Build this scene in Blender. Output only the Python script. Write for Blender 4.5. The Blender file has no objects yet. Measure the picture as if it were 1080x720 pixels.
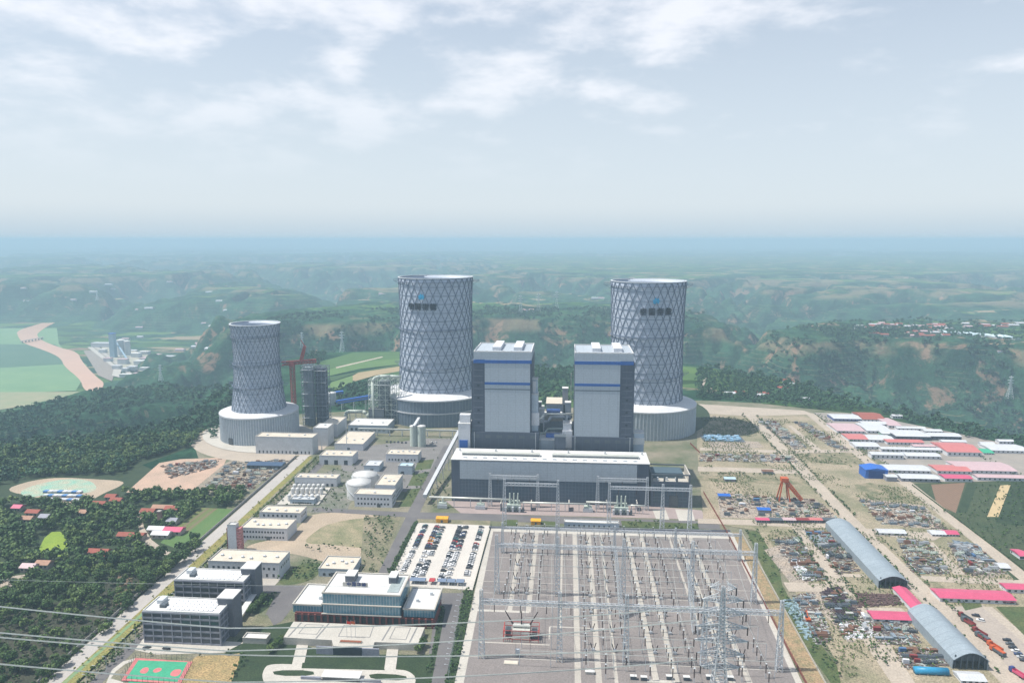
import bpy, math, random
import numpy as np
from mathutils import Vector, Matrix
R = math.radians
random.seed(7)
RNG = np.random.default_rng(7)
sc = bpy.context.scene
COL = sc.collection

# ------------------------------------------------------------------ camera
CAM_F, CAM_H = 750.0, 235.0                       # focal length in photo pixels, height in metres
PITCH = math.atan((360 - 252) / CAM_F)
YAW = math.atan(59 / CAM_F * math.cos(PITCH))
cam_data = bpy.data.cameras.new("camera"); cam = bpy.data.objects.new("camera", cam_data); COL.objects.link(cam)
cam.location = (0, 0, CAM_H); cam.rotation_euler = (math.pi / 2 - PITCH, 0, YAW)
cam_data.sensor_width = 36; cam_data.lens = CAM_F / 1080 * 36
cam_data.clip_start = 1; cam_data.clip_end = 90000
sc.camera = cam

# ------------------------------------------------------------------ sky and sun
SUN_EL, SUN_AZ = R(62), R(-97)                      # azimuth from +Y clockwise: light comes from the left
SUN_DIR = Vector((math.sin(SUN_AZ) * math.cos(SUN_EL), math.cos(SUN_AZ) * math.cos(SUN_EL), math.sin(SUN_EL)))
world = bpy.data.worlds.new("World"); sc.world = world; world.use_nodes = True
nt = world.node_tree; nt.nodes.clear()
def N(t, typ, **kw):
    n = t.nodes.new(typ)
    for k, v in kw.items():
        if k in n.inputs: n.inputs[k].default_value = v
        else: setattr(n, k, v)
    return n
wo = N(nt, 'ShaderNodeOutputWorld'); bg = N(nt, 'ShaderNodeBackground', Strength=0.108)
sky = N(nt, 'ShaderNodeTexSky'); sky.sky_type = 'NISHITA'; sky.sun_disc = False
sky.sun_elevation = SUN_EL; sky.sun_rotation = SUN_AZ; sky.altitude = 300; sky.air_density = 1.0; sky.dust_density = 1.6; sky.ozone_density = 1.5
tc = N(nt, 'ShaderNodeTexCoord'); sep = N(nt, 'ShaderNodeSeparateXYZ'); nt.links.new(tc.outputs['Generated'], sep.inputs[0])
def wmath(op, a, b=None, clamp=False):
    m = N(nt, 'ShaderNodeMath', operation=op, use_clamp=clamp)
    for i, v in enumerate((a, b)):
        if v is None: continue
        if isinstance(v, (int, float)): m.inputs[i].default_value = v
        else: nt.links.new(v, m.inputs[i])
    return m.outputs[0]
zz = wmath('MAXIMUM', sep.outputs[2], 0.0)
den = wmath('ADD', zz, 0.35)
cx = wmath('DIVIDE', sep.outputs[0], den); cy = wmath('DIVIDE', sep.outputs[1], den)
comb = N(nt, 'ShaderNodeCombineXYZ'); nt.links.new(cx, comb.inputs[0]); nt.links.new(cy, comb.inputs[1]); nt.links.new(wmath('MULTIPLY', zz, 3.0), comb.inputs[2])
n1 = N(nt, 'ShaderNodeTexNoise', Scale=4.0, Detail=9.0, Roughness=0.55, Distortion=0.1); mq = N(nt, 'ShaderNodeMapping'); mq.inputs['Location'].default_value = (32.6511, 2.8272, 0); nt.links.new(comb.outputs[0], mq.inputs[0]); nt.links.new(mq.outputs[0], n1.inputs['Vector'])
mp = N(nt, 'ShaderNodeMapping'); mp.inputs['Location'].default_value = (19.2065, 4.7121, 0.0); nt.links.new(comb.outputs[0], mp.inputs[0])
n2 = N(nt, 'ShaderNodeTexNoise', Scale=0.8, Detail=3.0); nt.links.new(mp.outputs[0], n2.inputs['Vector'])
mr = N(nt, 'ShaderNodeMapRange'); mr.interpolation_type = 'SMOOTHSTEP'
mr.inputs['From Min'].default_value = 0.46; mr.inputs['From Max'].default_value = 0.72
nt.links.new(wmath('ADD', n1.outputs[0], wmath('MULTIPLY', wmath('SUBTRACT', n2.outputs[0], 0.5), 0.45)), mr.inputs[0])
em = N(nt, 'ShaderNodeMapRange'); em.interpolation_type = 'SMOOTHSTEP'
em.inputs['From Min'].default_value = 0.05; em.inputs['From Max'].default_value = 0.24; nt.links.new(zz, em.inputs[0])
cf = wmath('MULTIPLY', wmath('MULTIPLY', mr.outputs[0], em.outputs[0]), 0.72)
hz = N(nt, 'ShaderNodeMapRange'); hz.interpolation_type = 'SMOOTHSTEP'        # pale moist air of a hazy summer day
hz.inputs['From Min'].default_value = 0.0; hz.inputs['From Max'].default_value = 0.6; hz.inputs['To Min'].default_value = 0.86; hz.inputs['To Max'].default_value = 0.22
nt.links.new(zz, hz.inputs[0])
mixh = N(nt, 'ShaderNodeMixRGB'); nt.links.new(hz.outputs[0], mixh.inputs[0]); nt.links.new(sky.outputs[0], mixh.inputs[1])
mixh.inputs[2].default_value = (5.35, 5.95, 6.45, 1)
mixc = N(nt, 'ShaderNodeMixRGB'); nt.links.new(cf, mixc.inputs[0]); nt.links.new(mixh.outputs[0], mixc.inputs[1]); mixc.inputs[2].default_value = (7.6, 7.7, 8.1, 1)
hb_ = N(nt, 'ShaderNodeMapRange'); hb_.interpolation_type = 'SMOOTHSTEP'                # denser blue-grey air low over the horizon
hb_.inputs['From Min'].default_value = 0.05; hb_.inputs['From Max'].default_value = -0.012; nt.links.new(sep.outputs[2], hb_.inputs[0])
mixl = N(nt, 'ShaderNodeMixRGB'); nt.links.new(wmath('MULTIPLY', hb_.outputs[0], 0.95), mixl.inputs[0]); nt.links.new(mixc.outputs[0], mixl.inputs[1]); mixl.inputs[2].default_value = (3.7, 4.65, 5.35, 1)
nt.links.new(mixl.outputs[0], bg.inputs[0]); nt.links.new(bg.outputs[0], wo.inputs[0])

sun_l = bpy.data.lights.new("sun", 'SUN'); sun_l.energy = 4.6; sun_l.angle = R(0.6); sun_l.color = (1.0, 0.95, 0.87)
sun = bpy.data.objects.new("sun", sun_l); COL.objects.link(sun); sun.location = (-300, 0, 900)
sun.rotation_euler = SUN_DIR.to_track_quat('Z', 'Y').to_euler()
sc.view_settings.view_transform = 'Standard'; sc.view_settings.look = 'None'; sc.view_settings.exposure = 0.37; sc.view_settings.gamma = 1
sc.view_settings.use_curve_mapping = False
sc.cycles.max_bounces = 4; sc.cycles.diffuse_bounces = 2; sc.cycles.glossy_bounces = 2; sc.cycles.transmission_bounces = 2
sc.cycles.volume_bounces = 1; sc.cycles.transparent_max_bounces = 4; sc.cycles.caustics_reflective = False; sc.cycles.caustics_refractive = False
sc.cycles.use_denoising = True

# ------------------------------------------------------------------ survey: photo pixel -> place on a level plane
def ray(px, py):
    u = (px - 540) / CAM_F; v = -(py - 360) / CAM_F
    cp, sp = math.cos(PITCH), math.sin(PITCH); fy = cp + v * sp; fz = -sp + v * cp
    c, s = math.cos(YAW), math.sin(YAW)
    return u * c - fy * s, u * s + fy * c, fz
def G(px, py, z=0.0):
    x, y, d = ray(px, py); t = (z - CAM_H) / d; return x * t, y * t
def GY(px, py, Y):                                  # point of that pixel on the vertical plane y = Y
    x, y, d = ray(px, py); t = Y / y; return x * t, CAM_H + d * t

# ------------------------------------------------------------------ materials
MATS = {}
def mat(name, col, col2=None, scale=0.2, rough=0.8, amt=0.5, metal=0.0, fine=0.06, stripes=None, spec=0.3):
    """noise-mottled surface; stripes=(axis, period, width, colour) adds panel joints"""
    if name in MATS: return MATS[name]
    m = bpy.data.materials.new(name); m.use_nodes = True; t = m.node_tree; b = t.nodes['Principled BSDF']
    b.inputs['Roughness'].default_value = rough; b.inputs['Metallic'].default_value = metal; b.inputs['Specular IOR Level'].default_value = spec
    geo = N(t, 'ShaderNodeNewGeometry')
    n = N(t, 'ShaderNodeTexNoise', Scale=scale, Detail=6.0, Roughness=0.62); t.links.new(geo.outputs['Position'], n.inputs['Vector'])
    r = N(t, 'ShaderNodeMapRange'); r.inputs['From Min'].default_value = 0.5 - 0.22; r.inputs['From Max'].default_value = 0.5 + 0.22
    t.links.new(n.outputs[0], r.inputs[0])
    mx = N(t, 'ShaderNodeMixRGB'); t.links.new(r.outputs[0], mx.inputs[0]); mx.inputs[1].default_value = (*col, 1)
    c2 = col2 if col2 else tuple(c * (1 - 0.35 * amt) for c in col); mx.inputs[2].default_value = (*c2, 1)
    nf = N(t, 'ShaderNodeTexNoise', Scale=1.1, Detail=3.0); t.links.new(geo.outputs['Position'], nf.inputs['Vector'])
    rf = N(t, 'ShaderNodeMapRange'); rf.inputs['From Min'].default_value = .3; rf.inputs['From Max'].default_value = .7
    rf.inputs['To Min'].default_value = 1 - fine * 2; rf.inputs['To Max'].default_value = 1 + fine * 2; t.links.new(nf.outputs[0], rf.inputs[0])
    ml = N(t, 'ShaderNodeMixRGB', blend_type='MULTIPLY'); ml.inputs[0].default_value = 1; t.links.new(mx.outputs[0], ml.inputs[1]); t.links.new(rf.outputs[0], ml.inputs[2])
    out = ml.outputs[0]
    for st in (stripes or []):
        ax, per, wid, sc_ = st
        sp = N(t, 'ShaderNodeSeparateXYZ'); t.links.new(geo.outputs['Position'], sp.inputs[0])
        src = sp.outputs['XYZ'.index(ax)]
        d = N(t, 'ShaderNodeMath', operation='DIVIDE'); t.links.new(src, d.inputs[0]); d.inputs[1].default_value = per
        f = N(t, 'ShaderNodeMath', operation='FRACT'); t.links.new(d.outputs[0], f.inputs[0])
        l = N(t, 'ShaderNodeMath', operation='LESS_THAN'); t.links.new(f.outputs[0], l.inputs[0]); l.inputs[1].default_value = wid
        m2 = N(t, 'ShaderNodeMixRGB'); t.links.new(l.outputs[0], m2.inputs[0]); t.links.new(out, m2.inputs[1]); m2.inputs[2].default_value = (*sc_, 1)
        out = m2.outputs[0]
    t.links.new(out, b.inputs['Base Color']); MATS[name] = m; return m

M_wall = mat('white_wall', (.60, .61, .64), scale=.15, amt=.25)
M_wallb = mat('pale_blue_wall', (.42, .49, .56), scale=.15, amt=.25)
M_roof = mat('cream_roof', (.58, .53, .44), (.47, .42, .35), scale=.12)
M_roofw = mat('white_roof', (.62, .62, .61), (.50, .50, .49), scale=.15)
M_win = mat('dark_window', (.035, .045, .06), rough=.15, spec=.6)
M_conc = mat('concrete', (.42, .39, .345), (.34, .315, .28), scale=.06)
M_concw = mat('pale_concrete', (.47, .445, .40), (.39, .37, .33), scale=.08)
M_asph = mat('asphalt', (.105, .10, .105), (.15, .142, .14), scale=.05)
M_dusty = mat('dusty_road', (.41, .35, .285), (.33, .285, .235), scale=.05, fine=.1)
M_soil = mat('tan_soil', (.41, .325, .24), (.29, .24, .18), scale=.035, fine=.16)
M_soilp = mat('pinkish_soil', (.47, .32, .24), (.33, .25, .19), scale=.06, fine=.14)
M_grass = mat('grass', (.04, .072, .022), (.10, .11, .042), scale=.08, fine=.2)
M_grassd = mat('dark_lawn', (.014, .032, .012), (.032, .052, .02), scale=.1, fine=.2)
M_grassb = mat('bright_crop', (.22, .30, .03), (.15, .24, .03), scale=.1, fine=.12)
M_crop = mat('green_crop', (.06, .13, .035), (.10, .16, .05), scale=.06, fine=.12, stripes=[('X', 7.0, .3, (.08, .15, .045))])
M_gravel = mat('mauve_gravel', (.225, .20, .19), (.165, .148, .142), scale=.03, fine=.1)

M_mix = mat('weedy_ground', (.27, .225, .16), (.055, .082, .032), scale=.045, fine=.2)
M_scrap = mat('littered_ground', (.31, .255, .20), (.15, .14, .105), scale=.11, fine=.35)
M_steel = mat('galvanised_steel', (.56, .59, .62), rough=.5, metal=.1)
M_steeld = mat('dark_steel', (.10, .12, .14), rough=.5, metal=.2)
M_lat = mat('tower_lattice_paint', (.165, .20, .275), rough=.5)
M_shell = mat('tower_cladding', (.47, .52, .60), (.40, .45, .53), scale=.05, rough=.5, stripes=[('Z', 4.4, .06, (.22, .26, .32))])
M_skirt = mat('skirt_cladding', (.40, .45, .50), (.33, .38, .43), scale=.1, rough=.5)
M_skirtd = mat('louvre_glass', (.06, .085, .12), (.09, .12, .16), scale=.1, rough=.4)
M_ring = mat('ring_roof', (.62, .62, .62), (.5, .51, .53), scale=.05)
M_panel = mat('grey_blue_panel', (.37, .415, .46), (.34, .385, .43), scale=.02, rough=.6, stripes=[('Z', 2.4, .05, (.26, .30, .34)), ('X', 8.0, .02, (.22, .25, .29))])
M_dark = mat('slate_panel', (.075, .09, .125), (.06, .075, .105), scale=.03, rough=.6, stripes=[('Z', 2.4, .05, (.05, .06, .09)), ('X', 8.0, .025, (.11, .13, .17))])
M_blue = mat('blue_band', (.02, .10, .35), rough=.6)
M_glassb = mat('blue_glass', (.12, .27, .34), (.06, .15, .21), scale=.25, rough=.12, spec=.8, stripes=[('X', 1.8, .1, (.35, .42, .45))])
M_red = mat('red_brick_wall', (.20, .06, .05), rough=.8)
M_tile = mat('red_tile', (.33, .095, .07), (.24, .08, .06), scale=.4, stripes=[('X', .9, .3, (.24, .07, .05))])
M_tilet = mat('tan_tile', (.40, .24, .17), (.3, .18, .13), scale=.4)
M_pink = mat('pink_sheet', (.52, .09, .17), (.43, .075, .14), scale=.2, rough=.5, stripes=[('X', 1.6, .2, (.50, .07, .15))])
M_coral = mat('coral_sheet', (.50, .17, .165), (.41, .13, .13), scale=.2, rough=.5, stripes=[('X', 1.6, .2, (.5, .16, .14))])
M_palep = mat('faded_pink_sheet', (.50, .36, .37), (.43, .31, .33), scale=.2, rough=.5)
M_sheet = mat('white_sheet', (.54, .56, .58), (.43, .44, .46), scale=.2, rough=.5, stripes=[('X', 1.6, .2, (.50, .52, .55))])
M_sheetg = mat('grey_sheet', (.27, .32, .36), (.22, .265, .30), scale=.1, rough=.45, stripes=[('Y', 6.0, .05, (.19, .22, .25))])
M_bsheet = mat('blue_sheet', (.02, .13, .50), (.02, .10, .38), scale=.3, rough=.5)
M_orange = mat('orange_paint', (.50, .10, .03), rough=.5)
M_yellow = mat('yellow_paint', (.75, .36, .02), rough=.5)
M_crane = mat('crane_red', (.36, .085, .075), rough=.5)
M_ins = mat('brown_porcelain', (.055, .035, .035), rough=.3)
M_pale = mat('pale_green_steel', (.50, .56, .50), rough=.6)
M_silver = mat('silver_duct', (.62, .63, .58), rough=.4, metal=.2)
M_offw = mat('office_grey_cladding', (.13, .14, .17), rough=.6)
M_offb = mat('office_grey_sill', (.27, .28, .33), rough=.6)
M_trunk = mat('bark', (.09, .06, .04))
M_leaf = mat('leaves', (.022, .062, .018), (.075, .13, .032), scale=.04, fine=.5, rough=.7)
M_leaf3 = mat('far_leaves', (.012, .048, .024), (.04, .105, .042), scale=.02, fine=.5, rough=.7)
M_latp = mat('pale_lattice_paint', (.20, .24, .31), rough=.5)
M_leaf2 = mat('light_leaves', (.05, .10, .025), (.125, .175, .045), scale=.05, fine=.5, rough=.7)
M_cgreen = mat('court_green', (.05, .33, .19), rough=.8); M_cpink = mat('court_pink', (.52, .17, .17), rough=.8)
M_line = mat('white_line', (.75, .75, .75))
M_net = mat('green_dust_net', (.16, .38, .30), (.42, .35, .26), scale=.08, fine=.3)
M_wire = mat('aluminium_wire', (.42, .45, .43), rough=.5)

# ------------------------------------------------------------------ mesh helpers
class MB:
    def __init__(s): s.v = []; s.f = []
    def add(s, vs, fs):
        n = len(s.v); s.v += [tuple(p) for p in vs]; s.f += [tuple(i + n for i in f) for f in fs]; return s
    def box(s, x0, x1, y0, y1, z0, z1):
        return s.add([(x0, y0, z0), (x1, y0, z0), (x1, y1, z0), (x0, y1, z0), (x0, y0, z1), (x1, y0, z1), (x1, y1, z1), (x0, y1, z1)],
                     [(0, 3, 2, 1), (4, 5, 6, 7), (0, 1, 5, 4), (1, 2, 6, 5), (2, 3, 7, 6), (3, 0, 4, 7)])
    def bar(s, p, q, w, h=None):
        p = Vector(p); q = Vector(q); d = (q - p)
        if d.length < 1e-6: return s
        d.normalize(); up = Vector((0, 0, 1)) if abs(d.z) < .95 else Vector((1, 0, 0))
        a = d.cross(up).normalized() * w / 2; b = a.cross(d).normalized() * (h or w) / 2
        vs = [p - a - b, p + a - b, p + a + b, p - a + b, q - a - b, q + a - b, q + a + b, q - a + b]
        return s.add(vs, [(0, 3, 2, 1), (4, 5, 6, 7), (0, 1, 5, 4), (1, 2, 6, 5), (2, 3, 7, 6), (3, 0, 4, 7)])
    def cyl(s, p, q, r, n=10, r2=None):
        p = Vector(p); q = Vector(q); d = (q - p).normalized(); up = Vector((0, 0, 1)) if abs(d.z) < .95 else Vector((1, 0, 0))
        a = d.cross(up).normalized(); b = a.cross(d).normalized(); r2 = r if r2 is None else r2
        vs = []
        for c, rr in ((p, r), (q, r2)):
            for i in range(n):
                t = 2 * math.pi * i / n; vs.append(c + a * math.cos(t) * rr + b * math.sin(t) * rr)
        return s.add(vs, [(i, (i + 1) % n, n + (i + 1) % n, n + i) for i in range(n)] + [tuple(range(n))[::-1], tuple(range(n, 2 * n))])
    def tube(s, pts, r, n=8):
        for p, q in zip(pts[:-1], pts[1:]): s.cyl(p, q, r, n)
        return s
    def lathe(s, prof, cx, cy, n=48):
        vs = []
        for r, z in prof:
            for i in range(n):
                t = 2 * math.pi * i / n; vs.append((cx + r * math.cos(t), cy + r * math.sin(t), z))
        return s.add(vs, [(k * n + i, k * n + (i + 1) % n, (k + 1) * n + (i + 1) % n, (k + 1) * n + i) for k in range(len(prof) - 1) for i in range(n)])
    def prism(s, poly, z0, z1):
        n = len(poly); vs = [(x, y, z0) for x, y in poly] + [(x, y, z1) for x, y in poly]
        return s.add(vs, [tuple(range(n, 2 * n)), tuple(range(n))[::-1]] + [(i, (i + 1) % n, n + (i + 1) % n, n + i) for i in range(n)])
    def mesh(s, name, m=None, smooth=False):
        me = bpy.data.meshes.new(name); me.from_pydata(s.v, [], s.f)
        if m: me.materials.append(m)
        if smooth: me.polygons.foreach_set('use_smooth', [True] * len(me.polygons))
        me.update(); return me
    def build(s, name, m, parent=None, smooth=False, loc=None):
        o = bpy.data.objects.new(name, s.mesh(name, m, smooth)); COL.objects.link(o)
        if parent: o.parent = parent
        if loc: o.location = loc
        return o
def tag(o, label, cat, group=None, kind=None):
    if label: o['label'] = label
    if cat: o['category'] = cat
    if group: o['group'] = group
    if kind: o['kind'] = kind
    return o
def thing(name, label, cat, loc=(0, 0, 0), group=None, rz=0):
    o = bpy.data.objects.new(name, None); COL.objects.link(o); o.location = loc; o.rotation_euler.z = rz; o.empty_display_size = .5
    return tag(o, label, cat, group)
def struct(o, kind='structure'): o['kind'] = kind; return o
def copy_tree(o, loc=None, rz=None, label=None, group=None, scale=None):
    c = o.copy(); COL.objects.link(c)
    for ch in o.children:
        d = ch.copy(); COL.objects.link(d); d.parent = c
        for g in ch.children:
            e = g.copy(); COL.objects.link(e); e.parent = d
    if loc is not None: c.location = loc
    if rz is not None: c.rotation_euler.z = rz
    if scale is not None: c.scale = scale
    if label: c['label'] = label
    if group: c['group'] = group
    return c
def text_mesh(cu, name, m):
    tmp = bpy.data.objects.new('tmp', cu); COL.objects.link(tmp); dg = bpy.context.evaluated_depsgraph_get()
    me = bpy.data.meshes.new_from_object(tmp.evaluated_get(dg)); bpy.data.objects.remove(tmp); me.materials.clear(); me.materials.append(m)
    o = bpy.data.objects.new(name, me); COL.objects.link(o); return o
ORD = ['first', 'second', 'third', 'fourth', 'fifth', 'sixth', 'seventh', 'eighth', 'ninth', 'tenth', 'eleventh', 'twelfth', 'thirteenth', 'fourteenth',
       'fifteenth', 'sixteenth', 'seventeenth', 'eighteenth', 'nineteenth', 'twentieth'] + ['twenty-' + w for w in 'first second third fourth fifth sixth seventh eighth ninth'.split()] + \
      ['thirtieth'] + ['thirty-' + w for w in 'first second third fourth fifth sixth seventh eighth ninth'.split()]
LAYER = [0.02]
def sheet(name, pts, m, z=None, base=0.0, world=False, kind='structure'):
    """one flat patch of ground, its corners surveyed from the photo; each one lies a little above the last"""
    if z is None: LAYER[0] += 0.003; z = LAYER[0]
    p = pts if world else [G(x, y, base) for x, y in pts]
    a = sum(p[i - 1][0] * p[i][1] - p[i][0] * p[i - 1][1] for i in range(len(p)))
    if a < 0: p = p[::-1]
    o = MB().add([(x, y, base + z) for x, y in p], [tuple(range(len(p)))]).build(name, m)
    if kind: struct(o, kind)
    return o
def smooth_poly(pts, n=3):
    for _ in range(n):
        q = []
        for i in range(len(pts)):
            a, b = pts[i], pts[(i + 1) % len(pts)]
            q += [(a[0] * .75 + b[0] * .25, a[1] * .75 + b[1] * .25), (a[0] * .25 + b[0] * .75, a[1] * .25 + b[1] * .75)]
        pts = q
    return pts

# ------------------------------------------------------------------ noise and terrain height
def _h(ix, iy, seed):
    n = (ix * 374761393 + iy * 668265263 + seed * 1442695041) & 0xFFFFFFFF
    n = ((n ^ (n >> 13)) * 1274126177) & 0xFFFFFFFF
    return ((n ^ (n >> 16)) & 0xFFFF) / 65535.0
def vnoise(x, y, seed=0):
    x = np.asarray(x, float); y = np.asarray(y, float)
    ix = np.floor(x).astype(np.int64); iy = np.floor(y).astype(np.int64); fx = x - ix; fy = y - iy
    ux = fx * fx * fx * (fx * (fx * 6 - 15) + 10); uy = fy * fy * fy * (fy * (fy * 6 - 15) + 10)
    a = _h(ix, iy, seed); b = _h(ix + 1, iy, seed); c = _h(ix, iy + 1, seed); d = _h(ix + 1, iy + 1, seed)
    return (a + (b - a) * ux + (c - a) * uy + (a - b - c + d) * ux * uy) * 2 - 1
def fbm(x, y, oct=4, seed=0, gain=.5):
    s = 0; a = 1; t = 0
    for k in range(oct):
        s = s + a * vnoise(x * 2 ** k + 17.3 * k, y * 2 ** k - 9.1 * k, seed + k); t += a; a *= gain
    return s / t
def sst(a, b, x):
    t = np.clip((x - a) / (b - a), 0, 1); return t * t * (3 - 2 * t)
def sdist(X, Y, poly):
    """distance outside a polygon (0 inside)"""
    d = np.full(X.shape, 1e18); ins = np.zeros(X.shape, bool); n = len(poly)
    for i in range(n):
        x0, y0 = poly[i]; x1, y1 = poly[(i + 1) % n]; ex, ey = x1 - x0, y1 - y0
        t = np.clip(((X - x0) * ex + (Y - y0) * ey) / (ex * ex + ey * ey + 1e-9), 0, 1)
        d = np.minimum(d, (X - x0 - t * ex) ** 2 + (Y - y0 - t * ey) ** 2)
        c = ((y0 > Y) != (y1 > Y)) & (X < (ex) * (Y - y0) / (ey if abs(ey) > 1e-9 else 1e-9) + x0)
        ins ^= c
    return np.where(ins, 0, np.sqrt(d))
def PP(pts, z): return [G(x, y, z) for x, y in pts]
PL_MAIN = PP([(-900, 1400), (-900, 500), (-300, 472), (0, 470), (100, 462), (170, 452), (215, 440), (240, 420), (270, 392), (310, 378), (340, 372),
              (400, 370), (430, 372), (480, 384), (560, 388), (630, 388), (700, 386), (745, 388), (790, 395), (830, 402), (870, 415), (905, 427), (960, 438),
              (1020, 452), (1080, 466), (1400, 500), (2300, 560), (2300, 1400)], 0)
PL_LEFT = PP([(-500, 462), (-100, 440), (0, 436), (60, 424), (120, 412), (180, 409), (225, 413), (240, 420), (180, 428), (100, 440), (0, 462), (-500, 500)], -70)
PL_MID = PP([(250, 343), (330, 339), (430, 337), (520, 333), (640, 336), (720, 339), (745, 332), (640, 320), (400, 318), (270, 330)], -12)
PL_RIGHT = PP([(850, 356), (900, 353), (960, 356), (1080, 363), (1400, 380), (1900, 380), (1700, 345), (1080, 339), (960, 338), (880, 340), (830, 347)], -8)
PL_FARR = PP([(700, 296), (760, 290), (860, 287), (960, 289), (1080, 284), (1500, 284), (1500, 270), (500, 270), (560, 285), (640, 288)], -5)
RIVER_PLAIN = PP([(-900, 338), (60, 342), (120, 350), (190, 352), (240, 372), (235, 400), (160, 430), (0, 470), (-900, 520)], -205)
def height(X, Y):
    D = np.hypot(X, Y)
    wx = X + 160 * fbm(X / 900, Y / 900, 2, 40); wy = Y + 160 * fbm(X / 900, Y / 900, 2, 50)
    n = fbm(wx / 1700, wy / 1700, 3, 1); m = fbm(wx / 520, wy / 520, 3, 9)
    valley = np.maximum(1 - sst(.03, .30, np.abs(n)), .62 * (1 - sst(.02, .28, np.abs(m))))
    vs_ = fbm(wx / 260, wy / 260, 3, 15); valley = np.clip(valley + .35 * (1 - sst(.0, .3, np.abs(vs_))) * sst(.02, .5, valley), 0, 1.15)
    far = -12 + 30 * fbm(X / 6000, Y / 6000, 2, 77) - 175 * valley
    low = -172 + 60 * fbm(X / 420, Y / 420, 4, 5) + 38 * (1 - 2 * np.abs(fbm(X / 260, Y / 260, 3, 8)))
    gull = fbm(X / 150, Y / 150, 4, 21); gul2 = fbm(X / 420, Y / 420, 2, 31); rdg = 1 - 2.2 * np.abs(fbm(wx / 230, wy / 230, 4, 71))
    k = sst(2700, 4200, D)
    h = low * (1 - k) + far * k
    rp = sst(0, 300, sdist(X, Y, RIVER_PLAIN)); h = h * rp + (-205) * (1 - rp)
    def raise_(poly, z, W, drop, g=1.0):
        d = sdist(X, Y, poly); dd = d + (170 * rdg + 160 * gul2) * g * sst(0, 160, d)
        p = .55 * sst(0, .55, dd / W) + .45 * sst(.35, 1.15, dd / W); return z - drop * p - 120 * sst(W * 1.0, W * 1.8, d) - np.where(d > W * 4, 500, 0)
    h = np.maximum(h, raise_(PL_LEFT, -66, 150, 140, .3))
    h = np.maximum(h, raise_(PL_MID, -12, 420, 200))
    h = np.maximum(h, raise_(PL_RIGHT, -8, 420, 200, 1.1))
    h = np.maximum(h, raise_(PL_FARR, -5, 1500, 220, 3.0))
    h = np.maximum(h, raise_(PL_MAIN, 0, 330, 190, .9))
    dm = sdist(X, Y, PL_MAIN)
    terr = sst(30, 120, dm) * (1 - rp * 0) ; st = 11.0
    q = np.floor(h / st) * st + st * sst(.45, 1, (h / st) - np.floor(h / st))
    h = h + (q - h) * terr * .55 * sst(0, 80, h + 204)
    rug = sst(30, 200, dm) * sst(0, 60, h + 203)
    return h + (.8 * fbm(X / 35, Y / 35, 3, 60) + 15 * (np.abs(fbm(X / 95, Y / 95, 4, 61)) - .2) * (1 - .6 * k)) * rug
def hz_at(x, y): return float(height(np.array([x]), np.array([y]))[0])

_TT = np.exp(np.arange(math.log(650), math.log(16000), .004))
def on_ground(px, py, step=None):
    """where the sight line of a surveyed pixel meets the terrain"""
    dx, dy, dz = ray(px, py); X, Y, Z = dx * _TT, dy * _TT, CAM_H + dz * _TT; hh = height(X, Y); i = int(np.argmax(Z < hh)) if (Z < hh).any() else len(_TT) - 1
    return float(X[i]), float(Y[i]), float(hh[i])

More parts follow.
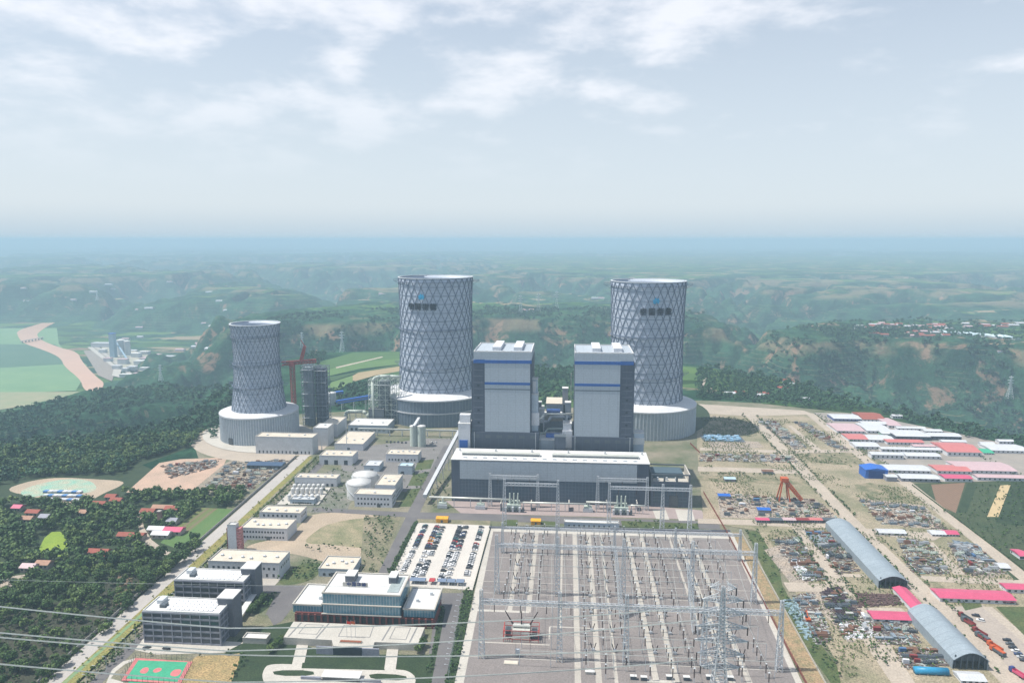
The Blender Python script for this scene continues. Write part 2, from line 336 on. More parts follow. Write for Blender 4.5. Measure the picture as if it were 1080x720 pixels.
def make_terrain():
    rr = np.concatenate([np.linspace(40, 780, 14), np.exp(np.arange(math.log(790), math.log(42000), .0052))])
    az = np.concatenate([np.linspace(-100, -46, 60)[:-1], np.linspace(-46, 40, 980), np.linspace(40, 100, 60)[1:]]) 
    A, Q = np.meshgrid(np.radians(az), rr); X = Q * np.sin(A); Y = Q * np.cos(A)
    Z = height(X.ravel(), Y.ravel()).reshape(X.shape)
    nr, nc = X.shape; co = np.stack([X, Y, Z], -1).reshape(-1, 3)
    i = np.arange((nr - 1) * (nc - 1)); r_ = i // (nc - 1); c_ = i % (nc - 1); a = r_ * nc + c_
    f = np.stack([a, a + 1, a + nc + 1, a + nc], -1)[:, ::-1]
    me = bpy.data.meshes.new('terrain'); me.vertices.add(len(co)); me.vertices.foreach_set('co', co.ravel().astype(np.float32))
    me.loops.add(f.size); me.loops.foreach_set('vertex_index', f.ravel().astype(np.int32)); me.polygons.add(len(f))
    me.polygons.foreach_set('loop_start', np.arange(0, f.size, 4, dtype=np.int32)); me.update(calc_edges=True)
    me.polygons.foreach_set('use_smooth', np.ones(len(f), bool)); me.validate()
    m = bpy.data.materials.new('loess_terrain'); m.use_nodes = True; t = m.node_tree; b = t.nodes['Principled BSDF']; b.inputs['Roughness'].default_value = .95
    b.inputs['Specular IOR Level'].default_value = .1
    geo = N(t, 'ShaderNodeNewGeometry'); sp = N(t, 'ShaderNodeSeparateXYZ'); t.links.new(geo.outputs['Normal'], sp.inputs[0])
    pz = N(t, 'ShaderNodeSeparateXYZ'); t.links.new(geo.outputs['Position'], pz.inputs[0])
    def noise(s, d=5, rough=.6, dist=0):
        n = N(t, 'ShaderNodeTexNoise', Scale=s, Detail=float(d), Roughness=rough, Distortion=float(dist)); t.links.new(geo.outputs['Position'], n.inputs['Vector']); return n.outputs[0]
    def rng(src, a, b_, c=0., d=1.):
        r = N(t, 'ShaderNodeMapRange'); r.interpolation_type = 'SMOOTHSTEP'; t.links.new(src, r.inputs[0])
        for k, v in zip(('From Min', 'From Max', 'To Min', 'To Max'), (a, b_, c, d)): r.inputs[k].default_value = v
        return r.outputs[0]
    def mix(f_, a, b_, mode='MIX'):
        x = N(t, 'ShaderNodeMixRGB', blend_type=mode)
        if isinstance(f_, float): x.inputs[0].default_value = f_
        else: t.links.new(f_, x.inputs[0])
        for k, v in ((1, a), (2, b_)):
            if isinstance(v, tuple): x.inputs[k].default_value = (*v, 1)
            else: t.links.new(v, x.inputs[k])
        return x.outputs[0]
    def mul(a, b_):
        x = N(t, 'ShaderNodeMath', operation='MULTIPLY')
        for k, v in enumerate((a, b_)):
            if isinstance(v, float): x.inputs[k].default_value = v
            else: t.links.new(v, x.inputs[k])
        return x.outputs[0]
    veg = mix(rng(noise(.012, 6, .65), .36, .62), (.010, .045, .026), (.038, .110, .055))
    veg = mix(rng(noise(.09, 5, .7), .42, .62), veg, mix(.5, veg, (.008, .026, .013)))
    mpn = N(t, 'ShaderNodeMapping'); mpn.inputs['Scale'].default_value = (.006, .016, .0); mpn.inputs['Rotation'].default_value = (0, 0, .5); t.links.new(geo.outputs['Position'], mpn.inputs[0])
    vo = N(t, 'ShaderNodeTexVoronoi', Scale=1.0); t.links.new(mpn.outputs[0], vo.inputs['Vector'])
    hsv = N(t, 'ShaderNodeSeparateColor'); t.links.new(vo.outputs['Color'], hsv.inputs[0])
    rmp = N(t, 'ShaderNodeValToRGB'); t.links.new(hsv.outputs[0], rmp.inputs[0]); e = rmp.color_ramp; e.interpolation = 'CONSTANT'
    e.elements[0].color = (.05, .12, .03, 1); e.elements[1].position = .28; e.elements[1].color = (.10, .18, .05, 1)
    for p_, c_2 in ((.5, (.03, .07, .02, 1)), (.68, (.30, .24, .15, 1)), (.78, (.08, .15, .05, 1)), (.92, (.24, .17, .11, 1))):
        q = e.elements.new(p_); q.color = c_2
    flat = rng(sp.outputs[2], .985, .997)
    wood = rng(noise(.0045, 4, .6), .45, .51)
    at = N(t, 'ShaderNodeAttribute'); at.attribute_name = 'fields'
    col = mix(mul(flat, mul(wood, at.outputs['Fac'])), veg, rmp.outputs[0])
    steep = mul(rng(sp.outputs[2], .86, .70), rng(noise(.013, 5, .7, .5), .54, .64))
    col = mix(mul(steep, .8), col, (.30, .19, .13))
    wv = N(t, 'ShaderNodeMath', operation='PINGPONG'); t.links.new(pz.outputs[2], wv.inputs[0]); wv.inputs[1].default_value = 5.5
    ter = mul(mul(rng(wv.outputs[0], .9, .2), rng(sp.outputs[2], .985, .95)), rng(noise(.008, 3), .48, .58))
    col = mix(mul(ter, .55), col, (.22, .20, .11))
    rimz = mul(mul(rng(pz.outputs[2], -62., -40.), rng(pz.outputs[2], -12., -24.)), rng(noise(.006, 4, .6), .46, .58))
    col = mix(mul(rimz, .5), col, (.30, .21, .14))
    bu = N(t, 'ShaderNodeBump', Strength=1.0, Distance=7.0); t.links.new(noise(.07, 6, .75), bu.inputs['Height']); t.links.new(bu.outputs[0], b.inputs['Normal'])
    t.links.new(col, b.inputs['Base Color']); me.materials.append(m)
    xs_, ys_ = co[:, 0], co[:, 1]; D_ = np.hypot(xs_, ys_)
    fl = np.maximum(sst(2000, 2900, D_), 1 - sst(0, 40, sdist(xs_, ys_, PL_RIGHT))); fl = np.maximum(fl, (1 - sst(0, 30, sdist(xs_, ys_, PL_MAIN))) * sst(-250, -150, xs_)); fl = np.maximum(fl, .9 * (1 - sst(0, 60, sdist(xs_, ys_, RIVER_PLAIN))))
    fl = fl * sst(0, 260, sdist(xs_, ys_, PL_LEFT)); a_ = me.attributes.new('fields', 'FLOAT', 'POINT'); a_.data.foreach_set('value', fl.astype(np.float32))
    o = bpy.data.objects.new('terrain', me); COL.objects.link(o); struct(o)
make_terrain()

# haze: one closed block of pale air round the camera and the whole scene
hb = MB().box(-43500, 43500, -3000, 43500, -420, 248).mesh('haze')
hm = bpy.data.materials.new('hazy_air'); hm.use_nodes = True; t = hm.node_tree; t.nodes.clear()
ho = N(t, 'ShaderNodeOutputMaterial'); pv = N(t, 'ShaderNodeVolumePrincipled'); pv.inputs['Density'].default_value = 1.7e-4
pv.inputs['Color'].default_value = (.505, .70, .845, 1); pv.inputs['Anisotropy'].default_value = 0.0; t.links.new(pv.outputs[0], ho.inputs['Volume']); hb.materials.append(hm)
hz_o = bpy.data.objects.new('haze', hb); COL.objects.link(hz_o); struct(hz_o, 'stuff')
hm.cycles.homogeneous_volume = True

# ================================================================== GROUND PATCHES
def rect(x0, x1, y0, y1): return [(x0, y0), (x1, y0), (x1, y1), (x0, y1)]
sheet('plant_ground', [(-40, 800), (60, 722), (215, 500), (205, 470), (232, 452), (320, 436), (400, 432), (560, 432), (740, 422), (800, 425), (900, 436), (1000, 462), (1090, 480), (1500, 640), (1200, 900), (300, 900)], mat('plant_weeds', (.25, .215, .165), (.055, .085, .032), scale=.028, fine=.2))
# left side: works yards, fields, village
sheet('woodland_floor', [(-300, 474), (60, 470), (150, 462), (212, 455), (205, 470), (150, 490), (240, 530), (235, 560), (150, 640), (45, 724), (0, 790), (-300, 900)], M_grassd)
sheet('works_yard', smooth_poly([(2, 517), (30, 507), (60, 503), (100, 505), (133, 507), (126, 513), (111, 519), (95, 528), (73, 533), (48, 529), (40, 524)], 2), M_soil)
sheet('dust_net', smooth_poly([(18, 517), (60, 505), (95, 505), (105, 517), (80, 521), (50, 521), (28, 525)], 2), M_net, kind='structure')
sheet('works_yard', [(133, 519), (168, 488), (190, 484), (240, 482), (236, 490), (200, 519)], M_soilp)
sheet('scrap_yard', [(200, 519), (238, 488), (262, 476), (318, 480), (262, 517)], M_scrap)
sheet('ring_road', [G(273.5 + 73 * math.cos(a), 466 + 21 * math.sin(a)) for a in np.linspace(0, 2 * math.pi, 40)[:-1]], M_dusty, world=True)
sheet('crop_field', [(169, 572), (190, 552), (213, 535), (250, 537), (207, 582), (186, 578)], M_crop)
sheet('crop_field', [(192, 550), (213, 535), (230, 536), (198, 562), (176, 566)], mat('olive_crop', (.13, .15, .05), (.10, .13, .045), stripes=[('X', 7.0, .3, (.15, .12, .07))]))
sheet('crop_field', smooth_poly([(38, 584), (50, 561), (68, 560), (73, 583), (60, 588)], 1), M_grassb)
sheet('scrub_field', [(-60, 655), (60, 635), (125, 603), (150, 606), (165, 622), (58, 722), (-60, 790)], mat('dark_scrub', (.022, .032, .018), (.055, .05, .032), scale=.06, fine=.3))
sheet('bare_plot', [(124, 607), (140, 609), (138, 633), (122, 638)], mat('brown_plot', (.17, .11, .075), (.12, .09, .06)))
sheet('village_path', [(144, 540), (148, 540), (152, 556), (160, 569), (176, 581), (200, 586), (198, 589), (170, 584), (152, 574), (147, 560)], M_dusty)
sheet('village_path', [(0, 614), (14, 607), (30, 605), (32, 612), (18, 615), (0, 626)], M_dusty)
# perimeter road and its verges
X_ = lambda px, py: G(px, py)[0]
sheet('outer_verge', [(22, 745), (38, 745), (320, 480), (312, 480)], mat('brown_verge', (.12, .10, .075), (.07, .08, .045), fine=.25))
sheet('perimeter_road', [(28, 735), (48, 735), (327, 480), (316, 480)], mat('grey_road', (.40, .375, .35), (.34, .32, .30), scale=.04))
sheet('planted_verge', [(48, 735), (66, 735), (330, 482), (326, 481)], mat('yellow_green_verge', (.14, .17, .045), (.25, .20, .07), scale=.12, fine=.3))
sheet('green_net_strip', [(48, 735), (53, 735), (160, 640), (156, 640)], mat('green_net', (.10, .25, .15), (.22, .24, .10), scale=.2))
sheet('inner_road', [(78, 735), (92, 735), (350, 482), (342, 482)], M_asph)
# central tan ground and lawns
sheet('cleared_ground', smooth_poly([(330, 540), (386, 541), (422, 549), (404, 588), (372, 592), (345, 594), (312, 583), (255, 580), (268, 572), (305, 566), (318, 552)], 2), M_soil)
sheet('grass_patch', smooth_poly([(330, 562), (345, 552), (385, 545), (420, 549), (405, 575), (380, 578), (350, 574), (318, 573)], 2), mat('weeds', (.10, .125, .055), (.33, .27, .18), scale=.07, fine=.25))
sheet('grass_patch', [(384, 545), (423, 545), (398, 612), (352, 596), (380, 590)], M_mix)
sheet('grass_patch', smooth_poly([(292, 612), (318, 592), (345, 594), (330, 612), (300, 618)], 2), M_grass)
sheet('service_yard', [(360, 474), (450, 462), (488, 462), (452, 518), (432, 520), (360, 500)], mat('service_paving', (.20, .19, .185), (.145, .14, .135), scale=.08, fine=.15))
sheet('service_yard', [(300, 520), (352, 494), (384, 500), (365, 540), (330, 541), (292, 536)], mat('weedy_paving', (.21, .195, .18), (.07, .095, .05), scale=.08, fine=.2))
for q in ([(436, 500), (455, 497), (448, 512), (430, 512)], [(430, 516), (446, 514), (436, 534), (420, 534)], [(441, 486), (458, 484), (454, 494), (437, 496)]):
    sheet('lawn', q, M_grass)
sheet('plant_avenue', [(450, 722), (471, 722), (489, 625), (462, 625), (452, 690)], M_asph)
sheet('plant_avenue', [(394, 614), (409, 614), (423, 588), (442, 548), (490, 549), (490, 541), (443, 540), (476, 470), (468, 470), (430, 540), (330, 535), (330, 539), (428, 545)], M_asph)
sheet('plant_avenue', [(486, 548), (760, 558), (758, 550), (486, 541)], M_asph)
sheet('office_road', [(276, 617), (325, 617), (316, 625), (309, 640), (297, 655), (283, 662), (280, 648), (288, 632), (296, 625), (276, 625)], M_asph)
sheet('forecourt', [(290, 662), (232, 664), (262, 648), (282, 648)], M_mix)
sheet('office_lawn', [(236, 690), (262, 664), (310, 655), (300, 672), (350, 690), (455, 690), (464, 640), (470, 642), (452, 735), (235, 735), (230, 700)], M_grassd)
sheet('office_lawn', [(466, 735), (477, 735), (500, 622), (490, 622)], M_grassd)
sheet('office_lawn', smooth_poly([(276, 628), (292, 626), (284, 640), (272, 648), (258, 645)], 1), M_grassd)
sheet('forecourt', [(278, 606), (300, 606), (290, 617), (266, 617)], M_conc)
sheet('switchyard_road', [(476, 735), (490, 735), (523, 556), (516, 555)], M_concw)
sheet('hedge_bed', [(404, 614), (412, 614), (441, 551), (440, 548), (436, 551)], M_grassd)
sheet('planted_strip', [(440, 547), (517, 549), (517, 554), (441, 551)], M_mix)
sheet('car_park', [(441, 551), (517, 554), (515, 560), (499, 622), (409, 616)], mat('car_park_concrete', (.53, .50, .455), (.46, .435, .40), scale=.04))
sheet('office_forecourt', [(142, 685), (153, 671), (258, 677), (236, 688), (165, 690)], M_concw)
sheet('dry_grass', smooth_poly([(196, 692), (244, 690), (256, 688), (240, 730), (180, 735)], 1), mat('dry_tan_grass', (.36, .25, .12), (.20, .17, .08), scale=.1, fine=.25))
sheet('path', [(112, 720), (118, 706), (130, 697), (142, 694), (143, 696), (132, 700), (122, 708), (117, 715), (130, 719), (130, 721)], M_concw)
# hall front apron
sheet('hall_apron', [(470, 528), (690, 534), (740, 538), (745, 548), (486, 541)], mat('pinkish_apron', (.34, .275, .26), (.27, .22, .21), scale=.05))
for q in ([(532, 548), (546, 548), (546, 554), (530, 554)], [(570, 549), (586, 550), (585, 555), (571, 555)], [(655, 549), (735, 552), (738, 559), (657, 558)]):
    sheet('lawn', q, M_grass)
sheet('apron_slab', [(688, 537), (702, 537), (706, 548), (692, 547)], M_concw); sheet('apron_slab', [(712, 537), (730, 538), (733, 549), (716, 549)], M_concw)
# switchyard
sheet('switchyard_gravel', [(486, 735), (521, 556), (770, 560), (853, 735)], M_gravel)
sheet('switchyard_edge_road', [(846, 735), (853, 735), (774, 562), (767, 561)], M_concw)
Y0s, Y1s = 352.0, 548.0
sheet('switchyard_road', [(-58, 547), (134, 547), (134, 555), (-58, 555)], M_concw, world=True)
STRIP = [(550.4, 1.5, 423, 547), (566, 1.6, 423, 547), (593, .7, 405, 547), (606, 1.7, 340, 547), (620.7, 1.7, 340, 547), (633, 1.0, 352, 547),
         (661, 1.7, 357, 547), (675, 1.7, 357, 547), (704, .8, 357, 547), (714, 1.7, 357, 547), (726, 1.6, 357, 547)]
for px, w, a, b in STRIP:
    x = G(px, 562)[0]; sheet('switchyard_path', rect(x - w, x + w, a, b), M_conc, world=True)
for (a, b, y, w) in ((-55, -22, 423, 1.2), (-8, 25, 407, .5), (-8, -8.9, 400, 7), (-50, -8, 387, .5), (45, 60, 357, 1.2), (88, 108, 357, 1.2), (-60, 130, 372, .25), (-60, 130, 430, .25), (-60, 130, 446, .25), (-60, 130, 462, .25), (-60, 130, 478, .25), (-60, 130, 500, .25), (-60, 130, 520, .25)):
    sheet('cable_trench', rect(min(a, b), max(a, b), y - w, y + w), M_concw, world=True)
# right side yards
sheet('bare_strip', [(772, 561), (781, 562), (878, 735), (856, 735)], mat('orange_soil', (.34, .225, .135), (.17, .16, .085), fine=.2))
sheet('grass_strip', smooth_poly([(782, 560), (804, 560), (822, 600), (826, 622), (862, 675), (908, 735), (880, 735)], 1), M_grass)
MY = mat('yard_soil', (.36, .29, .215), (.14, .145, .08), scale=.022, fine=.22)
sheet('storage_yard', [(736, 430), (860, 437), (1085, 612), (1140, 735), (905, 735), (800, 560), (742, 550), (735, 470)], MY)
sheet('worker_camp_ground', [(858, 435), (905, 436), (1000, 455), (1110, 478), (1120, 508), (960, 508)], mat('camp_paving', (.31, .275, .24), (.22, .205, .185), scale=.05))
sheet('scrub_field', [(958, 510), (1130, 505), (1190, 700), (1085, 625)], mat('dark_rough_grass', (.028, .05, .02), (.055, .07, .03), scale=.05, fine=.3))
sheet('brown_field', [(982, 511), (1018, 509), (1008, 541), (988, 532)], mat('ploughed_soil', (.21, .13, .085), (.16, .11, .07), stripes=[('X', 3.0, .4, (.17, .105, .07))]))
sheet('dark_field', [(1020, 510), (1031, 510), (1020, 540), (1009, 541)], M_grassd); sheet('dark_field', [(1067, 507), (1140, 505), (1150, 560), (1050, 552)], M_grassd)
sheet('yellow_field', [(1055, 512), (1066, 511), (1053, 545), (1041, 545)], mat('straw', (.48, .37, .20), (.4, .31, .18)))
MW = mat('weeds_on_soil', (.055, .085, .032), (.31, .25, .175), scale=.09, fine=.2)
MG = mat('grey_storage_ground', (.24, .215, .19), (.34, .275, .21), scale=.08, fine=.3)
for q in ([(741, 440), (784, 441), (797, 452), (800, 462), (742, 458)], [(800, 446), (826, 448), (834, 456), (808, 456)], [(831, 455), (846, 460), (868, 475), (838, 472)],
          [(838, 478), (905, 477), (922, 490), (866, 490)], [(734, 500), (860, 505), (862, 512), (735, 508)], [(893, 512), (925, 508), (990, 535), (940, 540)],
          [(806, 562), (836, 562), (868, 608), (842, 612), (824, 590)], [(849, 560), (868, 560), (907, 605), (888, 609)], [(880, 690), (905, 700), (925, 735), (890, 735)],
          [(1000, 560), (1030, 563), (1062, 590), (1040, 592)], [(965, 612), (985, 612), (1000, 622), (985, 622)]):
    sheet('weedy_patch', smooth_poly(q, 1), MW)
for q in ([(797, 441), (812, 441), (850, 470), (838, 474), (815, 462)], [(745, 462), (800, 466), (806, 472), (750, 474)], [(738, 478), (830, 480), (838, 487), (738, 486)],
          [(905, 525), (975, 533), (1000, 560), (935, 553)], [(806, 580), (830, 572), (858, 612), (838, 620)], [(850, 625), (888, 618), (932, 668), (895, 678)],
          [(1000, 572), (1030, 575), (1060, 605), (1038, 612), (1012, 600)], [(756, 520), (860, 527), (888, 550), (760, 546)]):
    sheet('storage_ground', q, MG)
sheet('yard_road', [(785, 437), (795, 437), (906, 550), (1102, 735), (1070, 735), (893, 553), (790, 442)], M_dusty)
sheet('yard_road', [(848, 435), (858, 436), (925, 490), (962, 509), (1092, 612), (1088, 622), (952, 512), (916, 492)], M_dusty)
sheet('yard_road', [(835, 556), (848, 556), (922, 655), (975, 735), (950, 735), (886, 640)], M_dusty)
sheet('yard_road', [(736, 552), (905, 558), (895, 550), (736, 547)], M_dusty)
sheet('yard_road', [(738, 472), (822, 475), (826, 478), (738, 475)], M_dusty); sheet('yard_road', [(736, 492), (838, 495), (845, 500), (736, 497)], M_dusty)
sheet('yard_road', [(735, 426), (848, 433), (858, 437), (790, 439), (740, 436)], M_dusty)
sheet('yard_road', [(831, 449), (835, 449), (868, 476), (860, 476)], M_dusty); sheet('yard_road', [(826, 475), (905, 474), (907, 477), (830, 478)], M_dusty)
sheet('yard_road', [(826, 614), (876, 616), (878, 624), (832, 624)], M_dusty); sheet('yard_road', [(907, 641), (950, 641), (955, 645), (912, 648)], M_dusty)
sheet('yard_road', [(845, 574), (895, 577), (897, 579), (847, 577)], M_dusty); sheet('yard_road', [(870, 604), (912, 606), (914, 609), (873, 608)], M_dusty)
sheet('yard_road', [(968, 607), (1080, 612), (1085, 618), (978, 613)], M_dusty); sheet('yard_road', [(978, 572), (984, 572), (1018, 606), (1006, 606)], M_dusty)
sheet('yard_road', [(985, 570), (895, 562), (890, 556), (1000, 563)], M_dusty)
sheet('truck_yard', [(1002, 640), (1036, 638), (1100, 680), (1110, 720), (1082, 722)], mat('truck_yard_gravel', (.36, .31, .26), (.3, .26, .23)))
sheet('yard_road', [(1036, 640), (1046, 640), (1105, 690), (1105, 700)], M_dusty)
sheet('lawn', [(1013, 636), (1034, 636), (1036, 640), (1018, 644)], M_grass); sheet('lawn', [(1050, 640), (1090, 640), (1100, 690)], M_grass)
sheet('tower_apron', [G(680 + 69 * math.cos(a), 440 + 24 * math.sin(a)) for a in np.linspace(0, 2 * math.pi, 40)[:-1]], M_grassd, world=True)
sheet('tower_apron', [G(461 + 64 * math.cos(a), 432 + 22 * math.sin(a)) for a in np.linspace(0, 2 * math.pi, 40)[:-1]], M_mix, world=True)
sheet('ring_lane', [G(273.5 + 60 * math.cos(a), 460 + 17.5 * math.sin(a)) for a in np.linspace(0, 2 * math.pi, 40)[:-1]], M_concw, world=True)
# terraced fields beyond the plant
FB = [(.06, .13, .035), (.09, .17, .05), (.04, .09, .03), (.33, .26, .15), (.11, .19, .06), (.05, .11, .035)]
for k, q in enumerate([[(318, 394), (336, 382), (372, 372), (424, 371), (424, 378), (372, 382), (340, 391)], [(338, 392), (372, 382), (424, 378), (424, 384), (380, 389), (345, 397)],
                       [(345, 398), (424, 384), (424, 388), (378, 393), (350, 402)], [(365, 400), (378, 393), (424, 386), (424, 391), (396, 396), (375, 402)],
                       [(350, 403), (372, 396), (372, 403), (356, 411), (344, 410)], [(385, 405), (398, 396), (424, 391), (424, 396)]]):
    sheet('terrace_field', q, mat('terrace_%d' % k, FB[k], tuple(c * .8 for c in FB[k]), scale=.03))
sheet('terrace_path', [(354, 387.3), (403, 376), (404, 376.8), (355, 388.5)], M_dusty)
for q in ([(738, 410), (741, 410), (748, 394), (745, 392)], [(748, 412), (750, 412), (756, 397), (755, 396)]): sheet('hill_path', q, M_dusty)
# river plain, far left
ZR = -204.0
sheet('river_plain_field', [(-400, 346), (60, 346), (62, 362), (70, 372), (92, 385), (86, 402), (80, 412), (-400, 430)], mat('plain_green', (.16, .27, .12), (.11, .22, .10), scale=.01), base=ZR)
sheet('river_plain_field', [(-400, 363), (58, 363), (72, 373), (70, 384), (0, 388), (-400, 388)], mat('plain_dark', (.05, .12, .07), (.07, .14, .08), scale=.01), base=ZR)
sheet('river_plain_field', [(-400, 416), (85, 413), (80, 420), (0, 432), (-400, 440)], mat('plain_tan', (.30, .27, .16), (.2, .24, .12), scale=.02), base=ZR)
sheet('river', smooth_poly([(17, 349), (36, 343), (55, 338), (61, 339), (46, 346), (36, 355), (60, 366), (82, 371), (86, 381), (101, 397), (112, 405), (100, 416), (88, 411), (85, 400), (68, 387), (64, 377), (46, 369), (24, 362), (19, 355)], 2),
      mat('muddy_water', (.60, .36, .24), (.52, .31, .21), rough=.35, scale=.01, spec=.4), base=ZR)
sheet('quarry', [(88, 370), (100, 369), (122, 390), (118, 402), (104, 396)], mat('quarry_rock', (.30, .25, .21), (.2, .18, .16), fine=.2), base=ZR + 1)
sheet('plant_road', [(92, 366), (98, 366), (128, 390), (126, 398), (118, 396), (120, 388)], M_concw, base=ZR + 2)
sheet('plant_road', [(96, 364), (102, 364), (146, 399), (142, 400)], M_conc, base=ZR + 2)
sheet('quarry_yard', [(102, 362), (150, 372), (190, 388), (192, 393), (150, 392), (130, 388)], mat('cement_yard', (.52, .47, .40), (.20, .22, .15), scale=.03, fine=.2), base=ZR + 2.5)

# ================================================================== COOLING TOWERS
def tower(label, cx_px, front_py, skirt_rpx, skirt_side_top_py, prof_px, nseg, nrow, dark_skirt, emblem=False, small=False):
    """natural-draught tower: profile given as (half width px, py) read at the tower's axis"""
    sc_ = None
    Xf, Yf = G(cx_px, front_py)
    # solve radius and centre together
    r = 60.0
    for _ in range(12):
        Yc = Yf + r; r = GY(cx_px + skirt_rpx, 400, Yc)[0] - GY(cx_px, 400, Yc)[0]
    Yc = Yf + r; Xc = GY(cx_px, 430, Yc)[0]
    def sil(rr):      # half width in photo pixels of a circle of that radius standing at the tower's axis
        a = np.linspace(0, 2 * math.pi, 180); x, y = Xc + rr * np.cos(a), Yc + rr * np.sin(a); c, s = math.cos(YAW), math.sin(YAW); u = x * c + y * s; v = -x * s + y * c
        q = CAM_F * u / (v * math.cos(PITCH) + 110 * math.sin(PITCH)); return (q.max() - q.min()) / 2
    kf = skirt_rpx / sil(r); r *= kf
    hs = GY(cx_px, skirt_side_top_py, Yc)[1]
    prof = []
    for hw, py in prof_px:
        rr = hw / sil(1.0); prof.append((rr, GY(cx_px, py, Yc)[1]))
    t = thing('cooling_tower', label, 'cooling tower', (Xc, Yc, 0), 'cooling towers of the power station')
    # interpolate profile
    P = sorted(prof, key=lambda a: a[1]); zs = [p[1] for p in P]; rs = [p[0] for p in P]
    zr = np.linspace(hs - 1, zs[-1], 30); cf_ = np.polyfit(zs, rs, min(3, len(zs) - 1)); rad = lambda z: float(np.polyval(cf_, z))
    sh = MB().lathe([(rad(z), z) for z in zr] + [(rad(zs[-1]) - 1.2, zs[-1]), (rad(zs[-1]) - 1.2, zs[-1] - 2)] + [(rad(z) - 1.4, z) for z in zr[::-1]], 0, 0, 72)
    sh.build('shell', M_shell, t, smooth=True)
    # steel lattice: triangulated grid of bars standing just outside the cladding
    L = MB(); w = .62 if not small else .42
    def nd(i, j):
        z = hs + (zs[-1] - hs) * j / nrow; a = 2 * math.pi * (i + .5 * (j % 2)) / nseg; rr = rad(z) + .5; return (rr * math.cos(a), rr * math.sin(a), z)
    for j in range(nrow + 1):
        for i in range(nseg):
            L.bar(nd(i, j), nd(i + 1, j), w * .8)
            if j < nrow:
                L.bar(nd(i, j), nd(i, j + 1), w); L.bar(nd(i, j), nd(i - 1 if j % 2 == 0 else i + 1, j + 1), w)
    L.build('lattice', M_latp if small else M_lat, t)
    tp = MB(); zt = zs[-1]; tp.lathe([(rad(zt) + .8, zt - .3), (rad(zt) + .8, zt + .6), (rad(zt) - 1.2, zt + .6), (rad(zt) - 1.2, zt - .3)], 0, 0, 72); tp.build('top_rim', M_steel, t)
    for fr in ((.30, .55, .86) if small else (.24, .56, .965)):
        z = hs + (zt - hs) * fr; g = MB(); rr = rad(z)
        g.lathe([(rr + .8, z), (rr + 2.0, z), (rr + 2.0, z + .3), (rr + .8, z + .3)], 0, 0, 60)
        for k in range(30):
            a = 2 * math.pi * k / 30; g.bar(((rr + 1.9) * math.cos(a), (rr + 1.9) * math.sin(a), z), ((rr + 1.9) * math.cos(a), (rr + 1.9) * math.sin(a), z + 1.3), .18)
        g.lathe([(rr + 1.85, z + 1.2), (rr + 2.0, z + 1.2), (rr + 2.0, z + 1.35), (rr + 1.85, z + 1.35)], 0, 0, 60)
        for a in (0.05, math.pi - .05, -1.0, -2.2, 1.5):     # projecting obstruction-light platforms
            c, s = math.cos(a), math.sin(a)
            for dz in (0, 2.0): g.bar(((rr) * c, rr * s, z + dz), ((rr + 9) * c, (rr + 9) * s, z + dz), .5)
            g.bar(((rr + 9) * c, (rr + 9) * s, z), ((rr + 9) * c, (rr + 9) * s, z + 2), .4); g.bar((rr * c, rr * s, z - 5), ((rr + 8) * c, (rr + 8) * s, z), .4)
        g.build('ring_walkway', M_lat, t)
    # base ring of heat exchangers with its roof
    sk = t
    MB().lathe([(r - .6, 0), (r - .6, hs)], 0, 0, 96).build('base_ring_wall', mat('ring_glazing', (.10, .135, .18), (.15, .19, .24), scale=.1, rough=.4) if dark_skirt else M_skirt, sk)
    nm = 96; m = MB()
    for k in range(nm):
        a = 2 * math.pi * k / nm; c, s = math.cos(a), math.sin(a); m.box(-.01, .01, -.01, .01, 0, 0.01)
        m.v = m.v[:-8]; m.f = m.f[:-6]; m.bar(((r - .2) * c, (r - .2) * s, 0), ((r - .2) * c, (r - .2) * s, hs), .35 if dark_skirt else .8)
    m.build('mullions', mat('grey_mullion', (.30, .35, .41)) if dark_skirt else mat('pale_mullion', (.55, .60, .64)), sk)
    b = MB()
    for z in ([.52] if dark_skirt else []): b.lathe([(r - .2, hs * z - .8), (r + .5, hs * z - .8), (r + .5, hs * z + .8), (r - .2, hs * z + .8)], 0, 0, 96)
    b.lathe([(r - .4, hs - 1.2), (r + .6, hs - 1.2), (r + .6, hs + .4), (r - .4, hs + .4)], 0, 0, 96); b.build('band', M_sheet, sk)
    r2 = rad(hs + 3) ; MB().lathe([(r + .5, hs + .2), (r2 - .4, hs + (5.5 if not small else 3))], 0, 0, 96).build('ring_roof', M_ring, sk)
    if small:
        a = math.radians(-112); c, s = math.cos(a), math.sin(a); d = MB().box(-3, 3, -.4, .4, 0, 8).build('gate_door', M_win, t)
        d.location = ((r + .2) * c, (r + .2) * s, 0); d.rotation_euler.z = a + math.pi / 2
    if emblem:
        cxp, lz_py, tz_py = emblem
        base_a = math.asin(max(-1, min(1, (cxp - cx_px) * 1.15 / rad(zt))))
        zl = GY(cxp, tz_py, Yc - r * .6)[1]
        for k, chx in enumerate('中国华能'):
            a = -math.pi / 2 + base_a + (k - 1.5) * 9.6 / rad(zl); rr = rad(zl) + 2.6
            cu = bpy.data.curves.new('character', 'FONT'); cu.body = chx; cu.size = 8.6; cu.extrude = .4; cu.offset = .05; cu.align_x = 'CENTER'; cu.align_y = 'CENTER'
            o = text_mesh(cu, 'character', mat('letter_black', (.015, .018, .025))); o.parent = t
            o.location = (rr * math.cos(a), rr * math.sin(a), zl); o.rotation_euler = (math.pi / 2, 0, a + math.pi / 2)
            bp = MB().box(-3.6, 3.6, -.2, .2, -3.8, 3.8).box(-.3, .3, .2, 3.2, -.3, .3).build('character_plate', mat('plate_slate', (.085, .10, .14)), t); bp.location = ((rr - .9) * math.cos(a), (rr - .9) * math.sin(a), zl - .4); bp.rotation_euler = (0, 0, a + math.pi / 2)
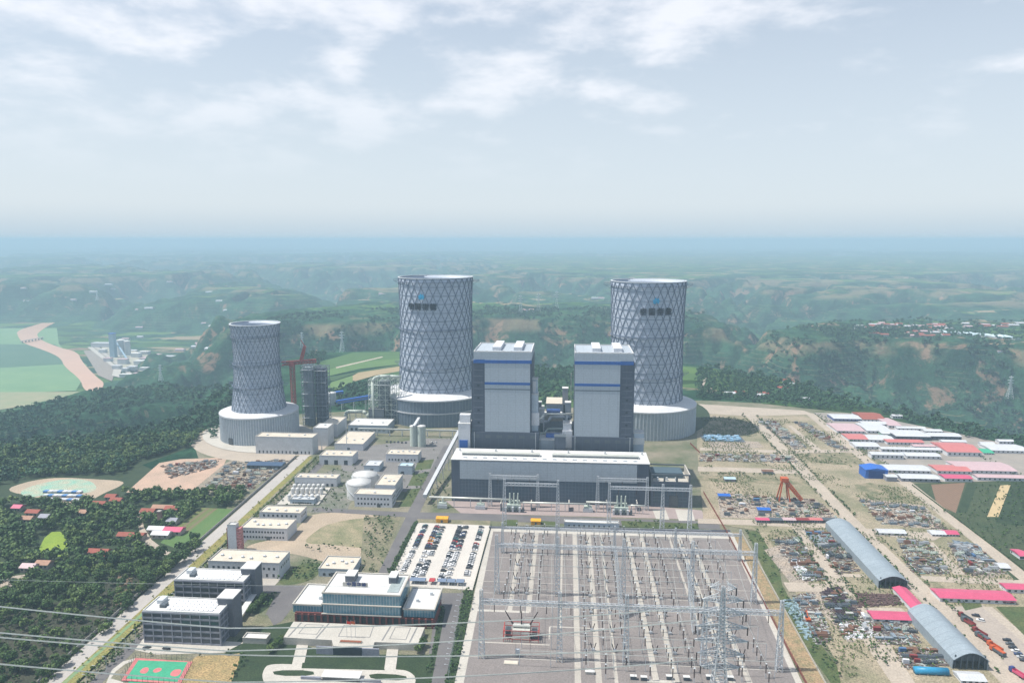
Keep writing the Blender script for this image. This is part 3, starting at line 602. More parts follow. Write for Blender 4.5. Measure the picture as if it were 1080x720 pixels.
        zl2 = GY(cxp, lz_py, Yc - r * .6)[1]; a = -math.pi / 2 + base_a; rr = rad(zl2) + 1.5
        e = MB()   # leaf-shaped swirls of the blue emblem
        for ang, ln, wd in ((100, 5.6, 1.9), (55, 5.4, 1.8), (145, 5.2, 1.8), (15, 4.6, 1.6), (185, 4.6, 1.6), (-35, 3.6, 1.3), (215, 3.6, 1.3)):
            A = R(ang); ux, uz = math.cos(A), math.sin(A); vx, vz = -uz, ux; pts = []
            for q in range(9): s_ = q / 8; pts.append((ux * ln * s_ + vx * wd * math.sin(math.pi * s_), uz * ln * s_ + vz * wd * math.sin(math.pi * s_)))
            for q in range(7, 0, -1): s_ = q / 8; pts.append((ux * ln * s_ - vx * wd * .35 * math.sin(math.pi * s_), uz * ln * s_ - vz * wd * .35 * math.sin(math.pi * s_)))
            n = len(pts); e.add([(x, -.3, z) for x, z in pts] + [(x, .3, z) for x, z in pts], [tuple(range(n)), tuple(range(2 * n - 1, n - 1, -1))] + [(i, i + n, (i + 1) % n + n, (i + 1) % n) for i in range(n)])
        o = e.build('emblem', mat('emblem_blue', (.03, .36, .62), amt=.2, rough=.5), t); o.location = (rr * math.cos(a), rr * math.sin(a), zl2 - 1); o.rotation_euler = (0, 0, a + math.pi / 2)
    return t, Xc, Yc, r, hs
T1 = tower('slender small lattice cooling tower on a pale ribbed drum, farthest left of the three towers', 273.5, 472, 42.5, 432, [(26.5, 341), (24.2, 372), (25.0, 395), (27, 415), (30, 436)], 32, 17, False, small=True)
T2 = tower('tall lattice cooling tower with dark glazed base ring, behind the left boiler house', 461.5, 452, 56, 411, [(38.7, 292), (37.6, 330), (38.2, 370), (39.5, 395), (41, 418)], 30, 14, True, emblem=(453.5, 313, 323))
T3 = tower('tall lattice cooling tower with pale ribbed base ring, behind the right boiler house', 680.3, 465, 54, 423, [(39.3, 296), (38, 335), (37.6, 370), (38.2, 400), (39.3, 426)], 30, 14, False, emblem=(684.5, 317, 328))

# ================================================================== MAIN BUILDINGS
YH0 = G(580, 531)[1]
def XP(px, Y, z=None, py=430): return GY(px, py, Y)[0]
# turbine hall
xl, xr = XP(476, YH0, py=490), XP(685, YH0, py=490); HH = GY(580, 487, YH0)[1]; YH1 = YH0 + 34
th = thing('turbine_hall', 'long low grey-blue turbine hall with white roof in front of both boiler houses', 'power hall', (0, YH0, 0))
D = YH1 - YH0
xa, xb = XP(485, YH0, py=490), XP(672, YH0, py=490)
MB().box(xl, xr, 0, D, 0, HH).build('wall', M_dark, th)
MB().box(xa, xb, -.5, 0, HH * .55, HH - .6).build('upper_wall_panel', M_panel, th)
MB().box(xa, xb, -.3, 0, 3, HH * .55 - .3).build('glazing_band', mat('hall_glazing', (.07, .10, .14), (.05, .07, .10), scale=.06, rough=.25, stripes=[('X', 3, .1, (.11, .14, .18)), ('Z', 3.2, .08, (.11, .14, .18))]), th)
rf = MB(); rf.box(xl - .5, xr + .5, -.6, D, HH, HH + .6); rf.build('roof', M_roofw, th)
for a, b in ((xl + 8, -23), (-12, xr - 8)):
    v = MB().box(a, b, 12, 17, HH + .6, HH + 3.2).build('roof_ventilator', M_silver, th)
    MB().box(a + .5, b - .5, 11.9, 12, HH + 1.0, HH + 2.2).build('louvre', M_steeld, v)
for k in range(18):
    x = xl + 12 + k * (xr - xl - 24) / 17; MB().box(x - 1.6, x + 1.6, 4, 6, HH + .6, HH + 1.5).build('roof_vent', M_steel, th)
for x in np.linspace(xl + 4, xr - 4, 6): MB().cyl((x, 26, HH), (x, 26, HH + 3), .8).build('roof_fan', M_steel, th)
# boiler houses
def boiler(label, pxl, pxr, py_top, py_back, dark_left, panel, dark_right, band_full, bands, py_panel_bottom, Yb, base_l, base_r):
    x0, x1 = XP(pxl, Yb), XP(pxr, Yb); h = GY(pxl, py_top, Yb)[1]; y1 = G((pxl + pxr) / 2, py_back, h)[1]; Dp = max(40, min(60, y1 - Yb))
    t = thing('boiler_house', label, 'boiler house', (0, Yb, 0), 'twin boiler houses')
    zf = lambda py: GY(550, py, Yb)[1]
    body = MB().box(min(x0, XP(dark_left[0], Yb)) , max(x1, XP(dark_right[1], Yb)), .0, Dp, 0, zf(381)).build('wall', M_dark, t)
    MB().box(x0, x1, -.4, Dp - 4, zf(379.5), h).build('upper_wall', M_panel, t)
    MB().box(XP(panel[0], Yb), XP(panel[1], Yb), -.8, 0, zf(py_panel_bottom), zf(379.5)).build('front_panel', M_panel, t)
    MB().box(x0 - .1, (x1 if band_full else XP(panel[1], Yb)) + .1, -1.1, 0, zf(383.2), zf(379.8)).build('blue_band', M_blue, t)
    MB().box(XP(panel[0], Yb), XP(panel[1], Yb), -1.1, -.8, zf(405.8), zf(403.2)).build('blue_band', M_blue, t)
    MB().box(XP(panel[0], Yb), XP(panel[1], Yb), -1.0, -.8, zf(410.9), zf(410)).build('dark_line', M_steeld, t)
    MB().box(XP(base_l, Yb), XP(base_r, Yb), -1.5, Dp, 0, zf(py_panel_bottom + .3)).build('base_wall', M_dark, t)
    bx0, bx1 = XP(base_l, Yb), XP(base_r, Yb); zb = zf(py_panel_bottom)
    lm_ = MB().box(-2.6, 2.6, -.08, 0, 0, 3.0).mesh('louvre', M_steeld)
    for k in range(6): o = bpy.data.objects.new('louvre', lm_); COL.objects.link(o); o.parent = t; o.location = (bx0 + (bx1 - bx0) * (k + .5) / 6, -1.52, zb - 6)
    for k in range(2): MB().bar((bx0 + 3 + (bx1 - bx0 - 6) * k, -1.9, 0), (bx0 + 3 + (bx1 - bx0 - 6) * k, -1.9, zb), .5).build('downpipe', M_steel, t)
    sd = dark_left if dark_left[1] - dark_left[0] > 2 else dark_right; sx0, sx1 = XP(sd[0], Yb), XP(sd[1], Yb); stt = 0
    for k in range(int(zf(383) / 6)): MB().box(sx0 + 2, sx1 - 2, -.35, -.05, 6 * k + 4, 6 * k + 4.5).build('ledge', mat('ledge_slate', (.14, .16, .20)), t)
    wv_ = MB().box(-1, 1, -.12, 0, 0, 1.6).mesh('window', M_win)
    for k in range(int(zf(383) / 12) - 1): o = bpy.data.objects.new('window', wv_); COL.objects.link(o); o.parent = t; o.location = ((sx0 + sx1) / 2, -.3, 12 * k + 12.6)
    MB().box(x0 + .8, x1 - .8, .6, Dp - 5, h - 1.8, h - 1.5).build('roof', M_roofw, t)
    p = MB()
    for b in ((x0, x1, -.4, .4), (x0, x1, Dp - 4.8, Dp - 4), (x0, x0 + .8, .4, Dp - 4.8), (x1 - .8, x1, .4, Dp - 4.8)): p.box(*b, h, h + 1.0)
    p.build('parapet', M_roofw, t)
    for k in range(2):
        xx = x0 + (x1 - x0) * (.38 + .37 * k); MB().box(xx - 4, xx + 4, 10, Dp - 8, h - 1.5, h + 3.5).build('roof_house', M_wall, t)
    for k in range(7):
        xx = x0 + 4 + (x1 - x0 - 8) * k / 6; MB().box(xx - 1, xx + 1, 4, 7, h - 1.5, h + .8).build('roof_vent', M_steel, t)
    for k in range(6): MB().box(x0 - .2 if dark_left[0] > pxl - 1 else x0, x0 + .9, 8 + 4 * k, 9 + 4 * k, h, h + 1.6).build('mast_stub', M_steel, t)
    return t
YB = YH1 + 13
boiler('tall blue-banded boiler house with its dark strip on the left side, left of the pair', 500, 560.5, 371, 361.5, (497.5, 512), (511.5, 559), (559, 560), True, 0, 455.5, YB, 497, 568.5)
boiler('tall blue-banded boiler house with its dark strip on the right side, right of the pair', 605.5, 667, 372.5, 363.5, (605.5, 606), (605.8, 653.4), (653.4, 668.5), True, 0, 458.5, YB, 603.5, 668.5)
# right annex
YA = YH0 - .5
xa0, xa1 = XP(687, YA, py=500), XP(728.5, YA, py=500); hA = GY(700, 500, YA)[1]
an = thing('maintenance_block', 'dark maintenance block with open white roof court at the right end of the turbine hall', 'plant building', (0, YA, 0))
DA = G(705, 489, hA)[1] - YA
MB().box(xa0, xa1, 0, DA, 0, hA - 7).build('wall', M_dark, an)
p = MB()
for b in ((xa0, xa1, 0, 1.0), (xa0, xa1, DA - 1, DA), (xa0, xa0 + 1, 1, DA - 1)): p.box(*b, hA - 1, hA)
for x in np.linspace(xa0 + .8, xa1 - .8, 4): p.box(x - .8, x + .8, 0, 1.0, hA - 7, hA - 1)
p.build('roof_frame', M_steeld, an)
MB().box(xa1 - 1, xa1, 1, DA - 1, hA - 7, hA).build('parapet', M_concw, an)
MB().box(xa0 + .5, xa1 - 1.2, 1.2, DA - 1.2, hA - 7, hA - 6.8).build('roof', M_concw, an)
MB().box(xa0 + .5, xa1 - 5, 10, DA - 3, hA - 6.8, hA - 2).build('roof_plant_room', mat('teal_dark', (.07, .11, .14)), an)
for k in range(8):
    x = xa0 + 2 + k * (xa1 - xa0 - 4) / 8; MB().box(x, x + (xa1 - xa0) / 11, -.15, 0, 4, hA - 9).build('window', mat('annex_glazing', (.055, .08, .11), rough=.2, stripes=[('Z', 3.0, .1, (.10, .13, .16))]), an)
MB().box(xa0 + 16, xa0 + 24, -.3, 0, 0, 11).build('gate_door', M_win, an)
for k in range(3): MB().cyl((xa0 + 6 + 8 * k, 4, hA - 6.8), (xa0 + 6 + 8 * k, 4, hA - 4), .9).build('roof_fan', M_steel, an)

# boiler-bay coal bunker block, stair towers and lifts between / beside the boiler houses
def block(name, label, cat, pxl, pxr, py_top, Y, depth, m, roof_m=None, parts=(), group=None, z0=0):
    x0, x1 = XP(pxl, Y), XP(pxr, Y); h = GY((pxl + pxr) / 2, py_top, Y)[1]
    t = thing(name, label, cat, (0, Y, 0), group)
    MB().box(x0, x1, 0, depth, z0, h).build('wall', m, t); MB().box(x0 - .3, x1 + .3, -.3, depth + .3, h, h + .7).build('roof', roof_m or M_roofw, t)
    for pn, a, b, c, d, e, f, mm in parts:     # fractions of the front
        MB().box(x0 + (x1 - x0) * a, x0 + (x1 - x0) * b, c, d, h * e, h * f).build(pn, mm, t)
    return t, x0, x1, h
block('coal_bunker', 'grey coal bunker bay low between the two boiler houses', 'bunker bay', 569, 596, 464, YB + 2, 26, M_panel, parts=[('blue_roof', .25, .8, 6, 16, 1.02, 1.06, M_bsheet)])
block('elevator_tower', 'pale lift tower with white cap, standing right of the left boiler house', 'lift tower', 560.8, 567.5, 416, YB + 6, 12, M_wallb, parts=[('cabin', -.2, 1.2, -1, 0, .66, .80, M_wall), ('white_box', -.3, 1.4, -3, 0, .35, .46, M_wall), ('mast', .1, .6, 3, 5, 1.0, 1.14, M_wall)], group='lift and stair towers')
block('stair_tower', 'narrow white stair block against the left side of the right boiler house', 'stair tower', 594, 603, 447, YB + 4, 12, M_wall, parts=[('cabin', -.1, 1.1, -2, 0, .62, .90, M_wall)], group='lift and stair towers')
block('dark_tower', 'short dark square tower on the hall roof between the boiler houses', 'plant tower', 585, 597, 461, YH1 + 3, 9, M_dark, M_steeld)
block('transfer_tower', 'grey-blue transfer house with blue round canopy between the boiler houses', 'transfer house', 572, 594, 440, YB + 52, 22, M_panel, parts=[('parapet', 0, 1, -.4, 0, .93, 1.03, M_roof), ('blue_canopy', .2, .85, 4, 14, 1.03, 1.10, M_bsheet), ('duct', .05, .12, -1, 0, .2, .8, M_steeld)])
block('fan_house', 'cream roofed fan house behind the transfer house, with ducts', 'plant house', 576, 596, 426, YB + 86, 30, M_wallb, M_roof, parts=[('duct', -.35, -.1, 2, 8, .5, .95, M_silver), ('duct', 1.05, 1.25, 2, 8, .45, .9, M_pale), ('stack', 1.28, 1.32, 2, 3, .4, 1.55, M_silver)])
block('stair_tower', 'pale stair block at the right side of the right boiler house', 'stair tower', 669, 680, 457, YB + 4, 12, M_wallb, parts=[('cabin', -.05, 1.05, -1, 0, .8, .92, M_roofw), ('dark_panel', .3, .8, -1.2, 0, .35, .55, M_dark)], group='lift and stair towers')
block('junction_house', 'pale conveyor junction house with blue stripe, left of the left boiler house', 'junction house', 483, 495.5, 447, YB - 4, 14, M_wall, parts=[('blue_stripe', .1, .8, -.4, 0, .62, .74, M_bsheet), ('upper_house', .1, 1, 2, 9, 1.0, 1.14, M_wall)])
# flue ducts, platforms and pipes filling the bay between the boiler houses
bay = random.Random(4); xb0, xb1 = XP(562, YB + 20), XP(604, YB + 20)
for k in range(7):
    z = 10 + 9 * k; yy = YB + 8 + (k % 3) * 12
    t = thing('flue_duct', 'silver duct crossing the bay between the boiler houses, %s from the bottom' % ORD[k], 'duct', (xb0, yy, 0), 'ducts between the boiler houses'); MB().tube([(0, 0, z), (8 + 3 * (k % 3), 0, z), (12 + 3 * (k % 3), 4, z + 4), (xb1 - xb0, 5, z + 4)], 1.0 + .4 * (k % 2), 10).build('duct', [M_silver, M_pale, M_steel][k % 3], t, True)
    MB().box(2, 3, -.5, .5, 0, z - 1).box(xb1 - xb0 - 6, xb1 - xb0 - 5, 4, 5, 0, z + 3).build('support', M_steel, t)
for k in range(5):
    x = xb0 + 3 + k * (xb1 - xb0 - 6) / 4; h = [52, 34, 46, 30, 58][k]; y = YB + 30 + 6 * (k % 2)
    t = thing('access_platform', 'open steel access frame in the bay between the boilers, %s from left' % ORD[k], 'steel frame', (x, y, 0), 'access frames between the boilers'); f = MB(); p = MB()
    for a in (-2, 2):
        for b in (-2, 2): f.bar((a, b, 0), (a, b, h), .4)
    for z in range(5, h, 5): p.box(-2.3, 2.3, -2.3, 2.3, z, z + .2); f.bar((-2, -2, z - 5), (2, -2, z), .25)
    f.build('frame', M_steel, t); p.build('platforms', M_offb, t)
for k, (px, ptop, dd) in enumerate(((564, 400, 10), (571, 432, 30), (599, 425, 30), (596, 410, 60), (568, 425, 60))):
    block('plant_annex', 'small pale plant annex in the bay between the boilers, %s of five' % ['tallest at the left', 'low left of centre', 'low right', 'rear right', 'rear left'][k], 'plant house', px - 3, px + 3, ptop, YB + dd, 8, [M_wallb, M_wall, M_panel, M_sheet, M_offb][k], group='plant annexes between the boilers', parts=[('louvre', .2, .8, -.2, 0, .6, .8, M_steeld)])
# sloping white conveyor gallery
def gallery(label, p, q, w, h, m, group='conveyor galleries', legs=3, cat='conveyor'):
    t = thing('conveyor_gallery', label, cat, (p[0], p[1], 0), group); P = Vector((0, 0, p[2])); Q = Vector((q[0] - p[0], q[1] - p[1], q[2]))
    MB().bar(P, Q, w, h).build('gallery', m, t); d = (Q - P).normalized(); s = d.cross(Vector((0, 0, 1))).normalized() * (w / 2 + .06)
    for sg in (-1, 1): MB().bar(P + s * sg + d * 2, Q + s * sg - d * 2, .1, h * .22).build('window_strip', mat('strip_glazing', (.12, .15, .18), rough=.3), t)
    for k in range(legs):
        c = P + (Q - P) * (k + .5) / legs
        if c.z > 4:
            l = MB(); 
            for sg in (-1, 1): l.bar(c + s * sg * .8 - Vector((0, 0, h / 2)), Vector((c.x + s.x * sg * 1.4, c.y + s.y * sg * 1.4, 0)), .6)
            l.bar(Vector((c.x + s.x, c.y + s.y, c.z * .5)), Vector((c.x - s.x, c.y - s.y, c.z * .5)), .4); l.build('trestle', M_steel, t)
    return t
a = G(448, 523, 8); b = G(484, 455, 22)
gallery('long white inclined pipe and conveyor gallery left of the turbine hall', (*a, 8), (*b, 22), 3.4, 3.0, M_sheet, legs=6)
a = G(355, 424, 10); b = G(392, 418, 20)
gallery('bright blue inclined conveyor gallery beside the white silo near the left tower', (*a, 10), (*b, 20), 5, 5, M_bsheet)
a = G(345, 410, 14); b = G(362, 409, 14)
gallery('short blue conveyor roof behind the white silo', (*a, 6), (*b, 8), 6, 4, M_bsheet, legs=1)
a = G(378, 452, 8); b = G(484, 454, 8)
gallery('level white pipe bridge running behind the service buildings to the junction house', (*a, 8), (*b, 8), 2.2, 1.8, M_silver, legs=8, cat='pipe bridge', group='pipe bridges')
a = G(300, 440, 15); b = G(322, 438, 15)


# ================================================================== SERVICE BUILDINGS
def add_windows(t, W, face, x0, x1, y0, y1, z0, dz, rows, n, w, h, margin=2.0):
    """row(s) of separate panes standing 4 cm proud of one wall; panes of one size share their mesh"""
    for r_ in range(rows):
        for k in range(n):
            o = bpy.data.objects.new('window', W); COL.objects.link(o); o.parent = t; f = (k + .5) / n; z = z0 + r_ * dz
            if face == 'F': o.location = (x0 + margin + (x1 - x0 - 2 * margin) * f, y0, z)
            elif face == 'R': o.location = (x1, y0 + margin + (y1 - y0 - 2 * margin) * f, z); o.rotation_euler.z = math.pi / 2
            else: o.location = (x0, y0 + margin + (y1 - y0 - 2 * margin) * f, z); o.rotation_euler.z = math.pi / 2
def hall(name, label, cat, pxl, pxr, ybase, ytop, yback, wall=None, roof=None, wins=(), vents=4, group='white service buildings', door=True, xtra=None, depth=None, minh=3.5):
    wall = wall or M_wall; roof = roof or M_roof
    X0, Y0 = G(pxl, ybase); X1 = GY(pxr, ybase, Y0)[0]; h = max(minh, GY(pxl, ytop, Y0)[1])
    Dp = depth or max(6, G((pxl + pxr) / 2, yback, h)[1] - Y0); W_ = X1 - X0
    t = thing(name, label, cat, (X0, Y0, 0), group)
    w = MB(); e = .35
    w.box(0, W_, 0, e, 0, h); w.box(0, W_, Dp - e, Dp, 0, h); w.box(0, e, e, Dp - e, 0, h); w.box(W_ - e, W_, e, Dp - e, 0, h); w.build('wall', wall, t)
    MB().box(e + .01, W_ - e - .01, e + .01, Dp - e - .01, h - .9, h - .55).build('roof', roof, t)
    c = MB(); 
    for b in ((-.12, W_ + .12, -.12, e + .05), (-.12, W_ + .12, Dp - e - .05, Dp + .12), (-.12, e + .05, e + .05, Dp - e - .05), (W_ - e - .05, W_ + .12, e + .05, Dp - e - .05)): c.box(*b, h, h + .22)
    c.build('coping', M_concw, t)
    if wins:
        for face, rows, n, ww, wh, z0, dz in wins:
            me = MB().box(-ww / 2, ww / 2, -.05, .05, 0, wh).mesh('window', M_win); add_windows(t, me, face, 0, W_, 0, Dp, z0, dz, rows, n, ww, wh)
    rg = random.Random(int(pxl * 7 + ybase))
    if vents:
        vm = MB().box(-.8, .8, -.8, .8, 0, 1.1).add(*[[(-1, -1, 1.1), (1, -1, 1.1), (1, 1, 1.1), (-1, 1, 1.1), (0, 0, 1.6)], [(0, 1, 4), (1, 2, 4), (2, 3, 4), (3, 0, 4), (3, 2, 1, 0)]]).mesh('roof_vent', M_steel)
        for k in range(vents):
            o = bpy.data.objects.new('roof_vent', vm); COL.objects.link(o); o.parent = t
            o.location = (2 + (W_ - 4) * (k + .3 + .4 * rg.random()) / vents, Dp * (.3 + .4 * rg.random()), h - .55)
    if door:
        xd = W_ * (.2 + .5 * rg.random()); MB().box(xd, xd + min(3.2, W_ * .3), -.09, 0, 0, min(3.2, h * .55)).build('door', M_steeld, t)
    return t, X0, Y0, W_, Dp, h
hall('process_hall', 'tall windowless white hall beside the ribbed drum of the small tower', 'hall', 270, 330, 478, 460, 456, M_sheet, M_roof, [('F', 1, 14, 1.4, 3, .8, 0)], 3)
hall('process_hall', 'narrow white block end on between the windowless white hall and the scaffold towers', 'hall', 331, 346, 470, 451, 446, M_sheet, M_roofw, (), 1, door=False)
hall('process_hall', 'deep white hall with cream roof right of the scaffold towers', 'hall', 340, 356, 460, 447, 439, M_sheet, M_roof, (), 2, door=False)
hall('process_hall', 'long flat hall with white roof and grey-blue wall against the left tower ring', 'hall', 367, 409, 456, 448, 441, M_wallb, M_roofw, [('F', 1, 8, 3, 3, 3, 0)], 3)
hall('workshop', 'deep white workshop with cream roof in front of the flat roofed hall', 'workshop', 353, 383, 474.5, 467.5, 454.5, M_wall, M_roof, (), 3)
hall('workshop', 'white workshop with three dark doorways and tall mast beside it', 'workshop', 337, 372, 489.7, 480, 474.4, M_wall, M_roof, [('F', 1, 3, 4.0, 5.0, .2, 0)], 4, door=False)
hall('store', 'low cream roofed store with a row of dark doors above the equipment yard', 'store', 311, 355, 512, 503, 499, M_wall, M_roof, [('F', 1, 8, 2.2, 2.6, .3, 0)], 5, door=False)
hall('store', 'small pale blue-grey building left of the twin silos pipe rack', 'store', 384, 400, 497, 490.5, 485, M_wallb, M_sheet, (), 1)
hall('workshop', 'wide white building with pipes behind the small blue-roofed pump house', 'workshop', 407, 441, 487, 478.5, 473.6, M_wall, M_roof, [('F', 1, 9, 1.6, 1.8, 2, 0)], 5)
hall('pump_house', 'small pump house with pale blue roof next to the avenue', 'pump house', 420, 435, 500, 491, 487.5, M_wallb, mat('pale_blue_roof', (.42, .56, .64)), [('R', 1, 3, 1.4, 1.6, 2, 0)], 1)
hall('laboratory_wing', 'deep cream roofed wing joined behind the two storey windowed front', 'laboratory', 396, 417, 527, 511, 499.5, M_wall, M_roof, [('R', 2, 7, 1.4, 1.6, 2, 4)], 3, door=False)
hall('laboratory', 'white two storey front with two rows of square windows beside two tanks', 'laboratory', 374, 413.5, 534, 520.5, 515, M_wall, M_roof, [('F', 2, 10, 1.5, 1.7, 2.2, 4.6), ('R', 2, 4, 1.4, 1.6, 2.2, 4.6)], 1)
hall('warehouse', 'white warehouse with cream roof behind the similar windowed one', 'warehouse', 274, 317, 550, 539.6, 533, M_wall, M_roof, [('F', 1, 8, 1.6, 1.8, 5, 0), ('R', 1, 4, 1.6, 1.8, 4, 0)], 4)
hall('warehouse', 'white two storey warehouse with fourteen small windows at the tan ground edge', 'warehouse', 254, 303, 568.6, 556, 546, M_wall, M_roof, [('F', 2, 14, 1.4, 1.5, 1.8, 4.2)], 6)
hall('canteen', 'long white building with red shopfront strip behind the dark office blocks', 'canteen', 220.4, 295, 607.5, 591, 579.4, M_wall, M_roof, [('F', 1, 13, 1.6, 1.8, 6.4, 0), ('F', 1, 10, 1.6, 2.4, 1.2, 0), ('R', 1, 5, 1.4, 1.8, 6.4, 0)], 6)
hall('garage', 'small square white building with cream roof behind the glass headquarters', 'garage', 336, 372.5, 607.4, 599, 586, M_wallb, M_roof, [('F', 1, 5, 1.8, 1.8, .8, 0)], 5)
x, y = G(283, 580); 
hall('relay_house', 'long low relay building with dark windows at the top of the switchyard', 'relay building', 595, 653, 556, 550.3, 548, M_wallb, M_roofw, [('F', 1, 10, 1.2, 1.8, .9, 0)], 0, door=False)
# stair tower with red facing
t, X0, Y0, W_, Dp, h = hall('slim_tower', 'slim grey tower with red patterned side panels behind the long white building', 'tower', 241, 250, 581, 553, 548.5, M_wall, M_roofw, (), 0, door=False, depth=5)
MB().box(W_, W_ + 3.4, .2, Dp - .2, 0, h - 3).build('red_panel', mat('red_pattern', (.33, .05, .06), (.55, .30, .28), scale=.9, fine=.3, stripes=[('Z', 2.2, .15, (.6, .35, .33))]), t); MB().box(-.8, 0, .2, Dp - .2, 0, h - 3).build('red_panel', M_red, t)
# tanks and silos
def tank(label, px, py, rp, top_py, m, name='storage_tank', cat='tank', group=None, stairs=True):
    Xf, Yf = G(px, py); r = GY(px + rp, py, Yf)[0] - Xf; Yc = Yf + r; Xc = GY(px, 430, Yc)[0]; h = GY(px, top_py, Yc)[1]
    t = thing(name, label, cat, (Xc, Yc, 0), group)
    MB().lathe([(r, 0), (r, h)], 0, 0, 40).build('shell', m, t, True)
    MB().lathe([(r + .15, h), (r + .15, h + .25), (0.01, h + r * .16)], 0, 0, 40).build('roof', M_roofw, t, True)
    if stairs:
        s = MB(); pr = None
        for k in range(15):
            a = R(200 + 6 * k); q = ((r + .5) * math.cos(a), (r + .5) * math.sin(a), h * (1 - k / 15))
            if pr: s.bar(pr, q, .9, .25)
            pr = q
        s.build('stair', M_steel, t)
        rl = MB()
        for k in range(24):
            a = 2 * math.pi * k / 24; b = 2 * math.pi * (k + 1) / 24; rl.bar((r * math.cos(a), r * math.sin(a), h + 1.1), (r * math.cos(b), r * math.sin(b), h + 1.1), .12); rl.bar((r * math.cos(a), r * math.sin(a), h), (r * math.cos(a), r * math.sin(a), h + 1.1), .12)
        rl.build('railing', M_steel, t)
    return t
tank('white round tank standing in front of its twin, left of the laboratory', 376, 528, 12.7, 508, M_roofw, group='twin white tanks')
tank('white round tank standing behind its twin, with pale roof edge', 382.5, 519, 12.7, 500, M_roofw, group='twin white tanks')
tank('small white vent tank tucked beside the rear white tank', 395, 514, 3.2, 501, M_roofw, stairs=False)
tank('tall cream silo, left of the pair near the left tower ring', 436, 471, 4.2, 449, M_pale, 'silo', 'silo', 'twin cream silos', False)
tank('tall cream silo, right of the pair near the left tower ring', 444, 471.5, 4.4, 449, M_pale, 'silo', 'silo', 'twin cream silos', False)
t = thing('silo_conveyor', 'sloping feed conveyor on top of the twin cream silos', 'conveyor', (*G(439, 471), 0)); hS = GY(439, 449, G(439, 471)[1] + 5)[1]
MB().bar((-2, -1, hS + 1), (1, 14, hS + 7), 3, 2.4).build('gallery', M_sheet, t)
for p_, q_ in (((-2, 4, hS), (-2, 4, hS + 3.4)), ((2, 6, hS), (2, 6, hS + 4))): MB().bar(p_, q_, .5).build('post', M_steel, t)
tank('plain white silo behind the scaffold towers beside the blue conveyor', 350, 428, 4.8, 414, M_wall, 'silo', 'silo', None, False)
# small process tanks in the equipment yard
x0, y0 = G(292, 534)
t = thing('equipment_plinth', 'pale slab crowded with white filter vessels left of the tanks', 'plinth', (0, 0, 0))
MB().prism([G(292, 533), G(336, 533), G(349, 515), G(310, 515)], 0, 1.2).build('slab', M_concw, t)
W1 = ORD
for j, (py, n) in enumerate(((529, 6), (522, 7), (518, 7))):
    for k in range(n):
        px = 306 + (336 - 306) * k / (n - 1) + (528 - py) * .5; x, y = G(px, py)
        v = thing('filter_vessel', 'white upright filter vessel, %s from left in the %s row on the plinth' % (W1[k], ['front', 'middle', 'rear'][j]), 'vessel', (x, y, 1.2), 'white filter vessels')
        MB().cyl((0, 0, 0), (0, 0, 5.5), 1.7, 14).cyl((0, 0, 5.5), (0, 0, 6.4), 1.7, 14, .5).build('shell', M_roofw, v); MB().cyl((0, -1.7, 1.5), (0, -2.3, 1.5), .5, 8).build('manhole', M_steel, v)
hall('filter_house', 'dark glazed control hut in the middle of the filter vessels', 'hut', 306, 331, 532, 526, 523, M_wallb, M_steel, [('F', 1, 8, 1.8, 1.8, .8, 0)], 2, group=None)
# tall lamp mast, masts
def mast(label, px, py, top, group='tall lightning masts', name='lightning_mast', w=.5):
    x, y = G(px, py); h = GY(px, top, y)[1]; t = thing(name, label, 'mast', (x, y, 0), group)
    MB().cyl((0, 0, 0), (0, 0, h), w, 8, w * .45).build('pole', M_steel, t); MB().box(-w * 2, w * 2, -w * 2, w * 2, 0, .5).build('base', M_conc, t); MB().cyl((0, 0, h), (0, 0, h + 4), .12, 6, .04).build('rod', M_steel, t)
mast('tall grey mast in front of the white workshop with three doorways', 366, 481, 447)
mast('short grey mast at the left end of the service avenue', 339.5, 475, 459)
mast('thin white mast on the weedy ground right of the right boiler house', 695.5, 464, 441)
# scaffold towers, crane
def frame_tower(label, pxl, pxr, base, top, depth, m, fill, name='scaffold_tower', cat='steel frame', group='steel frame absorber towers', nx=4, ny=3, dz=5.0, w=.6, core=.8):
    X0, Y0 = G(pxl, base); X1 = GY(pxr, base, Y0)[0]; h = GY(pxl, top, Y0)[1]; W_ = X1 - X0
    t = thing(name, label, cat, (X0, Y0, 0), group); f = MB(); nz = int(h / dz)
    xs = np.linspace(0, W_, nx); ys = np.linspace(0, depth, ny)
    for x in xs:
        for y in ys: f.bar((x, y, 0), (x, y, h), w)
    for k in range(1, nz + 1):
        z = h * k / nz
        for y in ys: f.bar((0, y, z), (W_, y, z), w * .8)
        for x in xs: f.bar((x, 0, z), (x, depth, z), w * .8)
        for i in range(nx - 1):
            a, b = (xs[i], xs[i + 1]) if (i + k) % 2 else (xs[i + 1], xs[i]); f.bar((a, 0, z - h / nz), (b, 0, z), w * .5)
        if k % 2: f.bar((W_, 0, z - h / nz), (W_, depth, z), w * .5); f.bar((0, 0, z - h / nz), (0, depth, z), w * .5)
    f.build('frame', m, t)
    c = W_ * (1 - core) / 2; MB().box(c, W_ - c, depth * .15, depth * .85, 0, h * .97).build('core', fill, t)
    fl = MB()
    for k in range(2, nz, 3): fl.box(-.6, W_ + .6, -.8, depth * .15 - .1, h * k / nz, h * k / nz + .15)
    fl.build('platform', M_steel, t)
    return t, X0, Y0, W_, h
frame_tower('tall steel framed tower with pale core, left one beside the red crane jib', 320, 331, 449, 386, 14, mat('frame_grey', (.26, .30, .35)), mat('frame_core_pale', (.30, .36, .38), (.2, .25, .28), scale=.15))
frame_tower('tall steel framed tower with dark core, right one behind the white process halls', 332.5, 345, 448, 387, 16, mat('frame_grey2', (.20, .235, .29)), mat('frame_core_dark', (.085, .10, .13)))
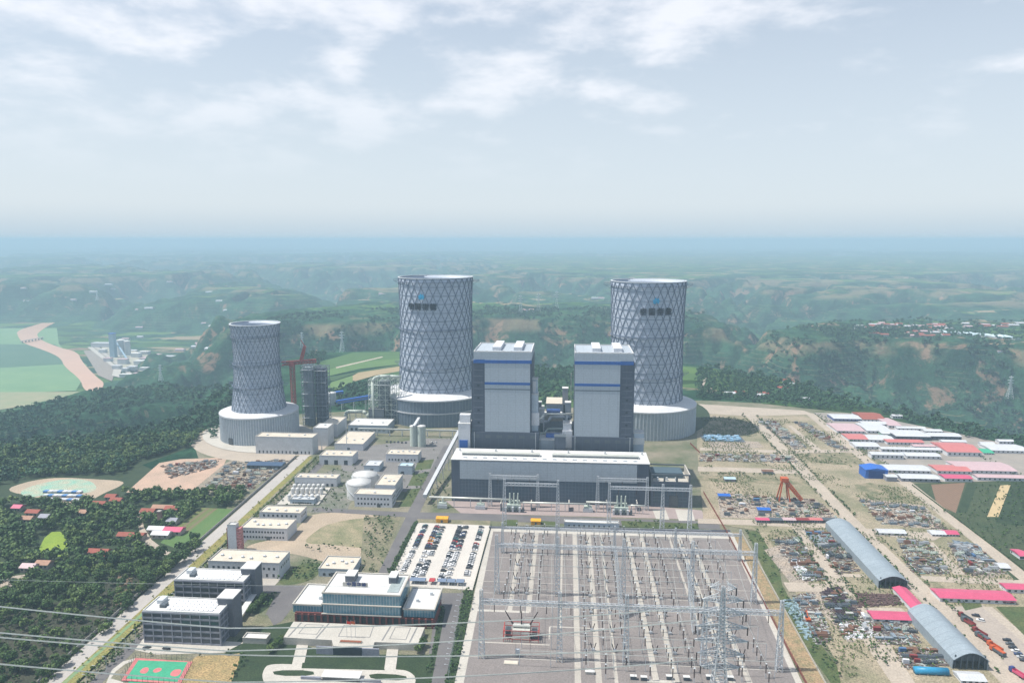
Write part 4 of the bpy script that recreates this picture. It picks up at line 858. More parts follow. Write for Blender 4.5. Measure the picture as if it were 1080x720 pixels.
t, X0, Y0, W_, h = frame_tower('pale green pipe framework beside the ring of the left tower', 389.5, 419, 447, 401, 18, M_pale, mat('frame_inner', (.16, .19, .20)), nx=6, group=None, core=.35, dz=6)
p = MB().tube([(W_ * .18, -3, 3), (W_ * .18, -3, h - 1), (W_ * .26, -3, h + 4), (W_ * .45, -2, h + 6), (W_ * .8, -1, h + 6), (W_ + 6, 3, h + 4.5)], 1.9, 12); p.build('bent_duct', M_pale, t, True)
t = thing('steam_duct', 'fat white bent duct rising beside the dark cooler box', 'duct', (*G(365, 444), 0)); MB().tube([(0, 0, 4), (0, 0, 10), (3, 0, 13), (22, 2, 13), (27, 2, 10), (30, 2, 5)], 2.4, 12).build('duct', M_pale, t, True)
for k in range(3): MB().bar((5 + 8 * k, 1, 0), (5 + 8 * k, 1, 11), .7).build('support', M_steel, t)
hall('cooler_box', 'dark cooling fan box on the flat hall roof beside the left tower ring', 'cooler', 389, 405, 448, 431, 429, M_steeld, M_steeld, (), 0, door=False, group=None)
def lattice(f, P, Q, w0, w1, nb, bw, diag=True):
    P, Q = Vector(P), Vector(Q); d = (Q - P).normalized(); up = Vector((0, 0, 1)) if abs(d.z) < .9 else Vector((0, 1, 0)); a = d.cross(up).normalized(); b = a.cross(d).normalized()
    rings = []
    for k in range(nb + 1):
        t_ = k / nb; c = P + (Q - P) * t_; w = (w0 + (w1 - w0) * t_) / 2; rings.append([c + a * w + b * w, c - a * w + b * w, c - a * w - b * w, c + a * w - b * w])
    for i in range(4): f.bar(rings[0][i], rings[-1][i], bw)
    for k in range(nb):
        for i in range(4):
            if diag: f.bar(rings[k][i], rings[k + 1][(i + 1) % 4], bw * .65)
            f.bar(rings[k + 1][i], rings[k + 1][(i + 1) % 4], bw * .65)
    return f
x, y = G(311, 450); hj = GY(311, 384, y)[1]
t = thing('tower_crane', 'red tower crane with long level jib beside the small cooling tower', 'tower crane', (x, y, 0))
lattice(MB(), (0, 0, 0), (0, 0, hj), 4.4, 4.4, 18, .7).build('mast', M_crane, t)
x1 = GY(332, 384, y)[0] - x; x0_ = GY(298, 384, y)[0] - x
lattice(MB(), (x0_, -2, hj + 1), (x1, 4, hj + 4), 4.2, 3.6, 12, .95).build('jib', M_crane, t)
MB().box(-3, 3, -3, 3, hj - 2, hj + 2).build('slewing_cab', M_crane, t)
hx = GY(317, 384, y)[0] - x; hx2 = GY(322, 384, y)[0] - x; hz1 = GY(320, 360, y)[1]
lattice(MB(), (hx, 1, hj + 3), (hx2, 1, hz1 - 6), 3.0, 2.2, 6, .8).build('luffing_arm', M_crane, t); MB().bar((hx2, 1, hz1 - 6), (hx + 1, 1, hz1 + 2), .8).build('luffing_tip', M_crane, t)

# ================================================================== OFFICE BLOCKS
def office(label, pxl, pxr, yb, yt, yback, nf, lift_l, lift_r):
    X0, Y0 = G(pxl, yb); X1 = GY(pxr, yb, Y0)[0]; h = GY(pxl, yt, Y0)[1]; Dp = G((pxl + pxr) / 2, yback, h)[1] - Y0; W_ = X1 - X0
    t = thing('office_block', label, 'office block', (X0, Y0, 0), 'dark grey office blocks')
    MB().box(0, W_, 0, Dp, 0, h - .8).build('wall', M_offw, t)
    MB().box(.5, W_ - .5, .5, Dp - .5, h - .8, h - .6).build('roof', M_roofw, t); fh = (h - 1.5) / nf
    for k in range(nf + 1):
        z = k * fh + .3; z = min(z, h - 1.7); MB().box(-.35, W_ + .35, -.35, Dp + .35, z, z + .9).build('floor_band', M_offb, t)
    c = MB(); n = 8
    for k in range(n + 1): xx = W_ * k / n; c.box(xx - .3, xx + .3, -.5, -.36, 0, h - .8)
    for k in range(5): yy = Dp * k / 4; c.box(W_ + .36, W_ + .5, yy - .3, yy + .3, 0, h - .8)
    c.build('facade_frame', M_offb, t)
    wm = MB().box(-1.5, 1.5, -.05, .05, 0, fh * .5).mesh('window', M_win)
    for k in range(nf):
        for i in range(16):
            o = bpy.data.objects.new('window', wm); COL.objects.link(o); o.parent = t; o.location = (W_ * (i + .5) / 16, -.06, k * fh + 1.5)
    p = MB().box(0, W_, 0, .5, h - .8, h).box(0, W_, Dp - .5, Dp, h - .8, h).box(0, .5, .5, Dp - .5, h - .8, h).box(W_ - .5, W_, .5, Dp - .5, h - .8, h); p.build('parapet', M_roofw, t)
    pn = MB().add([(-1.2, -.9, .3), (1.2, -.9, .3), (1.2, .9, 1.1), (-1.2, .9, 1.1), (-1.2, -.9, .2), (1.2, -.9, .2), (1.2, .9, 1.0), (-1.2, .9, 1.0)], [(0, 1, 2, 3), (7, 6, 5, 4), (0, 4, 5, 1), (1, 5, 6, 2), (2, 6, 7, 3), (3, 7, 4, 0)]).mesh('solar_panel', mat('collector_panel', (.72, .73, .75), (.55, .58, .62), scale=1.2, rough=.2))
    for r_ in range(4):
        for k in range(10):
            o = bpy.data.objects.new('solar_panel', pn); COL.objects.link(o); o.parent = t; o.location = (W_ * (.3 + .062 * k), Dp * (.2 + .19 * r_), h - .6)
    MB().box(W_ * .08, W_ * .16, Dp * .5, Dp * .85, h - .6, h + 1.8).build('roof_tank', M_steel, t); MB().box(W_ * .17, W_ * .24, Dp * .25, Dp * .5, h - .6, h + 1.2).build('roof_unit', M_steeld, t)
    # lift block at the right rear corner
    a, b = W_ * .87, W_ + 3.5; MB().box(a, b, Dp * .6, Dp + 4, 0, h + 3.5).build('lift_block', M_offw, t); MB().box(a - .3, b + .3, Dp * .6 - .3, Dp + 4.3, h + 3.5, h + 4.1).build('lift_roof', M_roofw, t)
    return X0, Y0, W_, Dp, h
office('dark grey office block with collectors on white roof, the nearer of the two', 153, 233, 677, 643, 629, 5, 0, 0)
office('dark grey office block with collectors on white roof, the farther of the two', 186, 258, 637, 610, 599, 4, 0, 0)
t = thing('covered_walkway', 'low white covered walkway linking the two dark office blocks', 'walkway', (*G(252, 656), 0)); a = G(250, 658); b = G(266, 634)
MB().bar((0, 0, 4), (b[0] - a[0], b[1] - a[1], 4), 4, .4).build('roof', M_roofw, t)
for k in range(6): MB().bar(((b[0] - a[0]) * k / 5, (b[1] - a[1]) * k / 5, 0), ((b[0] - a[0]) * k / 5, (b[1] - a[1]) * k / 5, 3.8), .4).build('post', M_offb, t)
hall('side_hall', 'white roofed low hall by the lawn right of the nearer office block', 'hall', 256, 281, 678, 672.5, 669, M_concw, M_roofw, (), 0, door=False, group=None)

# ================================================================== GLASS HEADQUARTERS AND PLAZA
XH, YHQ = G(313, 656)
hq = thing('headquarters', 'blue glass headquarters with red brick base and white roofs behind the plaza', 'office building', (0, 0, 0))
def vol(pn, pxl, pxr, Y, dep, z0, pyt, m, roof=True, inset=.4):
    x0, x1 = XP(pxl, Y, py=640), XP(pxr, Y, py=640); h = GY((pxl + pxr) / 2, pyt, Y)[1]
    w = MB().box(x0, x1, Y, Y + dep, z0, h).build(pn, m, hq)
    if roof:
        r_ = MB().box(x0 + .6, x1 - .6, Y + .6, Y + dep - .6, h + .02, h + .2).build('roof', M_roofw, hq)
        p = MB()
        for b in ((x0 - .4, x1 + .4, Y - .4, Y + .5), (x0 - .4, x1 + .4, Y + dep - .5, Y + dep + .4), (x0 - .4, x0 + .5, Y + .5, Y + dep - .5), (x1 - .5, x1 + .4, Y + .5, Y + dep - .5)): p.box(*b, h, h + .9)
        p.build('parapet', M_concw, hq)
    return x0, x1, h
YH_ = YHQ + 3
b0, b1, bh = vol('brick_base', 311, 458, YH_ - 2, 24, 0, 648, M_red, False)
l0, l1, lh = vol('glass_wing', 309, 339, YH_ - 1, 26, bh - .5, 638, M_glassb)
m0, m1, mh = vol('glass_block', 340.5, 422, YH_ - 3, 27, bh - .3, 627, M_glassb)
r0, r1, rh = vol('glass_wing', 425.5, 458, YH_ - 2, 27, bh - .5, 643, M_glassb)
for z in (bh + .4, (bh + mh) / 2): MB().box(m0 - .8, m1 + .8, YH_ - 4, YH_ - 3.05, z, z + .5).build('white_ledge', M_concw, hq)
colm = MB().box(-.5, .5, -.5, .5, 0, bh).mesh('column', M_red)
for k in range(22):
    o = bpy.data.objects.new('column', colm); COL.objects.link(o); o.parent = hq; o.location = (b0 + 1 + (b1 - b0 - 2) * k / 21, YH_ - 3.6, 0)
wm = MB().box(-1.7, 1.7, -.05, .05, 0, bh * .6).mesh('window', M_win)
for k in range(21):
    o = bpy.data.objects.new('window', wm); COL.objects.link(o); o.parent = hq; o.location = (b0 + 1 + (b1 - b0 - 2) * (k + .5) / 21, YH_ - 2.06, .8)
for fx, w in ((.2, 6), (.78, 4.5)):
    xx = m0 + (m1 - m0) * fx; u = MB().box(xx, xx + w, YH_ + 12, YH_ + 20, mh, mh + 4.2).build('roof_house', M_offw, hq); MB().box(xx - .3, xx + w + .3, YH_ + 11.7, YH_ + 20.3, mh + 4.2, mh + 4.7).build('cap', M_roofw, u)
MB().box(m1 - 9, m1 - 2, YH_ + 1, YH_ + 21, mh + .2, mh + .5).build('skylight', mat('skylight_grey', (.33, .38, .38), rough=.2), hq)
sg = MB().box(m0 + 10, m0 + 26, YH_ + 6, YH_ + 6.2, mh + .6, mh + 3.2).build('sign_frame', M_concw, hq)
for k, chx in enumerate('中国华能'):
    cu = bpy.data.curves.new('character', 'FONT'); cu.body = chx; cu.size = 3.0; cu.extrude = .1; cu.offset = .05; cu.align_x = 'CENTER'; cu.align_y = 'CENTER'
    o = text_mesh(cu, 'character', mat('sign_navy', (.03, .05, .16))); o.parent = sg; o.location = (m0 + 14 + 3.2 * k, YH_ + 5.8, mh + 1.9); o.rotation_euler = (math.pi / 2, 0, 0)
for (a, b, c) in ((l0 + 14, YH_ + 6, lh), (l0 + 17, YH_ + 5, lh), (r0 + 6, YH_ + 7, rh), (r0 + 13, YH_ + 16, rh)): MB().box(a, a + 1.6, b, b + 1.6, c + .2, c + 2).build('roof_unit', M_steel, hq)
MB().bar((b1 + 1.2, YH_ + 4, 0), (b1 + 1.2, YH_ + 24, 0), .01)
# plaza terrace
def terr(name, pts, z1, m, top=None, z0=0, label=None):
    P_ = [G(a, b, z1) for a, b in pts]; a_ = sum(P_[i - 1][0] * P_[i][1] - P_[i][0] * P_[i - 1][1] for i in range(len(P_)))
    if a_ < 0: P_ = P_[::-1]
    return struct(MB().prism(P_, z0, z1).build(name, m))
PZ = 4.6
terr('plaza_terrace', [(309.5, 655), (448, 661), (441, 678), (395, 676.5), (393, 683), (352, 681), (350, 674.5), (299, 671.5)], PZ, M_concw)
for q in ([(323, 658), (341, 658.7), (334, 668.5), (315, 667.5)], [(363, 659), (394, 660), (390, 671.5), (357, 670.5)], [(417, 661), (433, 661.7), (428, 674), (411, 673)]):
    pl = [G(a, b, PZ) for a, b in q]; o = MB()
    for i in range(4): o.bar((*pl[i], PZ + .03), (*pl[(i + 1) % 4], PZ + .03), .5, .05)
    struct(o.build('paving_line', mat('grey_paving', (.22, .22, .22))))
for (a, b) in (((347, 657), (333, 673)), ((412, 660), (403, 675)), ((318, 656), (304, 671)), ((440, 661), (432, 677))):
    A, B = G(*a, PZ), G(*b, PZ); struct(MB().bar((*A, PZ + .03), (*B, PZ + .03), .9, .05).build('paving_line', mat('grey_paving', (.22, .22, .22))))
yy = G(366, 690)[1]; xq0, xq1 = GY(352, 688, yy)[0], GY(382, 688, yy)[0]
t = thing('plaza_gate_wall', 'black and grey retaining wall at the foot of the plaza', 'wall', (0, yy - 1.0, 0)); MB().box(xq0, xq1, 0, .9, 0, PZ + .4).build('black_panel', M_win, t)
MB().box(xq0 - 10, xq0 - .1, .2, 1.0, 0, PZ + .2).build('side_wall', M_offb, t); MB().box(xq1 + .1, xq1 + 10, .2, 1.0, 0, PZ + .2).build('side_wall', M_offb, t)
sheet('plaza_path', [(314, 676), (326, 676), (319, 709), (306, 709)], M_concw); sheet('plaza_path', [(409, 678), (421, 679), (417, 709), (405, 708)], M_concw)
ring_o = smooth_poly([(284, 700), (320, 701), (420, 706), (432, 708), (440, 716), (434, 730), (285, 730), (276, 716), (278, 706)], 2)
sheet('plaza_path', ring_o, M_concw)
sheet('plaza_planting', smooth_poly([(287, 707), (330, 707), (332, 713), (290, 713)], 1), M_grassd); sheet('plaza_planting', smooth_poly([(388, 710), (428, 712), (430, 718), (392, 717)], 1), M_grassd)
sheet('plaza_planting', [(319, 699), (404, 702), (406, 707), (318, 705)], M_grassd)
yy = G(360, 719)[1]; xa_, xb_ = GY(340, 719, yy)[0], GY(378, 719, yy)[0]
t = thing('entrance_screen_wall', 'dark screen wall with white cap at the plaza entrance, bottom edge', 'wall', (0, yy, 0)); MB().box(xa_, xb_, 0, .8, 0, 2.6).build('black_panel', M_win, t); MB().box(xa_ - .6, xb_ + .6, -.3, 6.0, 2.6, 3.0).build('cap', M_roofw, t)
for s_, (a, b) in enumerate(((xa_ - 12, xa_ - .8), (xb_ + .8, xb_ + 12))): MB().box(a, b, .2, 1.2, 0, 2.0).build('side_wall', M_offb, t)
# flagpoles, flag
for k, px in enumerate((366, 370.5, 375)):
    x, y = G(px, 672, PZ); t = thing('flagpole', '%s white flagpole on the plaza' % ['left', 'middle', 'right'][k], 'flagpole', (x, y, PZ), 'plaza flagpoles'); MB().cyl((0, 0, 0), (0, 0, 11), .14, 8, .07).build('pole', M_roofw, t)
    if k < 2: MB().add([(0.15, -.03, 8.6), (2.6, -.25, 8.4), (2.6, -.25, 10.1), (.15, -.03, 10.4), (0.15, .03, 8.6), (2.6, -.19, 8.4), (2.6, -.19, 10.1), (.15, .03, 10.4)], [(0, 1, 2, 3), (7, 6, 5, 4), (0, 4, 5, 1), (1, 5, 6, 2), (2, 6, 7, 3), (3, 7, 4, 0)]).build('flag', mat('flag_red', (.6, .04, .02)) if k == 0 else M_orange, t)
x, y = G(370, 677, PZ); t = thing('flower_bed', 'red flower bed in front of the flagpoles', 'flower bed', (x, y, PZ)); MB().box(-6.5, 6.5, -1, 1, 0, .5).build('kerb', M_concw, t); MB().box(-6.2, 6.2, -.8, .8, .5, .9).build('flowers', mat('flower_red', (.32, .04, .05), (.15, .12, .04), scale=1.5), t)
# basketball court
sheet('sports_court', [(143, 694), (203, 698), (190, 722), (128, 718)], M_cpink); sheet('court_playing_field', [(146, 696.5), (198, 698.5), (187, 719.5), (133, 716)], M_cgreen)
for q in ([(151, 704), (158, 704), (155, 711), (146, 710)], [(183, 706), (193, 706), (188, 714), (178, 713)]): sheet('court_key', smooth_poly(q, 2), M_cpink)
sheet('court_circle', [(G(166, 707)[0] + 2.2 * math.cos(a), G(166, 707)[1] + 2.2 * math.sin(a)) for a in np.linspace(0, 6.28, 20)[:-1]], M_cpink, world=True)
sheet('court_playing_field', [(136, 719), (184, 722), (178, 740), (126, 735)], M_cgreen)
fn = thing('court_fence', 'tall thin post and rail fence round the green and pink sports court', 'fence', (0, 0, 0)); cs = [G(*p) for p in ((143, 694), (203, 698), (190, 722), (128, 718))]; po = MB(); ra = MB()
for i in range(4):
    A, B = Vector((*cs[i], 0)), Vector((*cs[(i + 1) % 4], 0)); n = max(2, int((B - A).length / 3))
    for k in range(n): c = A + (B - A) * k / n; po.bar(c, c + Vector((0, 0, 4)), .12)
    for z in (.1, 2, 4): ra.bar(A + Vector((0, 0, z)), B + Vector((0, 0, z)), .08)
po.build('posts', M_steeld, fn); ra.build('rails', M_steeld, fn)

# ================================================================== CARS
def car_proto(kind):
    """body with sloped bonnet and boot, dark glasshouse and four wheels"""
    L_, Wd = (4.6, 1.85) if kind != 'van' else (4.9, 1.9); t = bpy.data.objects.new('parked_car', None); COL.objects.link(t)
    sec = [(-L_ / 2, .35, .75), (-L_ / 2 + .15, .3, .95), (-.95, .28, 1.0), (1.0, .28, 1.0), (L_ / 2 - .2, .3, .85), (L_ / 2, .38, .6)]
    vs = []; 
    for y, a, b in sec: vs += [(-Wd / 2, y, a), (Wd / 2, y, a), (Wd / 2 * .94, y, b), (-Wd / 2 * .94, y, b)]
    fs = [(0, 1, 2, 3)] + [(4 * k + i, 4 * (k + 1) + i, 4 * (k + 1) + (i + 1) % 4, 4 * k + (i + 1) % 4) for k in range(len(sec) - 1) for i in range(4)] + [tuple(4 * (len(sec) - 1) + i for i in (3, 2, 1, 0))]
    B = MB().add(vs, fs); rl, rf_ = (-1.5, .35) if kind == 'sedan' else (-1.95, .5); zt = 1.45 if kind == 'sedan' else 1.65
    B.box(-.66, .66, rl + .25, rf_, zt - .05, zt); return t, B, (rl, rf_, zt)
def cabin(rl, rf_, zt):
    b = [(-.86, rl - .35, .98), (.86, rl - .35, .98), (.86, rf_ + .6, .98), (-.86, rf_ + .6, .98)]; c = [(-.68, rl + .2, zt - .06), (.68, rl + .2, zt - .06), (.68, rf_, zt - .06), (-.68, rf_, zt - .06)]
    return MB().add(b + c, [(4, 5, 6, 7), (0, 1, 5, 4), (1, 2, 6, 5), (2, 3, 7, 6), (3, 0, 4, 7)])
CARC = {'white': (.72, .72, .72), 'black': (.02, .02, .025), 'silver': (.42, .43, .44), 'dark grey': (.10, .105, .11), 'dark blue': (.03, .05, .13), 'red': (.40, .03, .03), 'orange': (.6, .25, .03), 'teal': (.06, .16, .17)}
PROTO = {}
for cn, cc in CARC.items():
    for kd in ('sedan', 'suv'):
        m = mat('car_paint_' + cn.replace(' ', '_'), cc, rough=.25, amt=.05, spec=.6); _, B, par = car_proto(kd)
        PROTO[cn, kd] = (B.mesh('body', m), cabin(*par).mesh('glasshouse', M_win)); COL.objects.unlink(_); bpy.data.objects.remove(_)
WHEEL = MB().cyl((-.11, 0, 0), (.11, 0, 0), .33, 12).mesh('wheel', mat('tyre', (.02, .02, .02)))
def car(x, y, rz, cn, kd, label, group, z=0.0, wheels=False):
    t = thing('parked_car', label, 'car', (x, y, z), group, rz)
    for n_, me in zip(('body', 'glasshouse'), PROTO[cn, kd]): o = bpy.data.objects.new(n_, me); COL.objects.link(o); o.parent = t
    if wheels:
        for sx in (-.85, .85):
            for sy in (-1.4, 1.4): o = bpy.data.objects.new('wheel', WHEEL); COL.objects.link(o); o.parent = t; o.location = (sx, sy, .33)
    return t
# columns of the car park run along Y; positions from the photo (top px at y=556, X constant)

lotc = [(447.5, .0), (460.5, 0), (466.5, 0), (485, 0), (491, 0), (507.5, 0)]
rc = random.Random(3); used = {}
stall = MB()
for ci, (px, _) in enumerate(lotc):
    x = G(px, 557)[0]; s_ = 1 if ci in (0, 2, 4) else -1
    for r_ in range(36):
        y = 553.5 - 2.72 * r_
        if y < 461 or (16 < r_ < 18): continue
        stall.box(x - 2.6, x + 2.6, y + 1.3, y + 1.42, .0, .01)
        far = r_ < 16
        if rc.random() > (.86 if far else .80): continue
        cn = rc.choice(['black', 'black', 'black', 'dark grey', 'dark grey', 'dark blue', 'silver', 'white', 'teal', 'dark blue', 'dark grey', 'red']) if far else rc.choice(['white'] * 5 + ['silver'] * 3 + ['black', 'dark grey'])
        if ci == 1 and r_ in (9, 11): cn = 'orange'
        kd = rc.choice(['sedan', 'sedan', 'suv'])
        lab = '%s %s in the %s car park column, %s bay from the back' % (cn, 'saloon' if kd == 'sedan' else 'estate', ORD[ci], ORD[r_])
        car(x + rc.uniform(-.2, .2), y, R(90) * s_ + rc.uniform(-.03, .03), cn, kd, lab, 'cars standing in the car park', .16)
struct(stall.build('parking_bay_line', mat('bay_line', (.45, .45, .44)), loc=(0, 0, .17)))

# car shelters along the lower edge
yb = G(460, 617)[1]
for k, (a, b, c, mm) in enumerate(((431.5, 448, 'blue-grey', mat('shelter_blue', (.16, .21, .30))), (452, 458, 'red', mat('shelter_red', (.40, .05, .06))), (461, 470, 'slate', mat('shelter_blue', (.16, .21, .30))), (470.8, 479.5, 'dusty blue', mat('shelter_blue', (.16, .21, .30))), (480.3, 489, 'plain steel blue', mat('shelter_blue', (.16, .21, .30))))):
    x0, x1 = GY(a, 617, yb)[0], GY(b, 617, yb)[0]; t = thing('car_shelter', '%s roofed car shelter, %s from left along the lower car park edge' % (c, ORD[k]), 'car shelter', (x0, yb, 0), 'car shelters')
    MB().box(0, x1 - x0, 0, 5.2, 2.6, 2.8).build('roof', mm, t); MB().box(0, x1 - x0, 5.2, 5.3, 0.6, 2.6).build('back_wall', mm, t)
    for xx in np.linspace(.3, x1 - x0 - .3, 4): MB().bar((xx, .3, 0), (xx, .3, 2.6), .2).build('post', M_steel, t)
for (px, py, rz, cn, lab) in ((155, 683.5, -30, 'dark grey', 'dark car parked at the left of the office forecourt'), (175.5, 684.3, 80, 'black', 'black car parked side on in the middle of the office forecourt')):
    car(*G(px, py), R(rz), cn, 'suv', lab, 'cars below the office block', .2, wheels=True)
for k, (px, py) in enumerate(((408, 466), (412, 466), (416, 466.5), (420, 466.5), (424, 467), (428, 467))):
    car(*G(px, py), R(5), rc.choice(['black', 'dark grey', 'dark blue']), 'suv', 'small dark vehicle, %s from left in the row beside the twin silos' % ORD[k], 'vehicles beside the silos', .15)
for k, (px, py) in enumerate(((455, 466.5), (459, 467))): car(*G(px, py), R(60), 'white', 'suv', 'white van, %s of two parked right of the twin silos' % ['left', 'right'][k], 'vehicles beside the silos', .15)
# yellow sheds
for k, (a, b, py, pt) in enumerate(((460, 472, 551, 545), (560, 570, 553.5, 547.5))):
    X0, Y0 = G(a, py); X1 = GY(b, py, Y0)[0]; t = thing('equipment_shed', 'bright %s shed on the grass strip, %s' % (['yellow-orange', 'orange'][k], ['above the car park', 'above the switchyard'][k]), 'shed', (X0, Y0, 0), 'yellow equipment sheds')
    W_ = X1 - X0; MB().box(0, W_, 0, 6, .3, 3.6).build('wall', M_yellow, t); MB().add([(-.3, -.3, 3.6), (W_ + .3, -.3, 3.6), (W_ + .3, 6.3, 3.6), (-.3, 6.3, 3.6), (-.3, 3, 4.7), (W_ + .3, 3, 4.7)], [(0, 1, 5, 4), (2, 3, 4, 5), (0, 4, 3), (1, 2, 5), (3, 2, 1, 0)]).build('roof', M_yellow, t); MB().box(W_ * .4, W_ * .6, -.1, 0, .3, 2.5).build('door', M_steeld, t)

# ================================================================== SWITCHYARD
SIDE = ['left', 'second', 'third', 'fourth', 'right']
def gantry(label, colx, Yg, H_, beam_z=None, group='switchyard gantries', w=2.6, lean=0.0):
    t = thing('switchyard_gantry', label, 'gantry', (colx[0], Yg, 0), group); bz = beam_z or H_ * .86
    for x in colx:
        c = MB(); lattice(c, (x - colx[0], 0, 0), (x - colx[0], 0, H_), w * 1.25, w * .55, 13, .34); c.build('column', M_steel, t)
    for a, b in zip(colx[:-1], colx[1:]):
        c = MB(); lattice(c, (a - colx[0], 0, bz), (b - colx[0], 0, bz), w * .8, w * .8, max(6, int((b - a) / 3)), .28); c.build('beam', M_steel, t)
    st = MB()
    for a, b in zip(colx[:-1], colx[1:]):
        for k in range(3):
            xx = a + (b - a) * (k + .5) / 3 - colx[0]; st.bar((xx, 0, bz - w * .4), (xx, 0, bz - w * .4 - 5), .35)
    i_ = None
    for a, b in zip(colx[:-1], colx[1:]):
        for k in range(3):
            xx = a + (b - a) * (k + .5) / 3 - colx[0]; MB().cyl((xx, 0, bz - w * .4), (xx, 0, bz - w * .4 - 5), .22, 8).build('insulator_string', M_ins, t)
    return bz
YG1 = G(600, 697)[1]; YG2 = G(600, 628)[1]; YG3 = G(600, 585)[1]
gx1 = [GY(p, 690, YG1)[0] for p in (508, 590, 660, 742, 822)]; gx2 = [GY(p, 625, YG2)[0] for p in (524, 588, 657, 729, 795)]
bz1 = gantry('long five legged lattice gantry across the near end of the switchyard', gx1, YG1, 41, 34)
bz2 = gantry('long five legged lattice gantry across the middle of the switchyard', gx2, YG2, 41, 34)
gantry('long low five legged lattice gantry along the far end of the switchyard', [GY(p, 585, YG3)[0] for p in (530, 587, 648, 712, 780)], YG3, 24, 20, w=1.8)
def Gg(label, p, base, top, bt):
    Y = G(sum(p) / len(p), base)[1]; h = GY(p[0], top, Y)[1]; b = GY(p[0], bt, Y)[1]; gantry(label, [GY(q, base, Y)[0] for q in p], Y, h, b, 'outgoing line gantries by the hall')
Gg('rear lattice gantry close to the turbine hall wall, left set', (517, 567), 534, 499, 502); Gg('front lattice gantry with two tall legs, left set by the turbine hall', (532, 588), 556, 505, 510)
Gg('rear lattice gantry close to the turbine hall wall, right set', (630, 682), 537, 502, 505); Gg('front three legged lattice gantry in front of the maintenance block', (642, 698, 727), 558, 509, 514)
# posts: dark porcelain on lattice stands, in rows
def post_proto(h, r, arm):
    s = MB().bar((-.35, -.35, 0), (-.15, -.15, h * .38), .12).bar((.35, -.35, 0), (.15, -.15, h * .38), .12).bar((-.35, .35, 0), (-.15, .15, h * .38), .12).bar((.35, .35, 0), (.15, .15, h * .38), .12).mesh('stand', M_steel)
    b = MB(); n = 9
    for k in range(n): z0_ = h * .38 + (h * .62) * k / n; b.cyl((0, 0, z0_), (0, 0, z0_ + h * .62 / n), r, 8, r * .7)
    c = MB().cyl((0, 0, h), (0, 0, h + .35), r * 1.5, 8)
    if arm: c.bar((-arm, 0, h + .3), (arm, 0, h + .3), .18)
    return s, b.mesh('insulator', M_ins), c.mesh('cap', M_steel)
PP1 = post_proto(8.5, .34, 0); PP2 = post_proto(7.0, .30, 1.8)
rows = [(545, .0, 'first'), (556, 0, 'second'), (574, 0, 'third'), (612, 0, 'fourth'), (626, 0, 'fifth'), (641, 0, 'sixth'), (657, 0, 'seventh'), (672, 0, 'eighth'), (687, 0, 'ninth'), (708, 0, 'tenth'), (721, 0, 'eleventh'), (738, 0, 'twelfth')]
rp = random.Random(11)
for ri, (px, _, nm) in enumerate(rows):
    x = G(px, 562)[0]; ys = np.arange(545 if ri < 10 else 520, 425 if ri < 3 else 352, -8.2 if ri % 2 else -9.4)
    k = 0
    for y in ys:
        if rp.random() < .12: continue
        pr = PP1 if (ri in (0, 2, 6, 8, 11) or y < 370) else PP2
        t = thing('insulator_post', 'dark insulator post, %s from the hall end in the %s row from left' % (ORD[k], nm), 'insulator', (x + rp.uniform(-.4, .4), y, 0), 'insulator posts of the switchyard'); k += 1
        for n_, me in zip(('stand', 'insulator', 'cap'), pr): o = bpy.data.objects.new(n_, me); COL.objects.link(o); o.parent = t
    # busbar tube on top of the row
    t = thing('busbar', 'thin grey busbar tube along the %s insulator row from left' % nm, 'busbar', (x, ys[-1], 0), 'busbars on the insulator rows')
    MB().tube([(0.9, 0, 7.6), (0.9, float(ys[0] - ys[-1]), 7.6)], .09, 6).build('tube', M_wire, t)
brk = (MB().box(-1, 1, -.7, .7, .6, 1.8).mesh('cabinet', M_steel), MB().cyl((-.6, 0, 1.8), (-1.6, 0, 5.2), .28, 8).cyl((.6, 0, 1.8), (1.6, 0, 5.2), .28, 8).mesh('bushing', M_ins))
for ri, px in enumerate((551, 563, 618, 634, 664, 679, 714, 728)):
    x = G(px, 562)[0]
    for k, y in enumerate(np.arange(530, 365 if ri > 1 else 430, -21)):
        t = thing('circuit_breaker', 'twin bushing breaker, %s from the hall end in the %s breaker line' % (ORD[k], ORD[ri]), 'breaker', (x, y, 0), 'circuit breakers of the switchyard')
        for n_, me in zip(('cabinet', 'bushing'), brk): o = bpy.data.objects.new(n_, me); COL.objects.link(o); o.parent = t
# big shunt reactor at the left front of the yard
x, y = G(550, 672); t = thing('shunt_reactor', 'large grey transformer with three splayed bushings and red pipework in the switchyard', 'transformer', (x, y, 0)); t.scale = (1.3, 1.3, 1.3)
MB().box(-4, 4, -2.5, 2.5, .8, 5).build('tank', M_silver, t); MB().box(-4.4, 4.4, -2.9, 2.9, 0, .8).build('plinth', M_conc, t)
for k in range(3): MB().cyl(((k - 1) * 3, 0, 5), ((k - 1) * 7.5, 0, 13), .42, 10, .2).build('bushing', M_ins, t)
for sx in (-1, 1):
    r_ = MB()
    for k in range(8): r_.box(sx * 5 - .1 + sx * .3 * k, sx * 5 + .1 + sx * .3 * k, -2, 2, 1, 4.4)
    r_.build('radiator', M_steeld, t)
MB().cyl((-4, 0, 6), (4, 0, 6), .8, 12).build('conservator', M_silver, t)
rp_ = MB()
for sx in (-8, 8):
    for z in (1.5, 3.5, 5.5): rp_.bar((sx, -4, z), (sx, 4, z), .2)
for z in (1.5, 3.5, 5.5):
    for sy in (-4, 4): rp_.bar((-8, sy, z), (8, sy, z), .2)
for sx in (-8, -4, 0, 4, 8):
    for sy in (-4, 4): rp_.bar((sx, sy, 0), (sx, sy, 5.5), .2)
rp_.build('fire_pipework', mat('pipe_red', (.45, .06, .05)), t)
